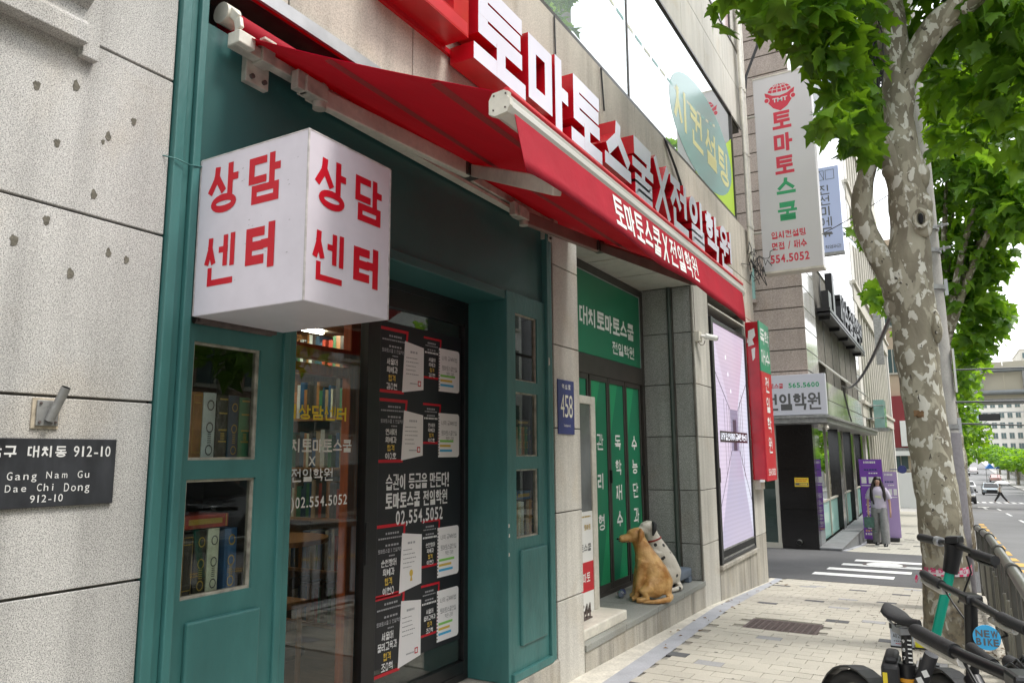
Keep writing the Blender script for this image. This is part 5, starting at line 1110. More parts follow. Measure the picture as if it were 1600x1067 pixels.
b = MB(); b.box(-5, -3.27, NY - .06, NY - .005, 4.7, 6.0); b.box(-5, -3.25, NY - .16, NY - .005, 5.98, 6.08, 1); b.box(-5, -3.25, NY - .16, NY - .005, 4.62, 4.70, 1); mk('side_window', b, [M['glassF'], M['brown']], nb)
# canopy slab, ground floor
b = MB(); b.box(-8, -1.98, NY - .22, NY + .0, 2.02, 2.17); b.box(-8, -1.93, NY - .27, NY + .0, 2.12, 2.175); b.box(NX - .01, -1.98, NY, 29.0, 2.02, 2.17); b.box(NX - .01, -1.93, NY, 29.0, 2.12, 2.175); b.box(-8, -2.0, NY, NY + 1.5, 2.0, 2.03); b.box(-3.6, -2.0, NY + 1.5, 29.0, 2.0, 2.03)
mk('canopy', b, M['steel'], nb, bevel=.004)
for z0, z1 in ((-.50, .28), (.28, 1.10), (1.10, 2.0)): b = MB(); b.box(-3.02, NX, NY, NY + .3, z0 + .003, z1 - .003); mk('black_stone_panel', b, M['blackG'], nb, bevel=.002)
b = MB(); b.cyl((-2.68, NY + .0, -.36), (-2.68, NY - .09, -.37), .05, 16, 0, None, False); b.cyl((-2.68, NY - .0, -.36), (-2.68, NY - .088, -.37), .044, 16, 1); mk('drain_outlet', b, [M['steel'], M['hole']], nb)
b = MB(); b.box(-6, -3.05, NY + .05, NY + .09, -.40, 2.0); mk('glazing', b, glass('green_glass', (.5, .65, .58), body=.6, bodycol=(.04, .07, .06), boost=2.2), nb)
b = MB(); b.box(-6, -3.02, NY + .0, NY + .12, -.52, -.40); b.box(-3.10, -3.03, NY + .02, NY + .12, -.4, 2.0); b.box(-4.5, -4.44, NY + .02, NY + .12, -.4, 2.0); mk('window_frame', b, M['frame'], nb)
ST = -.45
b = MB(); b.box(NX - .02, -1.90, NY - .0, 29.2, ST - .03, ST); b.box(NX - .02, -1.93, NY + .02, 29.15, -1.4, ST - .03); mk('step_slab', b, mat('grey_step_stone', (.17, .175, .18), .7, n1=(5, .15), n2=(80, .15)), nb, bevel=.006)
b = MB(); b.box(NX - .25, NX - .01, NY + .3, 17.3, ST, 2.0); mk('mirror_column', b, mat('mirror_steel', (.5, .5, .5), .06, 1.0), nb)
for y in (20.35, 23.3, 26.2, 28.6): b = MB(); b.box(NX - .14, NX + .03, y, y + .55, ST, 2.0); mk('black_column', b, M['blackG'], nb, bevel=.003)
for y0, y1 in ((17.3, 20.35), (20.9, 23.3), (23.85, 26.2), (26.75, 28.6)):
    b = MB(); b.box(NX - .10, NX - .09, y0, y1, .36, 2.0); mk('glazing', b, glass('shop_glass_far', (.4, .45, .42), body=.6, bodycol=(.05, .06, .05), boost=2.0), nb)
    b = MB(); b.box(NX - .10, NX - .088, y0, y1, ST, .36); mk('frosted_panel', b, M['glassF'], nb)
    b = MB(); yk = y0 + (y1 - y0) / 2; b.box(NX - .12, NX - .06, yk, yk + .06, ST, 2.0); b.box(NX - .12, NX - .06, y0, y1, .34, .375); mk('mullion', b, M['frame'], nb)
b = MB(); b.tube([(-2.14, NY - .02, 2.0), (-2.14, NY - .02, 1.93)], .05, 10); b.tube([(-2.06, NY + .1, 2.0), (-2.02, NY + .05, 1.9)], .04, 10); thing(mk('spotlight', b, M['cream']), 'pair of small spotlights under the grey canopy corner', 'spotlight')
ws = T('signboard', 'white signboard with black 전일학원 lettering above the grey canopy', 'sign', (-2.6, NY, 2.2))
b = MB(); b.box(-3.30, -1.975, NY - .16, NY - .01, 2.19, 3.02); mk('board', b, mat('signboard_white', (.60, .60, .66), .4), ws, bevel=.004)
b = MB(); fc = YF(NY - .16, .001); write(b, fc, '전일학원', -3.17, 2.29, 1.10, .345, .056, 0, gap=.06, split=(ws, M['ink'])); write(b, fc, '565.5600', -2.69, 2.755, .60, .095, .014, 1, gap=.06, off=.03); write(b, fc, '토마토스쿨', -3.25, 2.75, .46, .10, .015, 2, gap=.06)
mk('lettering', b, [M['ink'], mat('sign_text_green', (.02, .33, .13), .4), M['redT']], ws)
ys_ = T('warning_sticker', 'small yellow warning sticker on the black stone panel', 'sticker', (-2.57, NY, .73))
b = MB(); fc = YF(NY, .002); rectf(b, fc, -2.71, -2.44, .74, .92, 0, .002); f2 = YF(NY, .003); scrib(b, f2, -2.69, .875, .23, .022, 8, 1); scrib(b, f2, -2.69, .84, .20, .018, 6, 1); rectf(b, f2, -2.70, -2.45, .765, .815, 2, .003); scrib(b, YF(NY, .004), -2.62, .775, .15, .03, 5, 0); mk('print', b, [mat('sticker_yellow', (.70, .50, .02), .5), mat('sticker_orange', (.55, .14, .02), .5), M['ink']], ys_)
# black letter sign on its front: 
bl = T('letter_sign', 'row of black block letters on a rail over the green glazing', 'sign', (NX, 22, 5))
b = MB(); b.box(NX + .0, NX + .30, 18.2, 27.0, 4.66, 4.74); b.box(NX + .02, NX + .30, 18.2, 27.0, 4.58, 4.62)
for y in (18.5, 20.4, 22.3, 24.2, 26.1): b.box(NX - .0, NX + .25, y, y + .05, 4.5, 4.66)
mk('rail', b, M['black'], bl)
b = MB(); b.box(NX + .12, NX + .28, 18.25, 18.75, 4.74, 5.15); mk('letter', b, M['black'], bl); b = MB(); b.box(NX + .12, NX + .28, 19.15, 19.5, 4.74, 5.75); mk('letter', b, M['black'], bl)
fcb = Face((NX + .28, 0, 0), (0, 1, 0), (0, 0, 1), 0)
for i, c in enumerate('재수종합학원'):
    b = MB(); glyph(b, fcb, c, 20.7 + i * 1.02, 4.76, .92, .80, .13, 0, .16, 0); mk('letter', b, M['black'], bl)

# purple banners
for i, (x0, x1, y, m_, lb) in enumerate(((-1.90, -1.38, 20.9, 'lavend', 'deep purple standing banner with white column lettering'), (-1.48, -1.12, 21.9, 'lavP', 'pale purple standing banner behind the deep purple one'))):
    g0 = gz(y) + .0; pb = T('standing_banner', lb, 'banner', ((x0 + x1) / 2, y, g0)); b = MB(); b.box(x0, x1, y, y + .03, g0 + .10, 1.25 - i * .33); mk('panel', b, M[m_], pb); b = MB(); b.box(x0 + .05, x1 - .05, y - .12, y + .22, g0, g0 + .1); mk('base', b, M['blackM'], pb, bevel=.02)
    b = MB(); fc = YF(y, .002); 
    zt = 1.25 - i * .33
    wq = (x1 - x0) / .52; scrib(b, fc, x0 + .10 * wq, zt - .10, .28 * wq, .05, 6, 0); scrib(b, fc, x0 + .1 * wq, zt - .28, .3 * wq, .04, 5, 1); scrib(b, fc, x0 + .2 * wq, zt - .36, .22 * wq, .03, 4, 0)
    for k_ in range(3): rectf(b, fc, x0 + .03 + k_ * (x1 - x0) * .32, x0 + .03 + (x1 - x0) * (.22 + k_ * .32), zt - .60, zt - .44, 0, .002)
    rectf(b, fc, x0 + .02, x1 - .02, zt - .66, zt - .64, 0, .002)
    if i == 0: write(b, fc, '재수종합반', x0 + .09, g0 + .36, .14, .85, .018, 0, gap=.22, vert=True); scrib(b, fc, x0 + .04, g0 + .28, .22, .05, 4, 2); scrib(b, fc, x0 + .03, g0 + .20, .26, .05, 5, 0)
    mk('print', b, [M['white'], M['navy'], mat('print_peach', (.7, .35, .2), .5)], pb)

# ------------------------------------------------------------------ organic helpers
def skin(name, verts, edges, mats, sub=2):
    """continuous body grown from a joint skeleton; verts = (x, y, z, r)"""
    me = bpy.data.meshes.new('sk'); me.from_pydata([v[:3] for v in verts], edges, []); o = bpy.data.objects.new('sk', me); COL.objects.link(o)
    sm = o.modifiers.new('s', 'SKIN'); sm.use_smooth_shade = True; sm.branch_smoothing = .6
    for i, v in enumerate(verts):
        r = v[3]; me.skin_vertices[0].data[i].radius = r if isinstance(r, tuple) else (r, r); me.skin_vertices[0].data[i].use_root = (i == 0)
    ss = o.modifiers.new('u', 'SUBSURF'); ss.levels = sub; ss.render_levels = sub
    m_ = bpy.data.meshes.new_from_object(o.evaluated_get(bpy.context.evaluated_depsgraph_get())); bpy.data.objects.remove(o); m_.name = name; m_.materials.clear()
    for t in (mats if isinstance(mats, list) else [mats]): m_.materials.append(t)
    for p in m_.polygons: p.use_smooth = True; p.material_index = 0
    return m_
def child(root, name, me): o = bpy.data.objects.new(name, me); COL.objects.link(o); o.parent = root; return o
def loft(mb, rings, n=16, mi=0, caps=True):
    vs = []
    for (x, y, z, rx_, ry_) in rings: vs += [(x + rx_ * math.cos(2 * math.pi * k / n), y + ry_ * math.sin(2 * math.pi * k / n), z) for k in range(n)]
    fs = [(i * n + k, i * n + (k + 1) % n, (i + 1) * n + (k + 1) % n, (i + 1) * n + k) for i in range(len(rings) - 1) for k in range(n)]
    mb.add(vs, fs, mi, True)
    if caps: mb.add(vs[:n], [tuple(range(n))[::-1]], mi); mb.add(vs[-n:], [tuple(range(n))], mi)

# ------------------------------------------------------------------ dog statues
def dogmat(name, spots):
    mt = bpy.data.materials.new(name); mt.use_nodes = True; N = mt.node_tree.nodes; L = mt.node_tree.links; p = N['Principled BSDF']; p.inputs['Roughness'].default_value = .42
    tc = N.new('ShaderNodeTexCoord'); nz = N.new('ShaderNodeTexNoise'); nz.inputs['Scale'].default_value = 9; nz.inputs['Detail'].default_value = 6; L.new(tc.outputs['Object'], nz.inputs['Vector'])
    if spots:
        vo = N.new('ShaderNodeTexVoronoi'); vo.inputs['Scale'].default_value = 13; L.new(tc.outputs['Object'], vo.inputs['Vector']); ad = N.new('ShaderNodeMath'); ad.operation = 'MULTIPLY_ADD'; ad.inputs[1].default_value = .25; L.new(nz.outputs[0], ad.inputs[0]); L.new(vo.outputs['Distance'], ad.inputs[2])
        mr = N.new('ShaderNodeMapRange'); mr.inputs[1].default_value = .33; mr.inputs[2].default_value = .38; L.new(ad.outputs[0], mr.inputs[0]); mc = N.new('ShaderNodeMixRGB'); mc.inputs[1].default_value = (.025, .022, .02, 1); mc.inputs[2].default_value = (.58, .54, .46, 1); L.new(mr.outputs[0], mc.inputs[0])
    else:
        mr = N.new('ShaderNodeMapRange'); mr.inputs[1].default_value = .38; mr.inputs[2].default_value = .62; L.new(nz.outputs[0], mr.inputs[0]); mc = N.new('ShaderNodeMixRGB'); mc.inputs[1].default_value = (.36, .16, .035, 1); mc.inputs[2].default_value = (.66, .40, .15, 1); L.new(mr.outputs[0], mc.inputs[0])
    L.new(mc.outputs[0], p.inputs['Base Color']); bp = N.new('ShaderNodeBump'); bp.inputs['Strength'].default_value = .7; bp.inputs['Distance'].default_value = .012; n2 = N.new('ShaderNodeTexNoise'); n2.inputs['Scale'].default_value = 32; n2.inputs['Detail'].default_value = 5; L.new(tc.outputs['Object'], n2.inputs['Vector']); L.new(n2.outputs[0], bp.inputs['Height']); L.new(bp.outputs[0], p.inputs['Normal'])
    return mt
def dog(label, loc, rz, mt, earm, sc=1.0, yaw=0.0, collar=None):
    o = T('dog_statue', label, 'statue', loc, 'dog statues on the step', rz)
    c, s = math.cos(yaw), math.sin(yaw)
    def H(f, q, z): f -= .05; return (.05 + f * c - q * s, f * s + q * c, z)
    b = MB()
    b.tube([(-.125, 0, .055), (-.115, 0, .13), (-.075, 0, .22), (-.025, 0, .31), (.01, 0, .39), (.035, 0, .45), H(.055, 0, .50)], [.085, .115, .112, .100, .080, .066, .060], 20)
    b.ball(H(.068, 0, .537), (.068, .061, .058), 18, 12); b.ball((.022, 0, .325), (.070, .078, .10), 18, 12); b.ball(H(.11, 0, .552), (.04, .045, .03), 12, 8)
    b.tube([H(.09, 0, .525), H(.15, 0, .508), H(.205, 0, .500), H(.222, 0, .500)], [.047, .037, .031, .020], 16)
    for q in (1, -1):
        b.ball((-.055, .078 * q, .125), (.100, .052, .095), 16, 10); b.tube([(-.02, .10 * q, .12), (.045, .115 * q, .085), (.01, .12 * q, .03), (.07, .12 * q, .022), (.105, .12 * q, .022)], [.05, .042, .028, .026, .022], 14)
        b.tube([(.02, .052 * q, .33), (.055, .056 * q, .21), (.082, .057 * q, .10), (.094, .057 * q, .035), (.135, .057 * q, .022)], [.056, .042, .029, .028, .024], 14)
    b.tube([(-.19, .02, .035), (-.165, .12, .028), (-.06, .178, .022), (.06, .18, .018)], [.034, .024, .020, .012], 12)
    tm = b.mesh('t', mt); to = bpy.data.objects.new('t', tm); COL.objects.link(to); rm_ = to.modifiers.new('r', 'REMESH'); rm_.mode = 'VOXEL'; rm_.voxel_size = .008; rm_.use_smooth_shade = True; sm_ = to.modifiers.new('s', 'SMOOTH'); sm_.factor = .6; sm_.iterations = 7
    me = bpy.data.meshes.new_from_object(to.evaluated_get(bpy.context.evaluated_depsgraph_get())); bpy.data.objects.remove(to); me.name = 'dog_body'; me.transform(Matrix.Scale(sc, 4)); me.materials.clear(); me.materials.append(mt)
    for p in me.polygons: p.material_index = 0
    child(o, 'body', me)
    for q in (1, -1):
        b = MB(); p0 = V3(H(.045, .045 * q, .58)); loc_ = [p0, V3(H(.05, .074 * q, .562)), V3(H(.058, .082 * q, .52)), V3(H(.072, .076 * q, .47))]
        b.tube([p * sc for p in loc_], [.014 * sc, .022 * sc, .021 * sc, .008 * sc], 10); me = b.mesh('ear', earm); child(o, 'ear', me)
        b = MB(); b.ball(V3(H(.118, .030 * q, .548)) * sc, .0085 * sc, 8, 6); child(o, 'eye', b.mesh('eye', M['black']))
    b = MB(); b.ball(V3(H(.232, 0, .502)) * sc, (.011 * sc, .014 * sc, .010 * sc), 10, 6); child(o, 'nose', b.mesh('nose', M['black']))
    b = MB(); b.tube([V3(H(.225, .012, .485)) * sc, V3(H(.18, .022, .478)) * sc, V3(H(.14, .030, .490)) * sc], .003 * sc, 6); b.tube([V3(H(.225, -.012, .485)) * sc, V3(H(.18, -.022, .478)) * sc, V3(H(.14, -.030, .490)) * sc], .003 * sc, 6); child(o, 'mouth', b.mesh('mouth', M['black']))
    if collar:
        b = MB(); n = 18; pts = [V3((.030 + .072 * math.cos(2 * math.pi * k / n), .072 * math.sin(2 * math.pi * k / n), .430 - .020 * math.cos(2 * math.pi * k / n))) * sc for k in range(n + 1)]; b.tube(pts, .008 * sc, 6); child(o, 'collar', b.mesh('collar', collar))
    return o
gold_m, dal_m = dogmat('golden_dog_paint', False), dogmat('dalmatian_paint', True)
RZD = math.atan2(-.47, -.88)
dog('golden retriever statue sitting on the step, back turned', (-2.37, 6.46, .15), RZD, gold_m, mat('golden_ear', (.34, .15, .035), .5, n1=(30, .2)), 1.05, .12)
dog('black spotted dalmatian statue with red collar beside the golden one', (-2.46, 7.0, .15), RZD + .28, dal_m, M['blackM'], 1.08, .15, mat('collar_red', (.26, .03, .02), .5))

# ------------------------------------------------------------------ woman on the far sidewalk
wy = 20.1; wz = gz(wy)
sk_m = mat('skin', (.44, .27, .20), .5); 
pw = T('person', 'woman with long dark hair, lilac tee and loose grey trousers walking', 'person', (-1.46, wy, wz))
Vb = [(0, 0, .90, .10), (0, 0, 1.02, .095), (0, .0, 1.18, .10), (0, .005, 1.31, .085), (0, .01, 1.375, .042), (0, 0, 1.43, .045), (0, -.005, 1.50, .070), (0, -.002, 1.555, .055),
      (.12, 0, 1.31, .045), (.205, .015, 1.16, .038), (.235, .0, 1.04, .031), (.24, -.05, .84, .022), (.24, -.07, .78, .026), (.238, -.075, .72, .014),
      (-.12, 0, 1.31, .045), (-.205, .01, 1.16, .038), (-.235, -.0, 1.04, .031), (-.235, -.06, .84, .022), (-.232, -.085, .78, .026), (-.23, -.09, .72, .014),
      (.085, 0, .84, .085), (.09, -.09, .47, .055), (.095, -.13, .09, .036), (.10, -.24, .035, .033), (-.085, 0, .84, .085), (-.09, .0, .47, .055), (-.09, .14, .10, .036), (-.095, .04, .035, .033)]
Eb = [(0, 1), (1, 2), (2, 3), (3, 4), (4, 5), (5, 6), (6, 7), (3, 8), (8, 9), (9, 10), (10, 11), (11, 12), (12, 13), (3, 14), (14, 15), (15, 16), (16, 17), (17, 18), (18, 19), (0, 20), (20, 21), (21, 22), (22, 23), (0, 24), (24, 25), (25, 26), (26, 27)]
child(pw, 'body', skin('person_body', Vb, Eb, sk_m))
cl1, cl2, hair = mat('lilac_cotton', (.46, .42, .52), .85, n1=(9, .1)), mat('grey_cotton', (.22, .22, .225), .9, n1=(14, .15)), mat('dark_hair', (.018, .012, .010), .45, n1=(60, .4), stretch=(4, 4, .3))
b = MB(); loft(b, [(0, 0, .875, .178, .125), (0, 0, .96, .175, .125), (0, 0, 1.10, .168, .118), (0, 0, 1.25, .178, .12), (0, .005, 1.33, .165, .10), (0, .01, 1.37, .10, .07), (0, .01, 1.392, .06, .055)], 20)
for s_ in (-1, 1): b.tube([(s_ * .12, 0, 1.325), (s_ * .18, .005, 1.24), (s_ * .232, .01, 1.10)], [.075, .072, .068], 12)
lp(pw, 'tee_shirt', b, cl1)
b = MB(); b.quad((-.06, -.127, 1.14), (.075, -.127, 1.12), (.075, -.127, 1.17), (-.06, -.127, 1.19)); lp(pw, 'shirt_print', b, mat('print_cream', (.6, .62, .4), .8))
b = MB()
for s_, k in ((1, -.13), (-1, .10)):
    loft(b, [(s_ * .105 + .0, k * 1.15, .075, .088, .10), (s_ * .10, k * .9, .28, .095, .11), (s_ * .095, k * .6, .50, .10, .115), (s_ * .085, k * .15, .75, .098, .12), (s_ * .075, 0, .90, .095, .12)], 14)
loft(b, [(0, 0, .78, .15, .12), (0, 0, .86, .175, .125), (0, 0, .93, .168, .12)], 16); lp(pw, 'trousers', b, cl2)
b = MB(); b.ball((0, .040, 1.545), (.086, .082, .088), 16, 10); 
for s_ in (-1, 1): b.tube([(s_ * .055, .005, 1.58), (s_ * .090, .005, 1.48), (s_ * .125, -.05, 1.34), (s_ * .135, -.075, 1.18), (s_ * .145, -.07, 1.05)], [.026, .030, .040, .042, .014], 10)
b.tube([(0, .07, 1.54), (0, .10, 1.40), (0, .12, 1.20), (.02, .125, 1.02)], [.07, .11, .12, .05], 12); lp(pw, 'hair', b, hair)
b = MB(); b.ball((0, -.079, 1.488), (.010, .014, .014), 8, 6); lp(pw, 'nose', b, sk_m)
b = MB()
for s_ in (-1, 1): b.ball((s_ * .028, -.068, 1.512), (.012, .006, .005), 8, 6)
for s_ in (-1, 1): b.ball((s_ * .029, -.067, 1.530), (.017, .005, .0025), 8, 6)
lp(pw, 'eye', b, M['black']); b = MB(); b.ball((0, -.072, 1.455), (.020, .006, .007), 8, 6); lp(pw, 'lips', b, mat('lips', (.40, .08, .08), .5))
for s_, k in ((1, -.22), (-1, .06)):
    b = MB(); loft(b, [(s_ * .10, k - .0, .0, .048, .125), (s_ * .10, k, .04, .05, .125), (s_ * .10, k + .03, .075, .045, .085), (s_ * .10, k + .05, .11, .04, .05)], 12); b.box(s_ * .10 - .05, s_ * .10 + .05, k - .13, k + .13, -.0, .022, 1); lp(pw, 'shoe', b, [M['black'], M['white']])
    for j in range(4):
        b = MB(); h_ = 1 if s_ > 0 else -1; xx = .24 * h_ if s_ > 0 else -.232; b.tube([(xx + (j - 1.5) * .008, -.085, .755), (xx + (j - 1.5) * .009, -.095, .70 + .004 * abs(j - 1)), (xx + (j - 1.5) * .008, -.085, .675)], [.008, .0075, .006], 6); lp(pw, 'finger', b, sk_m)
bag = T('tote_bag', 'dark green folded tote bag carried low by the walking woman', 'bag', (-1.70, wy - .1, wz + .45))
b = MB(); b.box(-.10, .12, -.03, .03, -.02, .22); b.tube([(-.06, 0, .22), (-.03, 0, .30), (.03, 0, .22)], .006, 6); b.tube([(-.08, 0, 0), (.06, 0, -.12), (.16, 0, -.10)], .010, 6); lp(bag, 'bag_body', b, mat('green_canvas', (.06, .12, .10), .8, n1=(20, .3)))
b = MB(); b.tube([(-.10, -.11, .98), (-.13, -.125, 1.2), (-.12, -.06, 1.345), (-.11, .04, 1.34), (-.12, .13, 1.15)], .018, 8); lp(pw, 'strap', b, M['black'])

# ------------------------------------------------------------------ plane tree
def barkmat():
    mt = bpy.data.materials.new('plane_bark'); mt.use_nodes = True; N = mt.node_tree.nodes; L = mt.node_tree.links; p = N['Principled BSDF']; p.inputs['Roughness'].default_value = .85
    g = N.new('ShaderNodeNewGeometry'); 
    def nz(sc, det, st=(1, 1, 1), dist=0):
        mp = N.new('ShaderNodeMapping'); mp.inputs['Scale'].default_value = st; L.new(g.outputs['Position'], mp.inputs['Vector']); n = N.new('ShaderNodeTexNoise'); n.inputs['Scale'].default_value = sc; n.inputs['Detail'].default_value = det; n.inputs['Distortion'].default_value = dist; L.new(mp.outputs[0], n.inputs['Vector']); return n.outputs[0]
    def step(v, a, c):
        r = N.new('ShaderNodeMapRange'); r.inputs[1].default_value = a; r.inputs[2].default_value = c; L.new(v, r.inputs[0]); return r.outputs[0]
    def mix(f, a, c):
        m_ = N.new('ShaderNodeMixRGB'); L.new(f, m_.inputs[0])
        for i, q in ((1, a), (2, c)):
            if isinstance(q, tuple): m_.inputs[i].default_value = (*q, 1)
            else: L.new(q, m_.inputs[i])
        return m_.outputs[0]
    base = mix(step(nz(5, 5, (1, 1, .45)), .42, .60), (.235, .215, .155), (.165, .145, .105))
    base = mix(step(nz(9, 3, (1, 1, .5), .4), .54, .57), base, (.33, .31, .235))
    base = mix(step(nz(15, 3, (1, 1, .6), .5), .56, .58), base, (.52, .51, .44))
    base = mix(step(nz(24, 2, (1, 1, .7), .3), .69, .70), base, (.075, .065, .05)); base = mix(step(nz(70, 4), .40, .70), base, (.20, .185, .14)) if False else base
    sep = N.new('ShaderNodeSeparateXYZ'); L.new(g.outputs['Position'], sep.inputs[0]); low = step(sep.outputs[2], 1.2, .1)
    rough = mix(step(nz(26, 4), .45, .6), (.17, .135, .085), (.07, .055, .04)); lf = N.new('ShaderNodeMath'); lf.operation = 'MULTIPLY'; L.new(low, lf.inputs[0]); L.new(step(nz(7, 3), .35, .6), lf.inputs[1]); base = mix(lf.outputs[0], base, rough)
    L.new(base, p.inputs['Base Color']); bp = N.new('ShaderNodeBump'); bp.inputs['Strength'].default_value = .8; bp.inputs['Distance'].default_value = .016; L.new(nz(15, 7, (1, 1, .6), .5), bp.inputs['Height']); L.new(bp.outputs[0], p.inputs['Normal']); return mt
M['bark'] = barkmat()
def limb(mb, pts, rad, n=28, rough=.06, seed=0, cap=True):
    """a bumpy limb: Catmull-Rom through pts"""
    P = [V3(p) for p in pts]; out = []; rr = []
    for i in range(len(P) - 1):
        p0, p1, p2, p3 = P[max(i - 1, 0)], P[i], P[i + 1], P[min(i + 2, len(P) - 1)]; k = max(3, int((p2 - p1).length / .05))
        for j in range(k):
            t = j / k; out.append(.5 * ((2 * p1) + (p2 - p0) * t + (2 * p0 - 5 * p1 + 4 * p2 - p3) * t * t + (3 * p1 - p0 - 3 * p2 + p3) * t ** 3)); rr.append(rad[i] + (rad[i + 1] - rad[i]) * (t * t * (3 - 2 * t)))
    out.append(P[-1]); rr.append(rad[-1]); st = len(mb.v); mb.tube(out, rr, n, 0, cap)
    for i in range(st, len(mb.v)):
        ring = min((i - st) // n, len(out) - 1); c = out[ring]; v = V3(mb.v[i]); d = v - c
        if d.length < 1e-6: continue
        q = mnoise.noise(v * 6 + V3((seed, 0, 0))) * rough + mnoise.noise(v * 16 + V3((seed, 3, 0))) * rough * .4
        mb.v[i] = tuple(c + d * (1 + q * 2.2))
LR = [(.05, -.02), (.20, -.14), (.30, -.16), (.30, -.02), (.47, .04), (.44, .17), (.60, .30), (.70, .50), (.50, .44), (.33, .47), (.30, .60), (.36, .72), (.20, .76), (.10, .92)]
def leaf_pts(): return [(0, 0)] + LR + [(0, 1.08)] + [(-a, c) for a, c in reversed(LR)]
def leaf_geo(curl=.16, droop=.22, simple=False):
    pts = leaf_pts() if not simple else [(0, 0), (.38, -.06), (.66, .44), (.33, .5), (0, 1.05), (-.33, .5), (-.66, .44), (-.38, -.06)]
    vs = [(0, .34, .02)] + [(a, c, curl * abs(a) * (1.2 if c > .2 else .5) - droop * c * c + .04 * math.sin(7 * a + 5 * c)) for a, c in pts]; n = len(pts)
    return [(x, y - 0.0, z) for x, y, z in vs], [(0, 1 + i, 1 + (i + 1) % n) for i in range(n)]
lm1 = leafmat('leaf_near', (.055, .135, .014), (.13, .27, .035), .50); lm2 = leafmat('leaf_mid', (.065, .16, .018), (.15, .30, .045), .50)
leaf_meshes = []
for k, (c_, d_) in enumerate(((.20, .34), (-.14, .42), (.34, .14))):
    vs, fs = leaf_geo(c_, d_); b = MB(); b.add(vs, fs, 0, True); b.tube([(0, 0, .0), (0, -.25, .05), (0.02, -.5, .14)], .012, 4, 0, False); leaf_meshes.append(b.mesh('leaf', lm1))
def leaf_matrix(p, size, rng, hang=.6):
    az = rng.uniform(0, 2 * math.pi); out_ = V3((math.cos(az), math.sin(az), -hang + rng.gauss(0, .35))).normalized(); up = V3((rng.gauss(0, .5), rng.gauss(0, .5), 1)); x = out_.cross(up).normalized(); z = x.cross(out_)
    mm = Matrix((x, out_, z)).transposed().to_4x4(); mm.translation = p; return mm @ Matrix.Scale(size, 4)
def in_ell(rng, c, r, shell=.35):
    while True:
        d = V3((rng.uniform(-1, 1), rng.uniform(-1, 1), rng.uniform(-1, 1)))
        if shell < d.length < 1: return V3((c[0] + d.x * r[0], c[1] + d.y * r[1], c[2] + d.z * r[2]))
def leaves_into(mb, clusters, size, rng, dens, simple=False, mi=0, keep=None):
    geo = [leaf_geo(c_, d_, simple) for c_, d_ in ((.20, .34), (-.14, .42), (.34, .14), (.05, .55))]
    for c in clusters:
        vol = c[3] * c[4] * c[5]; n = int(dens * vol ** .75 * (c[6] if len(c) > 6 else 1))
        for _ in range(n):
            p = in_ell(rng, c[:3], c[3:6], .2)
            if keep and not keep(p): continue
            mm = leaf_matrix(p, size * rng.uniform(.65, 1.15), rng); vs, fs = rng.choice(geo); mb.add([mm @ V3(v) for v in vs], fs, mi, True)
rng = random.Random(3)
TX, TY = -.07, 6.9
tr = T('plane_tree', 'old plane tree with mottled peeling bark at the kerb', 'tree', (TX, TY, -.08))
b = MB()
limb(b, [(-.06, 6.9, -.25), (-.07, 6.9, .1), (-.065, 6.9, .6), (-.08, 6.9, 1.15), (-.11, 6.9, 1.75), (-.13, 6.9, 2.2), (-.13, 6.9, 2.55), (-.15, 6.9, 2.85), (-.10, 6.9, 3.3), (-.10, 6.9, 3.75), (-.105, 6.9, 4.2), (-.09, 6.9, 4.7), (-.14, 6.9, 5.3), (-.20, 6.9, 6.2), (-.25, 6.95, 7.6)],
     [.22, .175, .162, .152, .148, .160, .172, .188, .148, .155, .118, .126, .15, .12, .07], 40, .045)
tk = mk('trunk', b, M['bark'], tr)
b = MB(); limb(b, [(-.16, 6.88, 2.45), (-.25, 6.84, 2.80), (-.36, 6.82, 3.10), (-.445, 6.82, 3.38), (-.43, 6.82, 3.62), (-.37, 6.83, 3.85), (-.34, 6.84, 4.02)], [.10, .098, .088, .082, .078, .072, .064], 24, .07, 5)
limb(b, [(-.13, 6.84, 3.72), (-.24, 6.80, 3.98), (-.29, 6.80, 4.12), (-.30, 6.80, 4.20)], [.09, .085, .095, .05], 20, .06, 9)
mk('looped_branch', b, M['bark'], tr)
b = MB(); limb(b, [(-.10, 6.89, 4.40), (.02, 6.86, 4.70), (.22, 6.8, 4.95), (.45, 6.75, 5.08), (.75, 6.7, 5.3), (1.2, 6.6, 5.9)], [.06, .105, .108, .11, .09, .05], 22, .05, 2); mk('branch', b, M['bark'], tr)
for pts, rs_ in (([(-.2, 6.95, 5.8), (-.5, 6.5, 5.9), (-.8, 5.9, 5.6), (-1.0, 5.4, 5.2)], [.07, .05, .03, .012]), ([(-.2, 6.9, 5.2), (-.35, 6.4, 4.9), (-.5, 6.0, 4.5)], [.05, .03, .012]), ([(.75, 6.7, 5.3), (.85, 7.2, 5.0), (.8, 7.6, 4.7)], [.05, .03, .012]), ([(-.22, 6.9, 6.6), (.1, 7.3, 7.2), (.5, 7.6, 7.7)], [.06, .04, .02])):
    b = MB(); limb(b, pts, rs_, 10, .03, 4); mk('branch', b, M['bark'], tr)
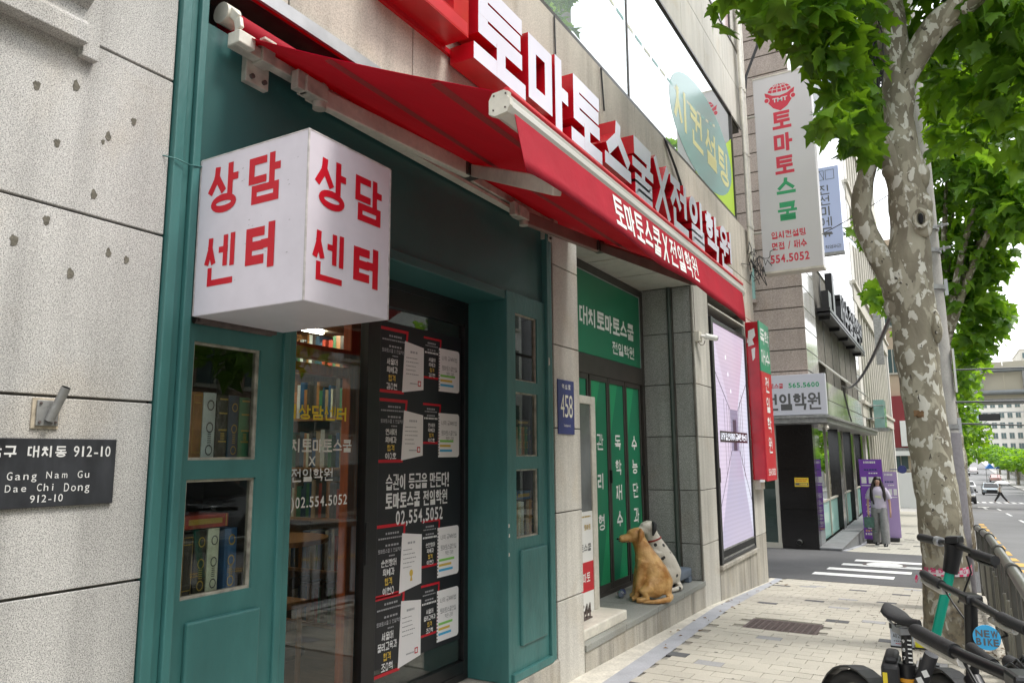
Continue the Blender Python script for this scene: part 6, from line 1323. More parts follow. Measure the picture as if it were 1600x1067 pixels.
# knots and burls
b = MB()
for c, r_ in (((.00, 6.785, 3.30), (.08, .05, .14)), ((.032, 6.87, 3.70), (.055, .07, .12)), ((.03, 6.85, 3.44), (.055, .06, .12)), ((-.26, 6.86, 2.62), (.075, .08, .12)), ((.025, 6.83, 2.42), (.045, .06, .14)), ((-.20, 6.80, 3.78), (.075, .06, .07)), ((-.02, 6.74, .55), (.05, .03, .05))):
    b = MB(); st = 0; b.ball(c, r_, 18, 12)
    for i in range(st, len(b.v)): v = V3(b.v[i]); b.v[i] = tuple(V3(c) + (v - V3(c)) * (1 + mnoise.noise(v * 14) * .22))
    mk('burl', b, M['bark'], tr)
b = MB(); n = 16
for k in range(n): pass
b.ball((-.01, 6.712, 3.30), (.020, .012, .045), 12, 8); mk('knot_hole', b, M['hole'], tr)
b = MB(); b.tube([(-.01 + .045 * math.cos(2 * math.pi * k / 18), 6.715, 3.30 + .07 * math.sin(2 * math.pi * k / 18)) for k in range(19)], .017, 8); mk('callus_ring', b, M['bark'], tr)
b = MB()
for x0, z0 in ((-.15, 1.72), (.03, .70)):
    for k in range(3): b.poly([(x0 + (q - 3) * .012, 6.9 - .150 - .006 - .004 * k, z0 + rng.uniform(-.012, .014) + .010 * k) for q in range(7)] + [(x0 + (3 - q) * .011, 6.9 - .150, z0 - .02 + rng.uniform(-.012, .01)) for q in range(7)], (0, -1, 0), .002)
mk('peeling_bark', b, mat('peel', (.20, .12, .06), .9, n1=(30, .3)), tr)
NC = [(-.94, 5.5, 4.86, .42, .5, .22), (-.67, 5.5, 4.72, .40, .5, .26), (-.45, 6.0, 4.82, .40, .5, .34), (-.54, 5.8, 4.45, .22, .4, .26), (-.36, 6.3, 4.44, .20, .3, .38), (-.44, 6.0, 4.05, .17, .3, .24), (-.37, 6.3, 3.92, .13, .3, .2), (-.50, 5.7, 3.84, .14, .25, .13),
      (-.30, 7.4, 5.32, .34, .4, .4), (-.30, 7.6, 4.75, .24, .4, .45), (.30, 7.5, 5.31, .34, .5, .34), (.64, 7.0, 4.98, .34, .5, .34), (.95, 7.0, 4.85, .34, .5, .40), (.27, 8.0, 5.06, .24, .4, .34), (.54, 7.5, 4.69, .34, .4, .34),
      (.82, 7.2, 4.42, .28, .4, .32), (.27, 8.5, 4.72, .22, .4, .36), (.59, 8.0, 4.45, .28, .4, .30), (.88, 7.8, 4.26, .25, .4, .28), (-.74, 5.5, 5.3, .6, .7, .4), (-.28, 6.0, 5.6, .6, .7, .4), (.23, 7.0, 5.9, .7, .7, .4), (.73, 7.0, 5.6, .6, .7, .4), (-.1, 6.9, 6.8, 1.2, 1.2, 1.0), (.6, 6.9, 6.6, 1.0, 1.2, .9)]
lv = 0
for c in NC[:19]:
    n = max(6, int(300 * (c[3] * c[4] * c[5]) ** .6 / 5.2))
    for _ in range(n):
        if lv >= 298: break
        p = in_ell(rng, c[:3], c[3:6], .1); p.y = c[1] - abs(p.y - c[1]) * .9; o = bpy.data.objects.new('leaf', leaf_meshes[rng.randrange(3)]); COL.objects.link(o); o.parent = tr; mm = leaf_matrix(p, rng.uniform(.13, .215), rng); mm.translation -= V3(tr.location); o.matrix_local = mm; lv += 1
b = MB(); leaves_into(b, NC[:19], .19, rng, 480); leaves_into(b, NC[19:], .21, rng, 330); mk('foliage', b, lm1, tr, kind='stuff')
# barrier tape round the trunk
tp = T('barrier_tape', 'red and white barrier tape wrapped round the plane tree', 'tape', (TX, TY, .5))
b = MB(); R_ = .182; n = 40
def tapept(a, z): return (-.067 + R_ * math.sin(a), 6.9 - R_ * math.cos(a), z)
for k in range(n):
    a0, a1 = -1.75 + 3.5 * k / n, -1.75 + 3.5 * (k + 1) / n
    def zb(a): t_ = (a + 1.75) / 3.5; return .475 + .012 * t_ , .475 + .02 + .075 * t_
    l0, h0 = zb(a0); l1, h1 = zb(a1)
    for j in range(4): z00 = l0 + (h0 - l0) * j / 4; z01 = l0 + (h0 - l0) * (j + 1) / 4; z10 = l1 + (h1 - l1) * j / 4; z11 = l1 + (h1 - l1) * (j + 1) / 4; b.quad(tapept(a0, z00), tapept(a1, z10), tapept(a1, z11), tapept(a0, z01), (0 if (k // 2) % 2 else 1) if j in (0, 3) else 1)
lp_ = b
for j in range(3): x = -.262 + rng.uniform(-.02, .01); z = .47 - j * .008; lp_.quad((x, 6.82, z), (x - .012, 6.80, z - .03), (x - .004, 6.80, z - .045), (x + .012, 6.83, z - .015), j % 2)
mk('tape', b, [mat('tape_red', (.62, .03, .12), .4), mat('tape_white', (.62, .55, .57), .4)], tp)
b = MB(); R2 = .1845
for i, c in enumerate('안전DANGER'):
    a = -.75 + i * .30; f_ = Face((-.067 + R2 * math.sin(a), 6.9 - R2 * math.cos(a), 0), (math.cos(a), math.sin(a), 0), (0, 0, 1), .002); (glyph(b, f_, c, -.022, .505, .044, .034, .007) if ord(c) > 999 else latin(b, f_, c, -.016, .507, .030, .032, 0, .02))
mk('lettering', b, mat('tape_ink', (.55, .03, .15), .5), tp)
cb = MB()
for k in range(7): cb.tube([(-.32 + .012 * k, 6.80 + .01 * (k % 3), 5.9), (-.30 + .010 * k, 6.78, 5.2), (-.265 + .009 * k + .01 * math.sin(k), 6.76 + .012 * (k % 2), 4.75), (-.245 + .008 * k, 6.74, 4.45 + .03 * k)], .011, 6)
cb.tube([(-.22, 6.74, 5.3), (-.17, 6.73, 5.0), (-.175, 6.73, 4.7), (-.21, 6.73, 4.5)], .006, 5); thing(mk('cable_bundle', cb, M['black']), 'bundle of black cables strapped up the left side of the tree trunk', 'cables')
# soil, bark litter round the base
b = MB()
for k in range(260): a = rng.uniform(0, 6.28); r_ = rng.uniform(.19, .42); x, y = -.07 + r_ * math.cos(a), 6.9 + r_ * math.sin(a); s_ = rng.uniform(.008, .03); th = rng.uniform(0, 3.14); z = gz(y) + .004 + rng.uniform(0, .012); dx, dy = s_ * math.cos(th), s_ * math.sin(th); b.quad((x - dx, y - dy, z), (x + dy * .4, y - dx * .4, z + .004), (x + dx, y + dy, z + .002), (x - dy * .4, y + dx * .4, z))
thing(mk('bark_litter', b, mat('litter', (.12, .08, .045), .95, n1=(30, .4))), 'dry bark litter round the foot of the plane tree', 'litter')['kind'] = 'stuff'

# utility pole behind the tree
up_ = T('utility_pole', 'grey concrete utility pole standing just behind the plane tree', 'pole', (0, 9.3, -.2))
b = MB(); b.tube([(.005, 9.3, -.3), (.0, 9.3, 1.65)], [.165, .158], 28); b.tube([(.0, 9.3, 1.65), (-.012, 9.3, 10.5)], [.150, .125], 28); mk('pole', b, mat('concrete_pole', (.36, .35, .33), .85, n1=(5, .12), n2=(60, .1), bump=(70, .2)), up_)
b = MB(); b.tube([(.005, 9.3, -.2), (.003, 9.3, 1.62)], .170, 28); mk('grey_wrap', b, mat('grey_wrap', (.21, .20, .215), .6, n1=(30, .12)), up_)
b = MB()
for z in (1.66, 3.18): b.tube([(.0, 9.3, z), (.0, 9.3, z + .05)], .165, 28); b.box(.15, .185, 9.28, 9.32, z - .06, z + .12)
for z in (3.6, 3.86): b.tube([(-.005, 9.3, z), (-.005, 9.3, z + .045)], .160, 24); b.tube([(.14, 9.2, z + .022), (.24, 9.16, z + .022)], .014, 8); b.box(.17, .19, 9.17, 9.23, z - .005, z + .05)
mk('band_clamp', b, M['galv'], up_)
b = MB(); b.box(.16, .18, 9.22, 9.30, 2.05, 2.52); mk('small_plate', b, M['white'], up_)

# overhead wires and black signal box
def wire(a, c, sag, r_, label, name='overhead_wire'):
    b = MB(); n = 14; a, c = V3(a), V3(c); b.tube([a.lerp(c, k / n) - V3((0, 0, sag * 4 * (k / n) * (1 - k / n))) for k in range(n + 1)], r_, 5); thing(mk(name, b, M['black']), label, 'wire', 'overhead wires')
wire((-.30, 6.98, 2.56), (-1.95, 19.0, 2.98), .25, .020, 'thick drooping wire from the tree to the brown building')
wire((-1.95, 19.0, 2.98), (-1.97, 20.6, 2.2), .05, .02, 'short length of the thick wire dropping to the grey canopy')
wire((.1, 9.3, 4.6), (-2.2, 12, 4.5), .1, .006, 'thin wire just under the tall white sign')
wire((.15, 9.35, 1.95), (14, 44, 4.0), .1, .012, 'white support wire running right from the pole over the road')
wire((.15, 9.35, 1.72), (14, 46, 2.9), .2, .010, 'lower black wire running right from the pole over the road')
wire((.15, 9.35, 2.3), (14, 40, 5.6), .2, .010, 'upper black wire running right from the pole over the road')
sgb = T('signal_box', 'dark horizontal traffic signal seen from behind on its wire', 'traffic signal', (1.9, 40, 2.9))
b = MB(); b.box(1.50, 2.32, 40, 40.2, 2.80, 3.12); mk('housing', b, M['black'], sgb, bevel=.03); b = MB(); b.box(-1, 16, 40.05, 40.1, 3.14, 3.19); mk('support_arm', b, M['galv'], sgb)

# ------------------------------------------------------------------ kerb fence
fe = T('kerb_fence', 'dark bronze pedestrian fence with round top rail along the kerb', 'fence', (.27, 6, -.1))
FX = .275; ms_ = mat('fence_bronze', (.075, .073, .062), .5, .3, n1=(10, .15)); rail_m = mat('fence_rail', (.20, .20, .175), .35, .6, n1=(6, .12))
yk = [-1, .7, 2.4, 3.75, 5.05, 6.35, 7.7, 9.1, 10.95]
for y0, y1 in zip(yk, yk[1:]):
    b = MB(); b.tube([(FX, y0 + .03, gz(y0) + .80), (FX, y1 - .03, gz(y1) + .80)], .030, 16); mk('top_rail', b, rail_m, fe)
    b = MB(); b.bar((FX, y0 + .03, gz(y0) + .12), (FX, y1 - .03, gz(y1) + .12), .03, .03); mk('bottom_rail', b, ms_, fe)
    n = int((y1 - y0) / .17)
    for k in range(n):
        y = y0 + .10 + k * (y1 - y0 - .15) / n; g0 = gz(y); b = MB()
        if k % 2: b.tube([(FX, y, g0 + .12), (FX, y, g0 + .52), (FX - .0, y, g0 + .56)], [.014, .014, .020], 10)
        else: b.box(FX - .006, FX + .006, y - .045, y + .045, g0 + .13, g0 + .775)
        mk('fence_bar', b, ms_ if k % 2 == 0 else rail_m, fe)
for y in yk:
    b = MB(); b.box(FX - .022, FX + .022, y - .022, y + .022, gz(y), gz(y) + .79); b.tube([(FX, y - .03, gz(y) + .80), (FX, y + .03, gz(y) + .80)], .040, 16); mk('fence_post', b, ms_, fe, bevel=.004)

# ------------------------------------------------------------------ parked scooter and bicycles
K, G_, TL = M['black'], M['blackM'], mat('scooter_teal', (.0, .33, .22), .35, n1=(10, .04))
sc_ = T('kick_scooter', 'parked kick scooter with bright teal stem and black handlebar', 'scooter', (-.12, 3.35, gz(3.3)))
def P3(*a): return V3(a)
b = MB(); b.bar((-.015, 3.38, .975), (-.115, 3.38, .62), .034, .038, 0, (0, 1, 0)); mk('stem', b, TL, sc_, bevel=.012, seg=3)
b = MB(); b.tube([(-.018, 3.38, .965), (.00, 3.375, 1.04), (.004, 3.37, 1.075)], [.026, .030, .034], 16); b.obox((.006, 3.36, 1.088), (.024, -.011, .003), (.010, .022, 0), (0, 0, .014)); mk('stem_head', b, K, sc_, bevel=.006)
b = MB(); b.obox((.006, 3.36, 1.103), (.018, -.008, .002), (.007, .015, 0), (0, 0, .001)); mk('display', b, mat('lcd_grey', (.16, .17, .18), .12), sc_)
b = MB(); b.tube([(-.108, 3.62, 1.065), (.004, 3.37, 1.07), (.115, 3.12, 1.052)], .011, 12); mk('handlebar', b, K, sc_)
for a, c in (((-.115, 3.64, 1.065), (-.055, 3.50, 1.067)), ((.066, 3.23, 1.056), (.122, 3.105, 1.05))): b = MB(); b.tube([a, c], .0165, 14); mk('grip', b, G_, sc_)
b = MB(); b.tube([(-.055, 3.51, 1.067), (-.04, 3.47, 1.068)], .019, 12); mk('bell', b, M['galv'], sc_); b = MB(); b.tube([(.05, 3.27, 1.045), (.085, 3.2, 1.03), (.12, 3.11, 1.03)], .007, 8); mk('brake_lever', b, K, sc_)
b = MB(); b.tube([(.04, 3.29, 1.04), (.05, 3.3, .98), (.02, 3.33, .90), (.0, 3.36, .86)], .0035, 6); mk('cable', b, K, sc_)
b = MB(); b.tube([(-.113, 3.38, .63), (-.15, 3.38, .48), (-.19, 3.38, .22)], [.035, .035, .03], 14); mk('lower_stem', b, K, sc_); b = MB(); b.box(-.95, -.2, 3.30, 3.46, .12, .18); mk('deck', b, G_, sc_, bevel=.02)
for x in (-.17, -.95): b = MB(); b.tube([(x, 3.355, .12), (x, 3.405, .12)], .105, 24); mk('wheel', b, G_, sc_)
f_ = Face(V3((-.035, 3.355, .90)), V3((1, 0, .0)), V3((-.27, 0, -1)).normalized() * -1, .003); b = MB(); [latin(b, f_, c, .006, -.06 - .028 * i, .012, .020, 0, .01) for i, c in enumerate('SWING')]; 

def bike(label, head, ang, colour, hb_l, hb_r, lever=True):
    """dockless bicycle. head = stem top; ang = heading; hb_l, hb_r = grip ends"""
    head = V3(head); hd = V3((math.cos(ang), math.sin(ang), 0)); g0 = gz(head.y); o = T('bicycle', label, 'bicycle', (head.x, head.y, g0), 'parked bicycles at the fence')
    L_, R_ = V3(hb_l), V3(hb_r)
    b = MB(); b.tube([L_, L_.lerp(head, .5) + V3((0, 0, .0)), head + V3((0, 0, .01)), R_.lerp(head, .5), R_], .0125, 12); mk('handlebar', b, K, o)
    for e in (L_, R_): b = MB(); t_ = e.lerp(head, .42); b.tube([e, e.lerp(t_, .06), e.lerp(t_, .5), t_], [.0145, .0168, .0155, .0165], 16); b.cyl(e + (e - head).normalized() * .001, e + (e - head).normalized() * .003, .008, 10, 1); mk('grip', b, [G_, M['galv']], o)
    if lever:
        for e in (L_, R_):
            m1 = e.lerp(head, .50); b = MB(); off = -hd * .0 + V3((0, 0, -.012)); sd_ = hd * .035; b.tube([m1 + off, m1 + off + sd_ + V3((0, 0, -.008)), e.lerp(head, .2) + sd_ * 1.3 + off + V3((0, 0, -.012)), e.lerp(head, .08) + sd_ * 1.15 + off + V3((0, 0, -.008))], [.014, .011, .009, .009], 10); mk('brake_lever', b, M['alu'], o)
            b = MB(); b.tube([m1 + off, m1 + V3((.02, -.02, -.05)), head + V3((.02, 0, -.12)), head + hd * .05 + V3((0, 0, -.25))], .0035, 6); mk('brake_cable', b, K, o)
    b = MB(); fk = head + hd * .02 + V3((0, 0, -.03)); ax = V3((0, 0, 0)) + head + hd * .20; ax.z = g0 + .33; b.tube([head + V3((0, 0, .02)), head + hd * .05 + V3((0, 0, -.30))], [.019, .019], 16); sdv = V3((-hd.y, hd.x, 0)) * .05
    for s_ in (-1, 1): b.tube([head + hd * .05 + V3((0, 0, -.28)), head + hd * .09 + sdv * s_ + V3((0, 0, -.38)), ax + sdv * s_], .013, 10)
    mk('fork', b, colour, o)
    b = MB(); b.obox(head + V3((0, 0, .012)), hd * .032, V3((-hd.y, hd.x, 0)) * .026, V3((0, 0, .016))); mk('console', b, K, o, bevel=.008)
    rx_ = ax - hd * 1.05; sp_ = ax - hd * .72
    for c in (ax, rx_):
        b = MB(); n = 28; b.tube([c + hd * .31 * math.cos(2 * math.pi * k / n) + V3((0, 0, .31 * math.sin(2 * math.pi * k / n))) for k in range(n + 1)], .022, 10, 0, False); w_o = mk('wheel', b, G_, o)
        b = MB(); b.tube([c + hd * .285 * math.cos(2 * math.pi * k / n) + V3((0, 0, .285 * math.sin(2 * math.pi * k / n))) for k in range(n + 1)], .009, 6, 0, False)
        for k in range(14): b.tube([c, c + hd * .285 * math.cos(2 * math.pi * k / 14) + V3((0, 0, .285 * math.sin(2 * math.pi * k / 14)))], .0012, 4, 0, False)
        b.cyl(c - sdv * .6, c + sdv * .6, .02, 10); mk('rim', b, M['galv'], w_o)
        b = MB(); st = [c + hd * .345 * math.cos(a) + V3((0, 0, .345 * math.sin(a))) for a in [math.pi * (.12 + .76 * k / 12) for k in range(13)]]
        for p, q in zip(st, st[1:]): b.bar(p, q, .055, .006, 0, tuple((p - c).normalized()))
        mk('mudguard', b, G_, o)
    b = MB(); bb_ = sp_.copy(); bb_.z = g0 + .30; ht = head + hd * .04 + V3((0, 0, -.24)); b.tube([ht, bb_], [.028, .026], 16); b.tube([bb_, sp_ + V3((0, 0, g0 + .62 - sp_.z))], .022, 12); b.tube([bb_, rx_ + sdv], .012, 8); b.tube([bb_, rx_ - sdv], .012, 8); mk('frame', b, colour, o)
    return o, sp_, hd
h1 = math.atan2(-.82, .57)
# dark seatpost bicycle: saddle in view at left
bkA = T('bicycle', 'black bicycle with black saddle, price tag and scaled seat post', 'bicycle', (-.17, 2.95, gz(3)), 'parked bicycles at the fence')
def saddle(parent, tail, nose, mt):
    tail, nose = V3(tail), V3(nose); d = (nose - tail); L_ = d.length; d.normalize(); s_ = V3((-d.y, d.x, 0)); n = 14; ww = [.018, .038, .043, .041, .035, .032, .024, .019, .015, .008]; b = MB(); rings = []
    for i, wv in enumerate(ww):
        t_ = i / (len(ww) - 1); c = tail + d * (L_ * t_) + V3((0, 0, .012 * (1 - t_) ** 2 - .010 * math.sin(math.pi * t_)))
        rings.append([c + s_ * wv * math.cos(2 * math.pi * k / n) + V3((0, 0, (.018 if math.sin(2 * math.pi * k / n) > 0 else .014) * math.sin(2 * math.pi * k / n))) for k in range(n)])
    vs = [p for r in rings for p in r]; fs = [(i * n + k, i * n + (k + 1) % n, (i + 1) * n + (k + 1) % n, (i + 1) * n + k) for i in range(len(ww) - 1) for k in range(n)]; b.add(vs, fs, 0, True); b.add(rings[0], [tuple(range(n))[::-1]]); b.add(rings[-1], [tuple(range(n))]); o = mk('saddle', b, mt, parent)
    b = MB(); c = tail.lerp(nose, .5); 
    for e in (-1, 1): b.tube([tail + d * .05 + s_ * .03 * e + V3((0, 0, -.012)), c + s_ * .022 * e + V3((0, 0, -.035)), nose - d * .05 + s_ * .01 * e + V3((0, 0, -.015))], .004, 6)
    b.obox(c + V3((0, 0, -.038)), d * .025, s_ * .028, V3((0, 0, .010))); mk('saddle_rail', b, M['galv'], o); return o
saddle(bkA, (-.220, 3.025, .866), (-.116, 2.875, .857), M['blackM'])
b = MB(); b.tube([(-.162, 2.95, .83), (-.170, 2.955, .45)], .0165, 16); mk('seat_post', b, K, bkA)
b = MB(); 
for k in range(10): b.box(-.160, -.148, 2.9325, 2.9345, .792 - k * .014, .796 - k * .014); 
for k in range(5): latin(b, Face((0, 2.9322, 0), (1, 0, 0), (0, 0, 1), .0005), str(9 - k), -.176, .784 - k * .027, .008, .011, 0, 0)
mk('height_scale', b, M['white'], bkA)
b = MB(); b.tube([(-.166, 2.952, .715), (-.167, 2.952, .675)], .027, 16); b.tube([(-.168, 2.95, .675), (-.172, 2.95, .55)], .030, 14); b.box(-.145, -.105, 2.935, 2.965, .690, .705); mk('seat_clamp', b, K, bkA, bevel=.003)
b = MB(); b.tube([(-.168, 2.95, .672), (-.168, 2.95, .660)], .0315, 14); b.tube([(-.17, 2.95, .612), (-.171, 2.95, .60)], .0315, 14); mk('orange_band', b, mat('orange_plastic', (.62, .28, .02), .4), bkA)
b = MB(); b.box(-.245, -.190, 2.90, 3.08, .45, .715); b.obox((-.215, 2.99, .725), (.022, 0, 0), (0, .07, 0), (0, 0, .012)); mk('lock_box', b, G_, bkA, bevel=.012); b = MB(); b.box(-.240, -.226, 2.898, 2.899, .655, .690); mk('yellow_label', b, mat('label_yellow', (.75, .58, .03), .5), bkA)
b = MB(); c = V3((-.33, 3.13, .32)); hd = V3((.57, -.82, 0)); n = 28; b.tube([c + hd * .28 * math.cos(2 * math.pi * k / n) + V3((0, 0, .28 * math.sin(2 * math.pi * k / n))) for k in range(n + 1)], .024, 10, 0, False); mk('wheel', b, G_, bkA)
b = MB(); st = [c + hd * .315 * math.cos(a) + V3((0, 0, .315 * math.sin(a))) for a in [math.pi * (.05 + .85 * k / 14) for k in range(15)]]
for p, q in zip(st, st[1:]): b.bar(p, q, .062, .006, 0, tuple((p - c).normalized()))
mk('mudguard', b, K, bkA); b = MB(); b.tube([(-.168, 2.95, .5), (-.1, 2.82, .28), (.2, 2.4, .62), (.24, 2.35, .8)], .024, 12); b.tube([(-.168, 2.95, .46), (-.33, 3.13, .32)], .012, 8); mk('frame', b, K, bkA)
b = MB(); b.tube([(-.09, 2.90, .765), (-.135, 2.93, .645), (-.2, 2.97, .42)], [.021, .022, .022], 16); mk('frame', b, mat('frame_grey', (.045, .045, .048), .4, n1=(8, .2)), bkA, label='thick dark grey frame tube with white marks')
b = MB(); b.obox((-.128, 2.895, .675), (.008, -.002, .004), (0, .0006, 0), (-.006, -.002, .014)); b.obox((-.112, 2.885, .705), (.008, -.002, .004), (0, .0006, 0), (-.004, -.001, .010)); mk('frame_sticker', b, M['white'], bkA)
# hanging tags
tg = T('hanging_tag', 'white card tag with black header hanging from the bicycle saddle', 'tag', (-.18, 3.0, .78))
b = MB(); b.box(-.214, -.144, 2.998, 3.0, .757, .826); mk('card', b, mat('tag_card', (.55, .60, .66), .4), tg); b = MB(); b.box(-.216, -.142, 2.996, 3.001, .815, .832); b.box(-.216, -.142, 2.996, 3.001, .752, .758); mk('holder', b, K, tg)
b = MB(); fc = YF(2.998, .001); write(b, fc, '시간패스', -.207, .785, .058, .014, .0022, 0, gap=.12); scrib(b, fc, -.205, .773, .05, .003, 8, 0); scrib(b, fc, -.200, .765, .045, .0025, 8, 1); mk('print', b, [M['ink'], M['redT']], tg)
b = MB(); b.tube([(-.195, 2.997, .83), (-.20, 2.99, .85), (-.185, 2.98, .855), (-.185, 2.997, .83)], .0015, 5); mk('tie', b, K, tg)
t2 = T('hanging_tag', 'bright yellow tag behind the scaled seat post', 'tag', (-.13, 3.02, .78)); b = MB(); b.box(-.140, -.100, 3.018, 3.020, .755, .815); mk('card', b, mat('tag_yellow', (.75, .68, .02), .5), t2); b = MB(); b.box(-.142, -.098, 3.016, 3.021, .750, .756); mk('holder', b, K, t2)
bike('black bicycle whose long grip and silver lever point at the tree', (.035, 2.86, .945), R(112), K, (-.105, 3.27, .968), (.155, 2.50, .945))
bike('nearest black bicycle with thick ribbed grip and silver brake lever', (.095, 1.74, .985), R(105), mat('bike_grey', (.05, .05, .055), .4), (-.095, 2.06, 1.005), (.30, 1.42, .99))
bike('dark bicycle by the fence, mostly behind the nearer handlebars', (.14, 2.36, .82), R(115), K, (.02, 2.62, .86), (.26, 2.05, .87), False)
nbk = T('round_tag', 'round light blue tag reading NEW BIKE in black', 'tag', (.06, 2.5, .9))
b = MB(); n = 32; b.poly([(.060 + .033 * math.cos(2 * math.pi * k / n), 2.5, .915 + .033 * math.sin(2 * math.pi * k / n)) for k in range(n)], (0, -1, 0), .003); mk('disc', b, mat('tag_blue', (.05, .40, .72), .4), nbk)
b = MB(); fc = YF(2.5, .001); [latin(b, fc, c, .034 + i * .018, .917, .017, .018, 0, .03) for i, c in enumerate('NEW')]; [latin(b, fc, c, .034 + i * .0135, .895, .0125, .018, 0, .03) for i, c in enumerate('BIKE')]; mk('lettering', b, M['ink'], nbk)

ph = T('phone_holder', 'black plastic basket clamp and cables of the half-hidden bicycle at the corner', 'clamp', (.14, 2.2, .86))
b = MB(); b.obox((.155, 2.22, .885), (.030, -.012, 0), (.010, .026, 0), (0, 0, .022)); b.obox((.120, 2.30, .865), (.034, 0, 0), (0, .03, 0), (0, 0, .012)); b.obox((.19, 2.10, .93), (.014, 0, .0), (0, .02, 0), (0, 0, .028)); mk('clamp_body', b, K, ph, bevel=.006)
b = MB()
for k in range(5): b.tube([(.07 + .012 * k, 2.42, .84), (.10 + .014 * k, 2.30, .90 + .01 * k), (.15, 2.2, .88), (.17 + .01 * k, 2.08, .82)], .0035, 6)
mk('cable', b, K, ph)
b = MB(); b.tube([(.10, 2.38, .885), (.22, 2.12, .86)], .018, 12); mk('grip', b, G_, ph)

b = MB(); r5 = random.Random(9)
for k in range(70):
    y = r5.uniform(4.8, 11); x = r5.uniform(-1.8, .25); s_ = r5.uniform(.006, .018); z = gz(y) + .0035
    b.poly([(x + s_ * math.cos(a * .9) * r5.uniform(.7, 1.2), y + s_ * math.sin(a * .9) * r5.uniform(.7, 1.2), z + (gz(y + .01) - gz(y)) * 0) for a in range(7)], (0, 0, 1), 0)
thing(mk('gum_stain', b, mat('gum_grey', (.16, .15, .13), .9)), 'small dark gum stains scattered over the beige pavers', 'stains')['kind'] = 'stuff'
b = MB()
for k in range(40):
    y = r5.uniform(4.8, 10.9); x = r5.choice((r5.uniform(-2.15, -1.9), r5.uniform(-.5, .3))); s_ = r5.uniform(.012, .03); a = r5.uniform(0, 6.28); z = gz(y) + .005
    c, s = math.cos(a) * s_, math.sin(a) * s_; b.add([(x - c, y - s, z + .003), (x + s * .5, y - c * .5, z + .008), (x + c, y + s, z + .002), (x - s * .5, y + c * .5, z + .010)], [(0, 1, 2, 3)])
thing(mk('dry_leaf', b, mat('dry_leaf_brown', (.20, .12, .05), .9, n1=(40, .4))), 'dry brown leaf scraps along the wall and under the tree', 'leaves')['kind'] = 'stuff'

# ------------------------------------------------------------------ other street trees
def street_tree(label, x, y, clusters, size, dens, trunk_r=.17, h=5.0, seed=1, simple=True, m_=lm2, group='street trees along the road'):
    r = random.Random(seed); g0 = gz(y); o = T('plane_tree', label, 'tree', (x, y, g0), group)
    b = MB(); limb(b, [(x, y, g0 - .2), (x + .03, y, g0 + 1.5), (x - .02, y, g0 + 3), (x + .04, y, g0 + h)], [trunk_r * 1.2, trunk_r, trunk_r * .85, trunk_r * .45], 14, .05, seed); mk('trunk', b, M['bark'], o)
    b = MB()
    for k in range(5): c = clusters[k % len(clusters)]; z0 = min(g0 + h * .75, c[2] - .1); limb(b, [(x, y, z0 - .4), ((x + c[0]) / 2, (y + c[1]) / 2, (z0 + c[2]) / 2), (c[0], c[1], c[2])], [trunk_r * .5, trunk_r * .3, .02], 8, .03, k)
    mk('branch', b, M['bark'], o)
    b = MB(); leaves_into(b, clusters, size, r, dens, simple); mk('foliage', b, m_, o, kind='stuff'); return o
SC = [(.41, 13.5, 5.9, .5, .7, .45), (.9, 13, 5.63, .5, .7, .45), (1.29, 13, 5.45, .55, .7, .5), (.46, 14, 5.39, .5, .7, .4), (.95, 13.5, 5.05, .5, .7, .4), (1.25, 13, 4.95, .42, .7, .35), (.4, 14, 4.63, .45, .7, .45), (.85, 14, 4.55, .40, .7, .40), (.35, 14, 3.98, .4, .6, .4), (.7, 14, 3.94, .40, .6, .35), (.88, 14.5, 3.65, .34, .5, .28), (.4, 14.5, 3.41, .35, .5, .28), (.68, 14.5, 3.30, .30, .5, .22), (.46, 15, 3.02, .3, .5, .2),
      (-.77, 13, 4.03, .15, .3, .2), (-.80, 12, 4.75, .14, .3, .32), (-.65, 13, 3.75, .1, .3, .15), (.3, 13.5, 6.8, 1.3, 1.3, .7), (.9, 13.5, 7.2, 1.3, 1.3, .8)]
street_tree('leafy plane tree just beyond the utility pole, filling the upper right', .12, 14, SC, .21, 560, .16, 5.2, 21, False, lm2)
street_tree('plane tree further down the kerb seen low beside the pole', .15, 22.5, [(.5, 22.5, 3.9, .8, 1, .7), (.2, 22.5, 4.8, 1.2, 1.3, .9), (.45, 23, 3.2, .5, .7, .5), (-.2, 22, 5.6, 1.2, 1.2, .8)], .22, 260, seed=22)
street_tree('third plane tree down the left kerb with low branches', .15, 31, [(.45, 31, 2.9, .7, 1, .7), (.2, 31, 4.0, 1.2, 1.4, 1.0), (.4, 31, 2.2, .5, .7, .4), (0, 31, 5, 1.2, 1.3, .8)], .24, 200, seed=23)
street_tree('fourth plane tree down the left kerb', .15, 41, [(.6, 41, 2.6, .9, 1.4, .9), (.3, 41, 3.8, 1.5, 1.6, 1.2), (.75, 41, 1.9, .4, .7, .4)], .26, 160, seed=24)
street_tree('fifth plane tree down the left kerb, small in the distance', .2, 53, [(.7, 53, 1.6, 1.1, 1.6, 1.0), (.4, 53, 3.2, 1.6, 1.8, 1.3)], .30, 120, seed=25)
for k, (x, y) in enumerate([(1.0, 66), (.4, 98), (.2, 130), (.2, 165)]):
    g0 = gz(y); street_tree(['sixth plane tree down the left kerb near the crossing', 'left kerb tree beyond the crossing', 'far left kerb tree above the parked cars', 'farthest left kerb tree'][k], x, y, [(x, y, g0 + 4.2, 1.8, 2.4, 1.5), (x + .5, y, g0 + 5.3, 1.9, 2.4, 1.3)], .42, 60, seed=30 + k)
tx = ['bushy tree over the far pavement at the right edge', 'second bushy tree over the far pavement', 'third bushy tree over the far pavement', 'fourth bushy tree behind the blue canopy', 'fifth tree receding on the right', 'sixth tree receding on the right', 'last small tree on the right of the road']
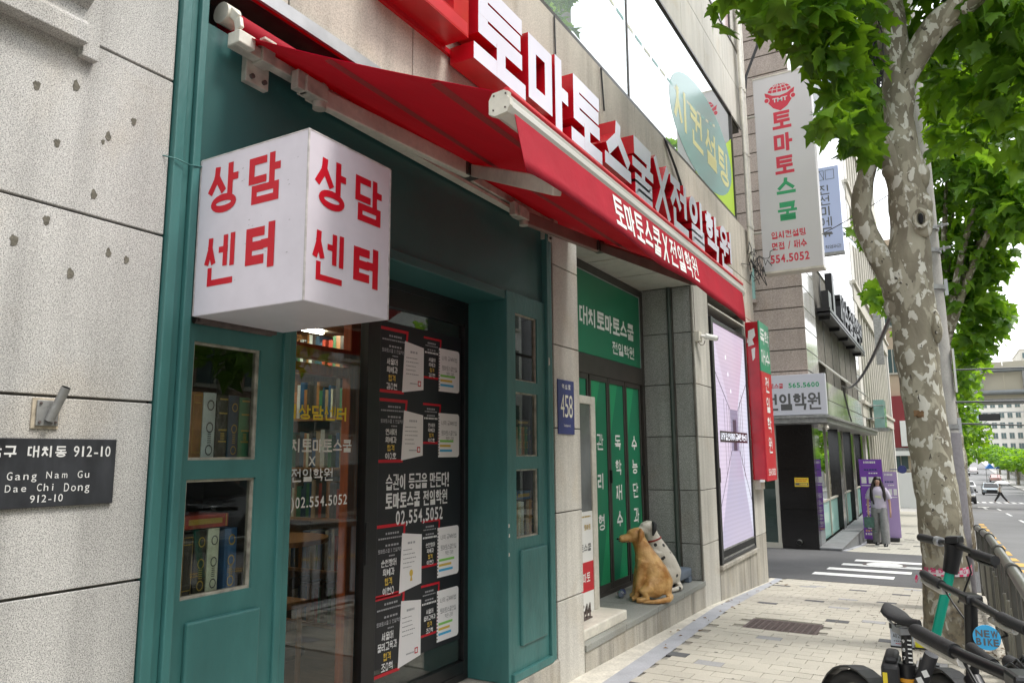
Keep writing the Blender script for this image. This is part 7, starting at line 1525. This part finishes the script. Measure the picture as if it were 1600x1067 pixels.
for k, (x, y) in enumerate([(11.2, 112), (11, 124), (11, 140), (10.8, 158), (10.6, 178), (10.4, 200), (9.8, 230)]):
    g0 = gz(y); street_tree(tx[k], x, y, [(x, y, g0 + 4.2, 2.6, 3.2, 1.5), (x - 1.2, y, g0 + 4.0, 2.2, 2.5, 1.3), (x + 1, y + 2, g0 + 5.0, 2.4, 2.5, 1.3)], .55, 50, .2, 4.6, seed=40 + k, group='trees on the far right side')
for k, y in enumerate([-6, 3.5, 12.5, 22, 34, 48]):
    x = 11.2; g0 = gz(y); street_tree(f"plane tree across the road, {['behind the camera', 'opposite the shop', 'opposite the side street', 'opposite the brown building', 'further along opposite', 'last before the footbridge'][k]}", x, y, [(x, y, g0 + 5.6, 2.2, 2.4, 1.7), (x - .8, y + .6, g0 + 4.7, 1.7, 1.9, 1.2)], .40, 60, seed=60 + k, group='trees across the road')

# ------------------------------------------------------------------ buildings
def far_building(label, x0, x1, y0, y1, z0, z1, wall, face='-y', cols=6, floors=5, win='glassF', name='office_building', ww=.55, wh=.5, top=True):
    o = T(name, label, 'building', ((x0 + x1) / 2, (y0 + y1) / 2, z0)); b = MB(); b.box(x0, x1, y0, y1, z0, z1); b.box(x0 - .15, x1 + .15, y0 - .15, y1 + .15, z1, z1 + .4); mk('wall', b, wall, o)
    H_ = (z1 - z0) / floors
    for i in range(floors):
        for j in range(cols):
            za, zb = z0 + H_ * (i + .5 - wh / 2), z0 + H_ * (i + .5 + wh / 2)
            for side in ({'both': ('-y', '-x')}.get(face, (face,))):
                W_ = ((x1 - x0) if side == '-y' else (y1 - y0)) / cols; o0 = x0 if side == '-y' else y0; a, c = o0 + W_ * (j + .5 - ww / 2), o0 + W_ * (j + .5 + ww / 2); b = MB(); m_ = (a + c) / 2
                for (p, q, r_, s_, e0, e1, mi) in ((a, c, za, zb, -.1, .03, 0), (a - .08, c + .08, za - .12, za, -.02, .10, 1), (m_ - .03, m_ + .03, za, zb, .03, .06, 1)):
                    if side == '-y': b.box(p, q, y0 - e1, y0 - e0, r_, s_, mi)
                    elif side == '+x': b.box(x1 + e0, x1 + e1, p, q, r_, s_, mi)
                    else: b.box(x0 - e1, x0 - e0, p, q, r_, s_, mi)
                mk('window', b, [M[win], M['frame']], o)
    return o
cw = mat('cream_concrete', (.52, .49, .42), .85, n1=(.4, .08), n2=(3, .08)); pk = mat('pale_concrete', (.62, .60, .55), .85, n1=(.3, .08))
M['winD'] = mat('far_window_glass', (.06, .10, .10), .12); M['winB'] = mat('far_window_blue', (.20, .27, .34), .15)
# cream building with vertical fins
cbd = T('fin_building', 'cream office building with rows of tall vertical fins', 'building', (-2.4, 34, -1.5))
b = MB(); b.box(-14, -2.60, 28.0, 46.0, -3, 26); mk('wall', b, mat('pale_recess_glazing', (.30, .31, .29), .2, n1=(.4, .3)), cbd)
b = MB(); z = -1.6
lv_ = [-2.6, 2.65, 3.15, 7.0, 7.5, 10.6, 11.1, 14.2, 14.7, 17.8, 18.3, 21.4, 21.9, 25.4, 26.2]
for z0, z1 in ((2.65, 3.2), (6.7, 7.4), (10.4, 11.1), (14.1, 14.8), (17.8, 18.5), (21.5, 22.2), (25.2, 26.3)): b.box(-14.0, -2.28, 27.98, 46.05, z0, z1)
for z0, z1 in ((3.2, 3.3), (7.4, 7.5), (11.1, 11.2)): b.box(-2.7, -2.20, 27.95, 46.1, z0 - .12, z0)
mks('floor_band', b, cw, cbd)
for k in range(16):
    y = 28.1 + k * 1.17; b = MB(); b.box(-2.62, -2.36, y, y + .32, -2.6, 25.2); mk('fin', b, cw, cbd)
for q in ((28.0, 29.0), (45.3, 46.0)): b = MB(); b.box(-2.6, -2.30, *q, -3, 26); mk('corner_pier', b, pk, cbd)
b = MB(); b.box(-2.25, -1.72, 30.6, 31.9, 2.2, 2.32); b.box(-2.15, -1.8, 30.7, 31.8, 2.32, 3.35, 1)
for z in (2.6, 3.05): b.tube([(-2.3, 29.2, z), (-1.8, 30.8, z + .1)], .02, 6)
thing(mk('balcony_box', b, [M['steel'], M['glassF']]), 'small glazed balcony box on the cream building front', 'balcony')
# buildings closing the left side beyond the second side street
far_building('building with brick, maroon and white fronts beyond the cream one', -12, -1.7, 54, 70, -3.5, 15, mat('tan_brick', (.45, .36, .26), .9, n1=(.6, .15)), '-y', 7, 6, 'winD')
sg = T('shop_sign_cluster', 'maroon and white shop front with a navy sign in the distance', 'shop front', (-3, 53.8, 0))
b = MB(); b.box(-5.2, -1.75, 53.6, 53.95, 1.6, 5.0, 0); b.box(-5.2, -1.72, 53.55, 53.96, 1.5, 1.7, 1); mk('maroon_panel', b, [mat('maroon', (.24, .03, .035), .6), M['steel']], sg)
b = MB(); b.box(-3.9, -3.15, 53.45, 53.6, 3.7, 5.0); mk('navy_board', b, M['navy'], sg); b = MB(); write(b, YF(53.45, .01), '학원', -3.8, 4.3, .55, .35, .05, 0); scrib(b, YF(53.45, .01), -3.8, 3.95, .5, .15, 4, 1); mk('lettering', b, [M['gold'], M['white']], sg)
b = MB(); b.box(-3.7, -2.9, 53.4, 53.58, 1.8, 3.5); b.box(-2.3, -1.9, 53.4, 53.58, 1.8, 3.4); mks('white_board', b, M['white'], sg); b = MB(); write(b, YF(53.4, .01), '학', -3.55, 2.5, .35, .5, .07, 0); mk('red_mark', b, M['redT'], sg)
b = MB(); b.box(-3.6, -2.5, 53.6, 53.9, .2, 1.3); b.box(-4.4, -3.2, 53.5, 53.58, .1, 1.2, 1); mks('window', b, [M['winD'], mat('pale_green_board', (.35, .45, .2), .6)], sg)
b = MB(); b.box(-6, -1.74, 53.5, 53.94, -4, .15); b.box(-5, -1.7, 53.4, 53.5, 1.2, 1.5); mk('white_wall', b, M['white'], sg)
b = MB(); b.cyl((-1.78, 40, .62), (-1.78, 39.9, .62), .19, 20); b.tube([(-1.78, 39.95, .62), (-2.3, 39.95, .62)], .02, 6); thing(mk('round_sign', b, M['navy']), 'small round dark shop sign bracketed near the tree trunk', 'sign')
b = MB(); b.box(-2.13, -1.60, 18.0, 18.10, 5.97, 8.02); bls = mk('sign_board', b, mat('pale_blue_sign', (.42, .48, .68), .4)); 
bs_ = T('projecting_sign', 'pale blue vertical sign with dark 진선미에듀 lettering', 'sign', (-1.9, 18, 5.97)); bls.parent = bs_; bls.location = -V3(bs_.location)
b = MB(); fc = YF(18.0, .002)
for i, c in enumerate('진선미에듀'): glyph(b, fc, c, -2.045, 7.36 - i * .255, .235, .225, .032)
write(b, fc, '학영재관', -1.99, 6.06, .34, .085, .011, 0, gap=.06); f2 = YF(18.0, .003)
for pts in ([(-2.10, 7.72), (-1.92, 7.72), (-1.92, 7.94), (-2.10, 7.94), 'c'], [(-2.10, 7.72), (-2.01, 7.94), (-1.92, 7.72)], [(-1.88, 7.72), (-1.70, 7.72), (-1.70, 7.94), (-1.88, 7.94), 'c']): ribbon(b, f2, pts, .012, 0, 0, .002, None)
mk('lettering', b, M['ink'], bs_)
b = MB(); b.box(-2.14, -1.59, 17.98, 18.12, 5.91, 5.975); b.cyl((-2.4, 18.05, 6.5), (-2.1, 18.05, 6.5), .02, 6); mk('lower_trim', b, M['steel'], bs_)
b = MB(); b.box(-1.88, -1.62, 30, 30.2, 4.6, 7.0); thing(mk('grey_sign', b, M['steel']), 'blank grey back of a projecting sign beside the tree trunk', 'sign')
ppp = T('projecting_sign', 'bluish striped projecting sign high above behind the leaves', 'sign', (-1.9, 24, 12)); b = MB(); b.box(-2.3, -1.5, 24, 24.3, 11.2, 14.5); mk('panel', b, M['winB'], ppp)
b = MB(); b.box(-1.85, -1.58, 38, 38.1, 8.4, 9.6); o = mk('panel', b, M['lavP']); thing(o, 'small pale sign panel low between the leaves and the trunk', 'sign')

# footbridge of beige panels and grey tubes across the road
br_ = T('footbridge', 'pedestrian footbridge with beige panels and thick grey tubes over the road', 'footbridge', (5, 60, 5))
for z in (5.36, 6.86): b = MB(); b.tube([(-.5, 59.6, z), (16, 59.6, z - .05)], .17 if z < 6 else .15, 14); mk('tube_beam', b, mat('tube_grey', (.21, .23, .24), .5, n1=(2, .08)), br_)
pm_ = mat('beige_panel', (.50, .47, .38), .7, n1=(.5, .06))
for k in range(11): b = MB(); b.box(-.6 + k * 1.5, .87 + k * 1.5, 59.9, 60.0, 4.95, 7.45); mk('panel', b, pm_, br_)
for k in range(7): b = MB(); b.box(2.6 + k * 2.4 - .08, 2.6 + k * 2.4 + .08, 59.5, 59.7, 5.2, 6.9); mk('post', b, M['steel'], br_)
b = MB(); b.box(-.6, 16, 59.9, 63, 4.7, 4.95); b.box(12.4, 13.2, 60.5, 61.5, -3, 4.7); b.box(-1.6, -1.0, 60.5, 61.5, -3, 4.7); b.box(-1.6, -.6, 60, 63, 4.6, 5.2); mk('deck', b, M['steel'], br_)
b = MB(); b.box(-.6, 16, 62.9, 63.0, 4.95, 7.45); mk('rear_panel', b, pm_, br_)

# distant buildings on the rise
far_building('wide pale office block with many windows far up the road', 12.0, 26, 300, 318, -2, 18.8, pk, '-y', 6, 6, 'winD', ww=.6, wh=.55)
far_building('bluish glass tower behind the pale office block', 9.2, 14.2, 340, 355, 0, 24, mat('blue_tower', (.42, .48, .56), .5), '-y', 5, 9, 'winB', ww=.7, wh=.5)
far_building('taller cream block right of the road far away', 24, 44, 290, 320, -2, 34, cw, '-y', 8, 10, 'winD')
far_building('orange brick upper block just under the footbridge', 14, 21, 380, 395, 5, 31, mat('peach_wall', (.6, .42, .30), .8), '-y', 4, 6, 'winD')
far_building('small low white house where the road ends', 6, 11, 330, 340, -1, 7, M['white'], '-y', 3, 2, 'winD')
far_building('left side row of shops beyond the footbridge', -14, -3.2, 74, 120, -4.5, 12, cw, '+x', 9, 4, 'winD')
far_building('left side office block beyond the crossing', -14, -3.2, 124, 200, -5, 15, pk, '+x', 12, 5, 'winD')
cols_ = [(.42, .40, .36), (.50, .46, .38), (.36, .26, .20), (.52, .52, .50), (.30, .30, .31)]
lab = ['grey concrete block across the road behind the camera', 'beige office block across the road, opposite the shop', 'brown brick building across the road', 'white tiled building across the road', 'dark grey office across the road']
for k, (y0, y1, h_) in enumerate([(-42, -12, 14), (-11, 4, 9), (5, 17, 13), (18, 33, 10), (34, 52, 15)]): far_building(lab[k], 14, 26, y0, y1, gz(y0) - .5, h_, mat('opposite_wall', cols_[k], .8, n1=(.5, .1)), '-x', 7, 4, 'winD', ww=.7, wh=.6)
far_building('building across the road beyond the footbridge', 14, 26, 64, 110, -5, 12, cw, '-x', 12, 4, 'winD')
# low shop fronts and retaining wall under the right hand trees
rw = T('garden_wall', 'long mixed wall and shop fronts under the trees on the far right', 'wall', (12.5, 150, -4.5)); r = random.Random(8); ml = [M['winD'], mat('tan_shop', (.42, .28, .18), .8), M['steel'], mat('beige_shop', (.45, .42, .34), .8), mat('grey_shop', (.25, .25, .26), .8)]
for k in range(34):
    y = 104 + k * 4.2; b = MB(); b.box(12.6, 13.4, y, y + 4.0, gz(y) - .6, gz(y) + .9, 4); b.box(12.7, 13.4, y, y + 4.0, gz(y) + .9, gz(y) + r.uniform(3.0, 4.2), r.randrange(5)); b.box(12.5, 12.65, y + 3.7, y + 4.0, gz(y), gz(y) + 3.4, 3); mk('wall_bay', b, ml, rw)
cnp = T('canopy', 'bright blue market canopy down on the right of the road', 'canopy', (6.5, 168, -2)); b = MB()
for i in range(3): x0 = 6.2 + i * 1.55; b.add([(x0, 160, -1.6), (x0 + 1.5, 160, -1.6), (x0 + 1.5, 164, -1.6), (x0, 164, -1.6), (x0 + .75, 160, -.7), (x0 + .75, 164, -.7)], [(0, 1, 4), (3, 5, 2), (0, 4, 5, 3), (1, 2, 5, 4), (0, 3, 2, 1)], i % 2)
mk('roof', b, [mat('canopy_blue', (.02, .16, .5), .5), mat('canopy_blue_dark', (.01, .07, .25), .5)], cnp); b = MB()
for x in (6.3, 8, 9.6, 10.7): b.tube([(x, 161, gz(161)), (x, 161, -1.6)], .05, 6)
mks('leg', b, M['steel'], cnp)

# ------------------------------------------------------------------ cars
def car(label, x, y, col, toward=True):
    o = T('car', label, 'car', (x, y, gz(y) - .12), 'cars on the road'); cm = mat('car_paint', col, .25, .2, coat=.6); hw = .90
    prof = [(-2.2, .35), (-2.25, .75), (-1.5, .92), (-.75, 1.42), (.75, 1.45), (1.6, 1.0), (2.2, .92), (2.25, .38)]
    b = MB(); n = len(prof); 
    def ring(x_, k): return [(x_ * (1 if z < 1.0 else .80), yy, z) for yy, z in prof]
    b.add(ring(-hw, 0) + ring(hw, 0), [tuple(range(n)), tuple(range(2 * n - 1, n - 1, -1))] + [(i, n + i, n + (i + 1) % n, (i + 1) % n) for i in range(n)]); lp(o, 'body', b, cm, bevel=.06)
    b = MB(); b.add([(-.78, -1.52, .95), (.78, -1.52, .95), (.66, -.82, 1.40), (-.66, -.82, 1.40)], [(0, 1, 2, 3)]); b.v = [(a, c - .03, d + .02) for a, c, d in b.v]; lp(o, 'windscreen', b, M['black'])
    b = MB(); 
    for s_ in (-1, 1): b.add([(s_ * .90, -1.3, .98), (s_ * .90, 1.4, 1.0), (s_ * .745, .7, 1.38), (s_ * .745, -.7, 1.36)], [(0, 1, 2, 3)])
    lp(o, 'side_window', b, M['black'])
    for sx_ in (-1, 1):
        for yy in (-1.4, 1.4): b = MB(); b.tube([(sx_ * .72, yy, .33), (sx_ * .92, yy, .33)], .33, 18); b.tube([(sx_ * .9, yy, .33), (sx_ * .93, yy, .33)], .19, 12, 1); lp(o, 'wheel', b, [M['blackM'], M['galv']])
        b = MB(); b.obox((sx_ * .66, -2.22, .72), (.18, 0, 0), (0, .06, 0), (0, 0, .07)); lp(o, 'headlight', b, M['white'], bevel=.02)
        b = MB(); b.obox((sx_ * 1.0, -.95, 1.0), (.09, 0, 0), (0, .05, 0), (0, 0, .06)); lp(o, 'mirror', b, cm)
    b = MB(); b.box(-.55, .55, -2.28, -2.2, .42, .68); lp(o, 'grille', b, M['black']); b = MB(); b.box(-.9, .9, -2.27, -2.1, .25, .40); lp(o, 'bumper', b, M['black'])
    if not toward: o.rotation_euler = (0, 0, math.pi)
    return o
for a in (('silver car waiting behind the walking umbrella person', 4.6, 110, (.30, .36, .40)), ('white car to the left of the silver car', 2.6, 128, (.6, .6, .6)), ('dark car close to the left kerb beside the pole', 1.05, 74, (.03, .03, .035)), ('reddish car farther up in the right lane', 8.0, 170, (.5, .28, .26), False), ('pale blue car behind the white car', 1.6, 150, (.35, .5, .55)),
          ('white car in the distant left lane queue', 1.6, 185, (.6, .6, .6)), ('black car in the distant queue', 3.6, 195, (.02, .02, .02)), ('dark red car in the distant queue', 1.8, 215, (.15, .03, .04)), ('white van-like car in the distant queue', 3.8, 225, (.6, .6, .6)), ('grey car far up the hill', 2.0, 245, (.3, .3, .32)), ('white car farthest up the hill', 4.0, 262, (.6, .6, .6)), ('pale car near the blue canopy', 5.5, 205, (.55, .5, .5), False)): car(*a)
for lb, x, y, cl_, tw in (('white car parked across the road, mirrored in the shop glass', 8.4, -3, (.6, .6, .6), True), ('grey car across the road opposite the side street', 8.4, 9, (.2, .21, .22), True)): car(lb, x, y, cl_, tw)
ycar = car('pale hatchback set behind the green glass in place of a reflected car', -5.4, 18.6, (.45, .48, .46)); ycar.location.z = -.55; ycar.rotation_euler = (0, 0, R(75))  # car placed inside, behind the glass, standing in for a reflection
# person with umbrella on the crossing
px_, py_ = 3.95, 78.7; pz_ = gz(py_) - .12
pu = T('person', 'person in black trousers striding over the crossing under an umbrella', 'person', (px_, py_, pz_))
V = [(0, 0, .92, .12), (0, 0, 1.1, .12), (.02, 0, 1.32, .11), (.03, 0, 1.45, .045), (.04, 0, 1.58, .09), (0, .1, .85, .09), (.22, .1, .5, .065), (.50, .1, .10, .04), (.62, .1, .05, .035), (0, -.1, .85, .09), (-.20, -.1, .5, .065), (-.45, -.1, .14, .04), (-.40, -.1, .05, .035), (.02, .14, 1.35, .05), (.06, .2, 1.15, .04), (.16, .16, 1.32, .032), (.02, -.14, 1.35, .05), (-.04, -.2, 1.1, .04), (.03, -.2, .88, .03)]
E_ = [(0, 1), (1, 2), (2, 3), (3, 4), (0, 5), (5, 6), (6, 7), (7, 8), (0, 9), (9, 10), (10, 11), (11, 12), (2, 13), (13, 14), (14, 15), (2, 16), (16, 17), (17, 18)]
child(pu, 'body', skin('walker_body', V, E_, sk_m))
b = MB(); loft(b, [(0, 0, .9, .15, .17), (0, 0, 1.1, .15, .17), (.02, 0, 1.35, .14, .18), (.03, 0, 1.44, .07, .08)], 12); lp(pu, 'shirt', b, M['white'])
b = MB()
for pts in ([(0, .1, .92), (.22, .1, .5), (.48, .1, .12)], [(0, -.1, .92), (-.2, -.1, .5), (-.44, -.1, .15)]): b.tube(pts, [.125, .09, .07], 10)
lp(pu, 'trousers', b, M['black']); b = MB(); b.ball((.03, 0, 1.62), (.10, .10, .11), 10, 8); lp(pu, 'hair', b, hair)
um = T('umbrella', 'white umbrella held by the person on the crossing', 'umbrella', (px_ + .18, py_, pz_ + 1.3)); b = MB(); n = 16; vs = [(0, 0, .62)] + [(.62 * s_ * math.cos(2 * math.pi * k / n), .62 * s_ * math.sin(2 * math.pi * k / n), .62 - .26 * s_ * s_) for s_ in (.5, 1) for k in range(n)]
b.add(vs, [(0, 1 + k, 1 + (k + 1) % n) for k in range(n)] + [(1 + k, 1 + n + k, 1 + n + (k + 1) % n, 1 + (k + 1) % n) for k in range(n)], 0, True); lp(um, 'canopy', b, M['white']); b = MB(); b.tube([(0, 0, 0), (0, 0, .68)], .012, 6); lp(um, 'shaft', b, M['black'])
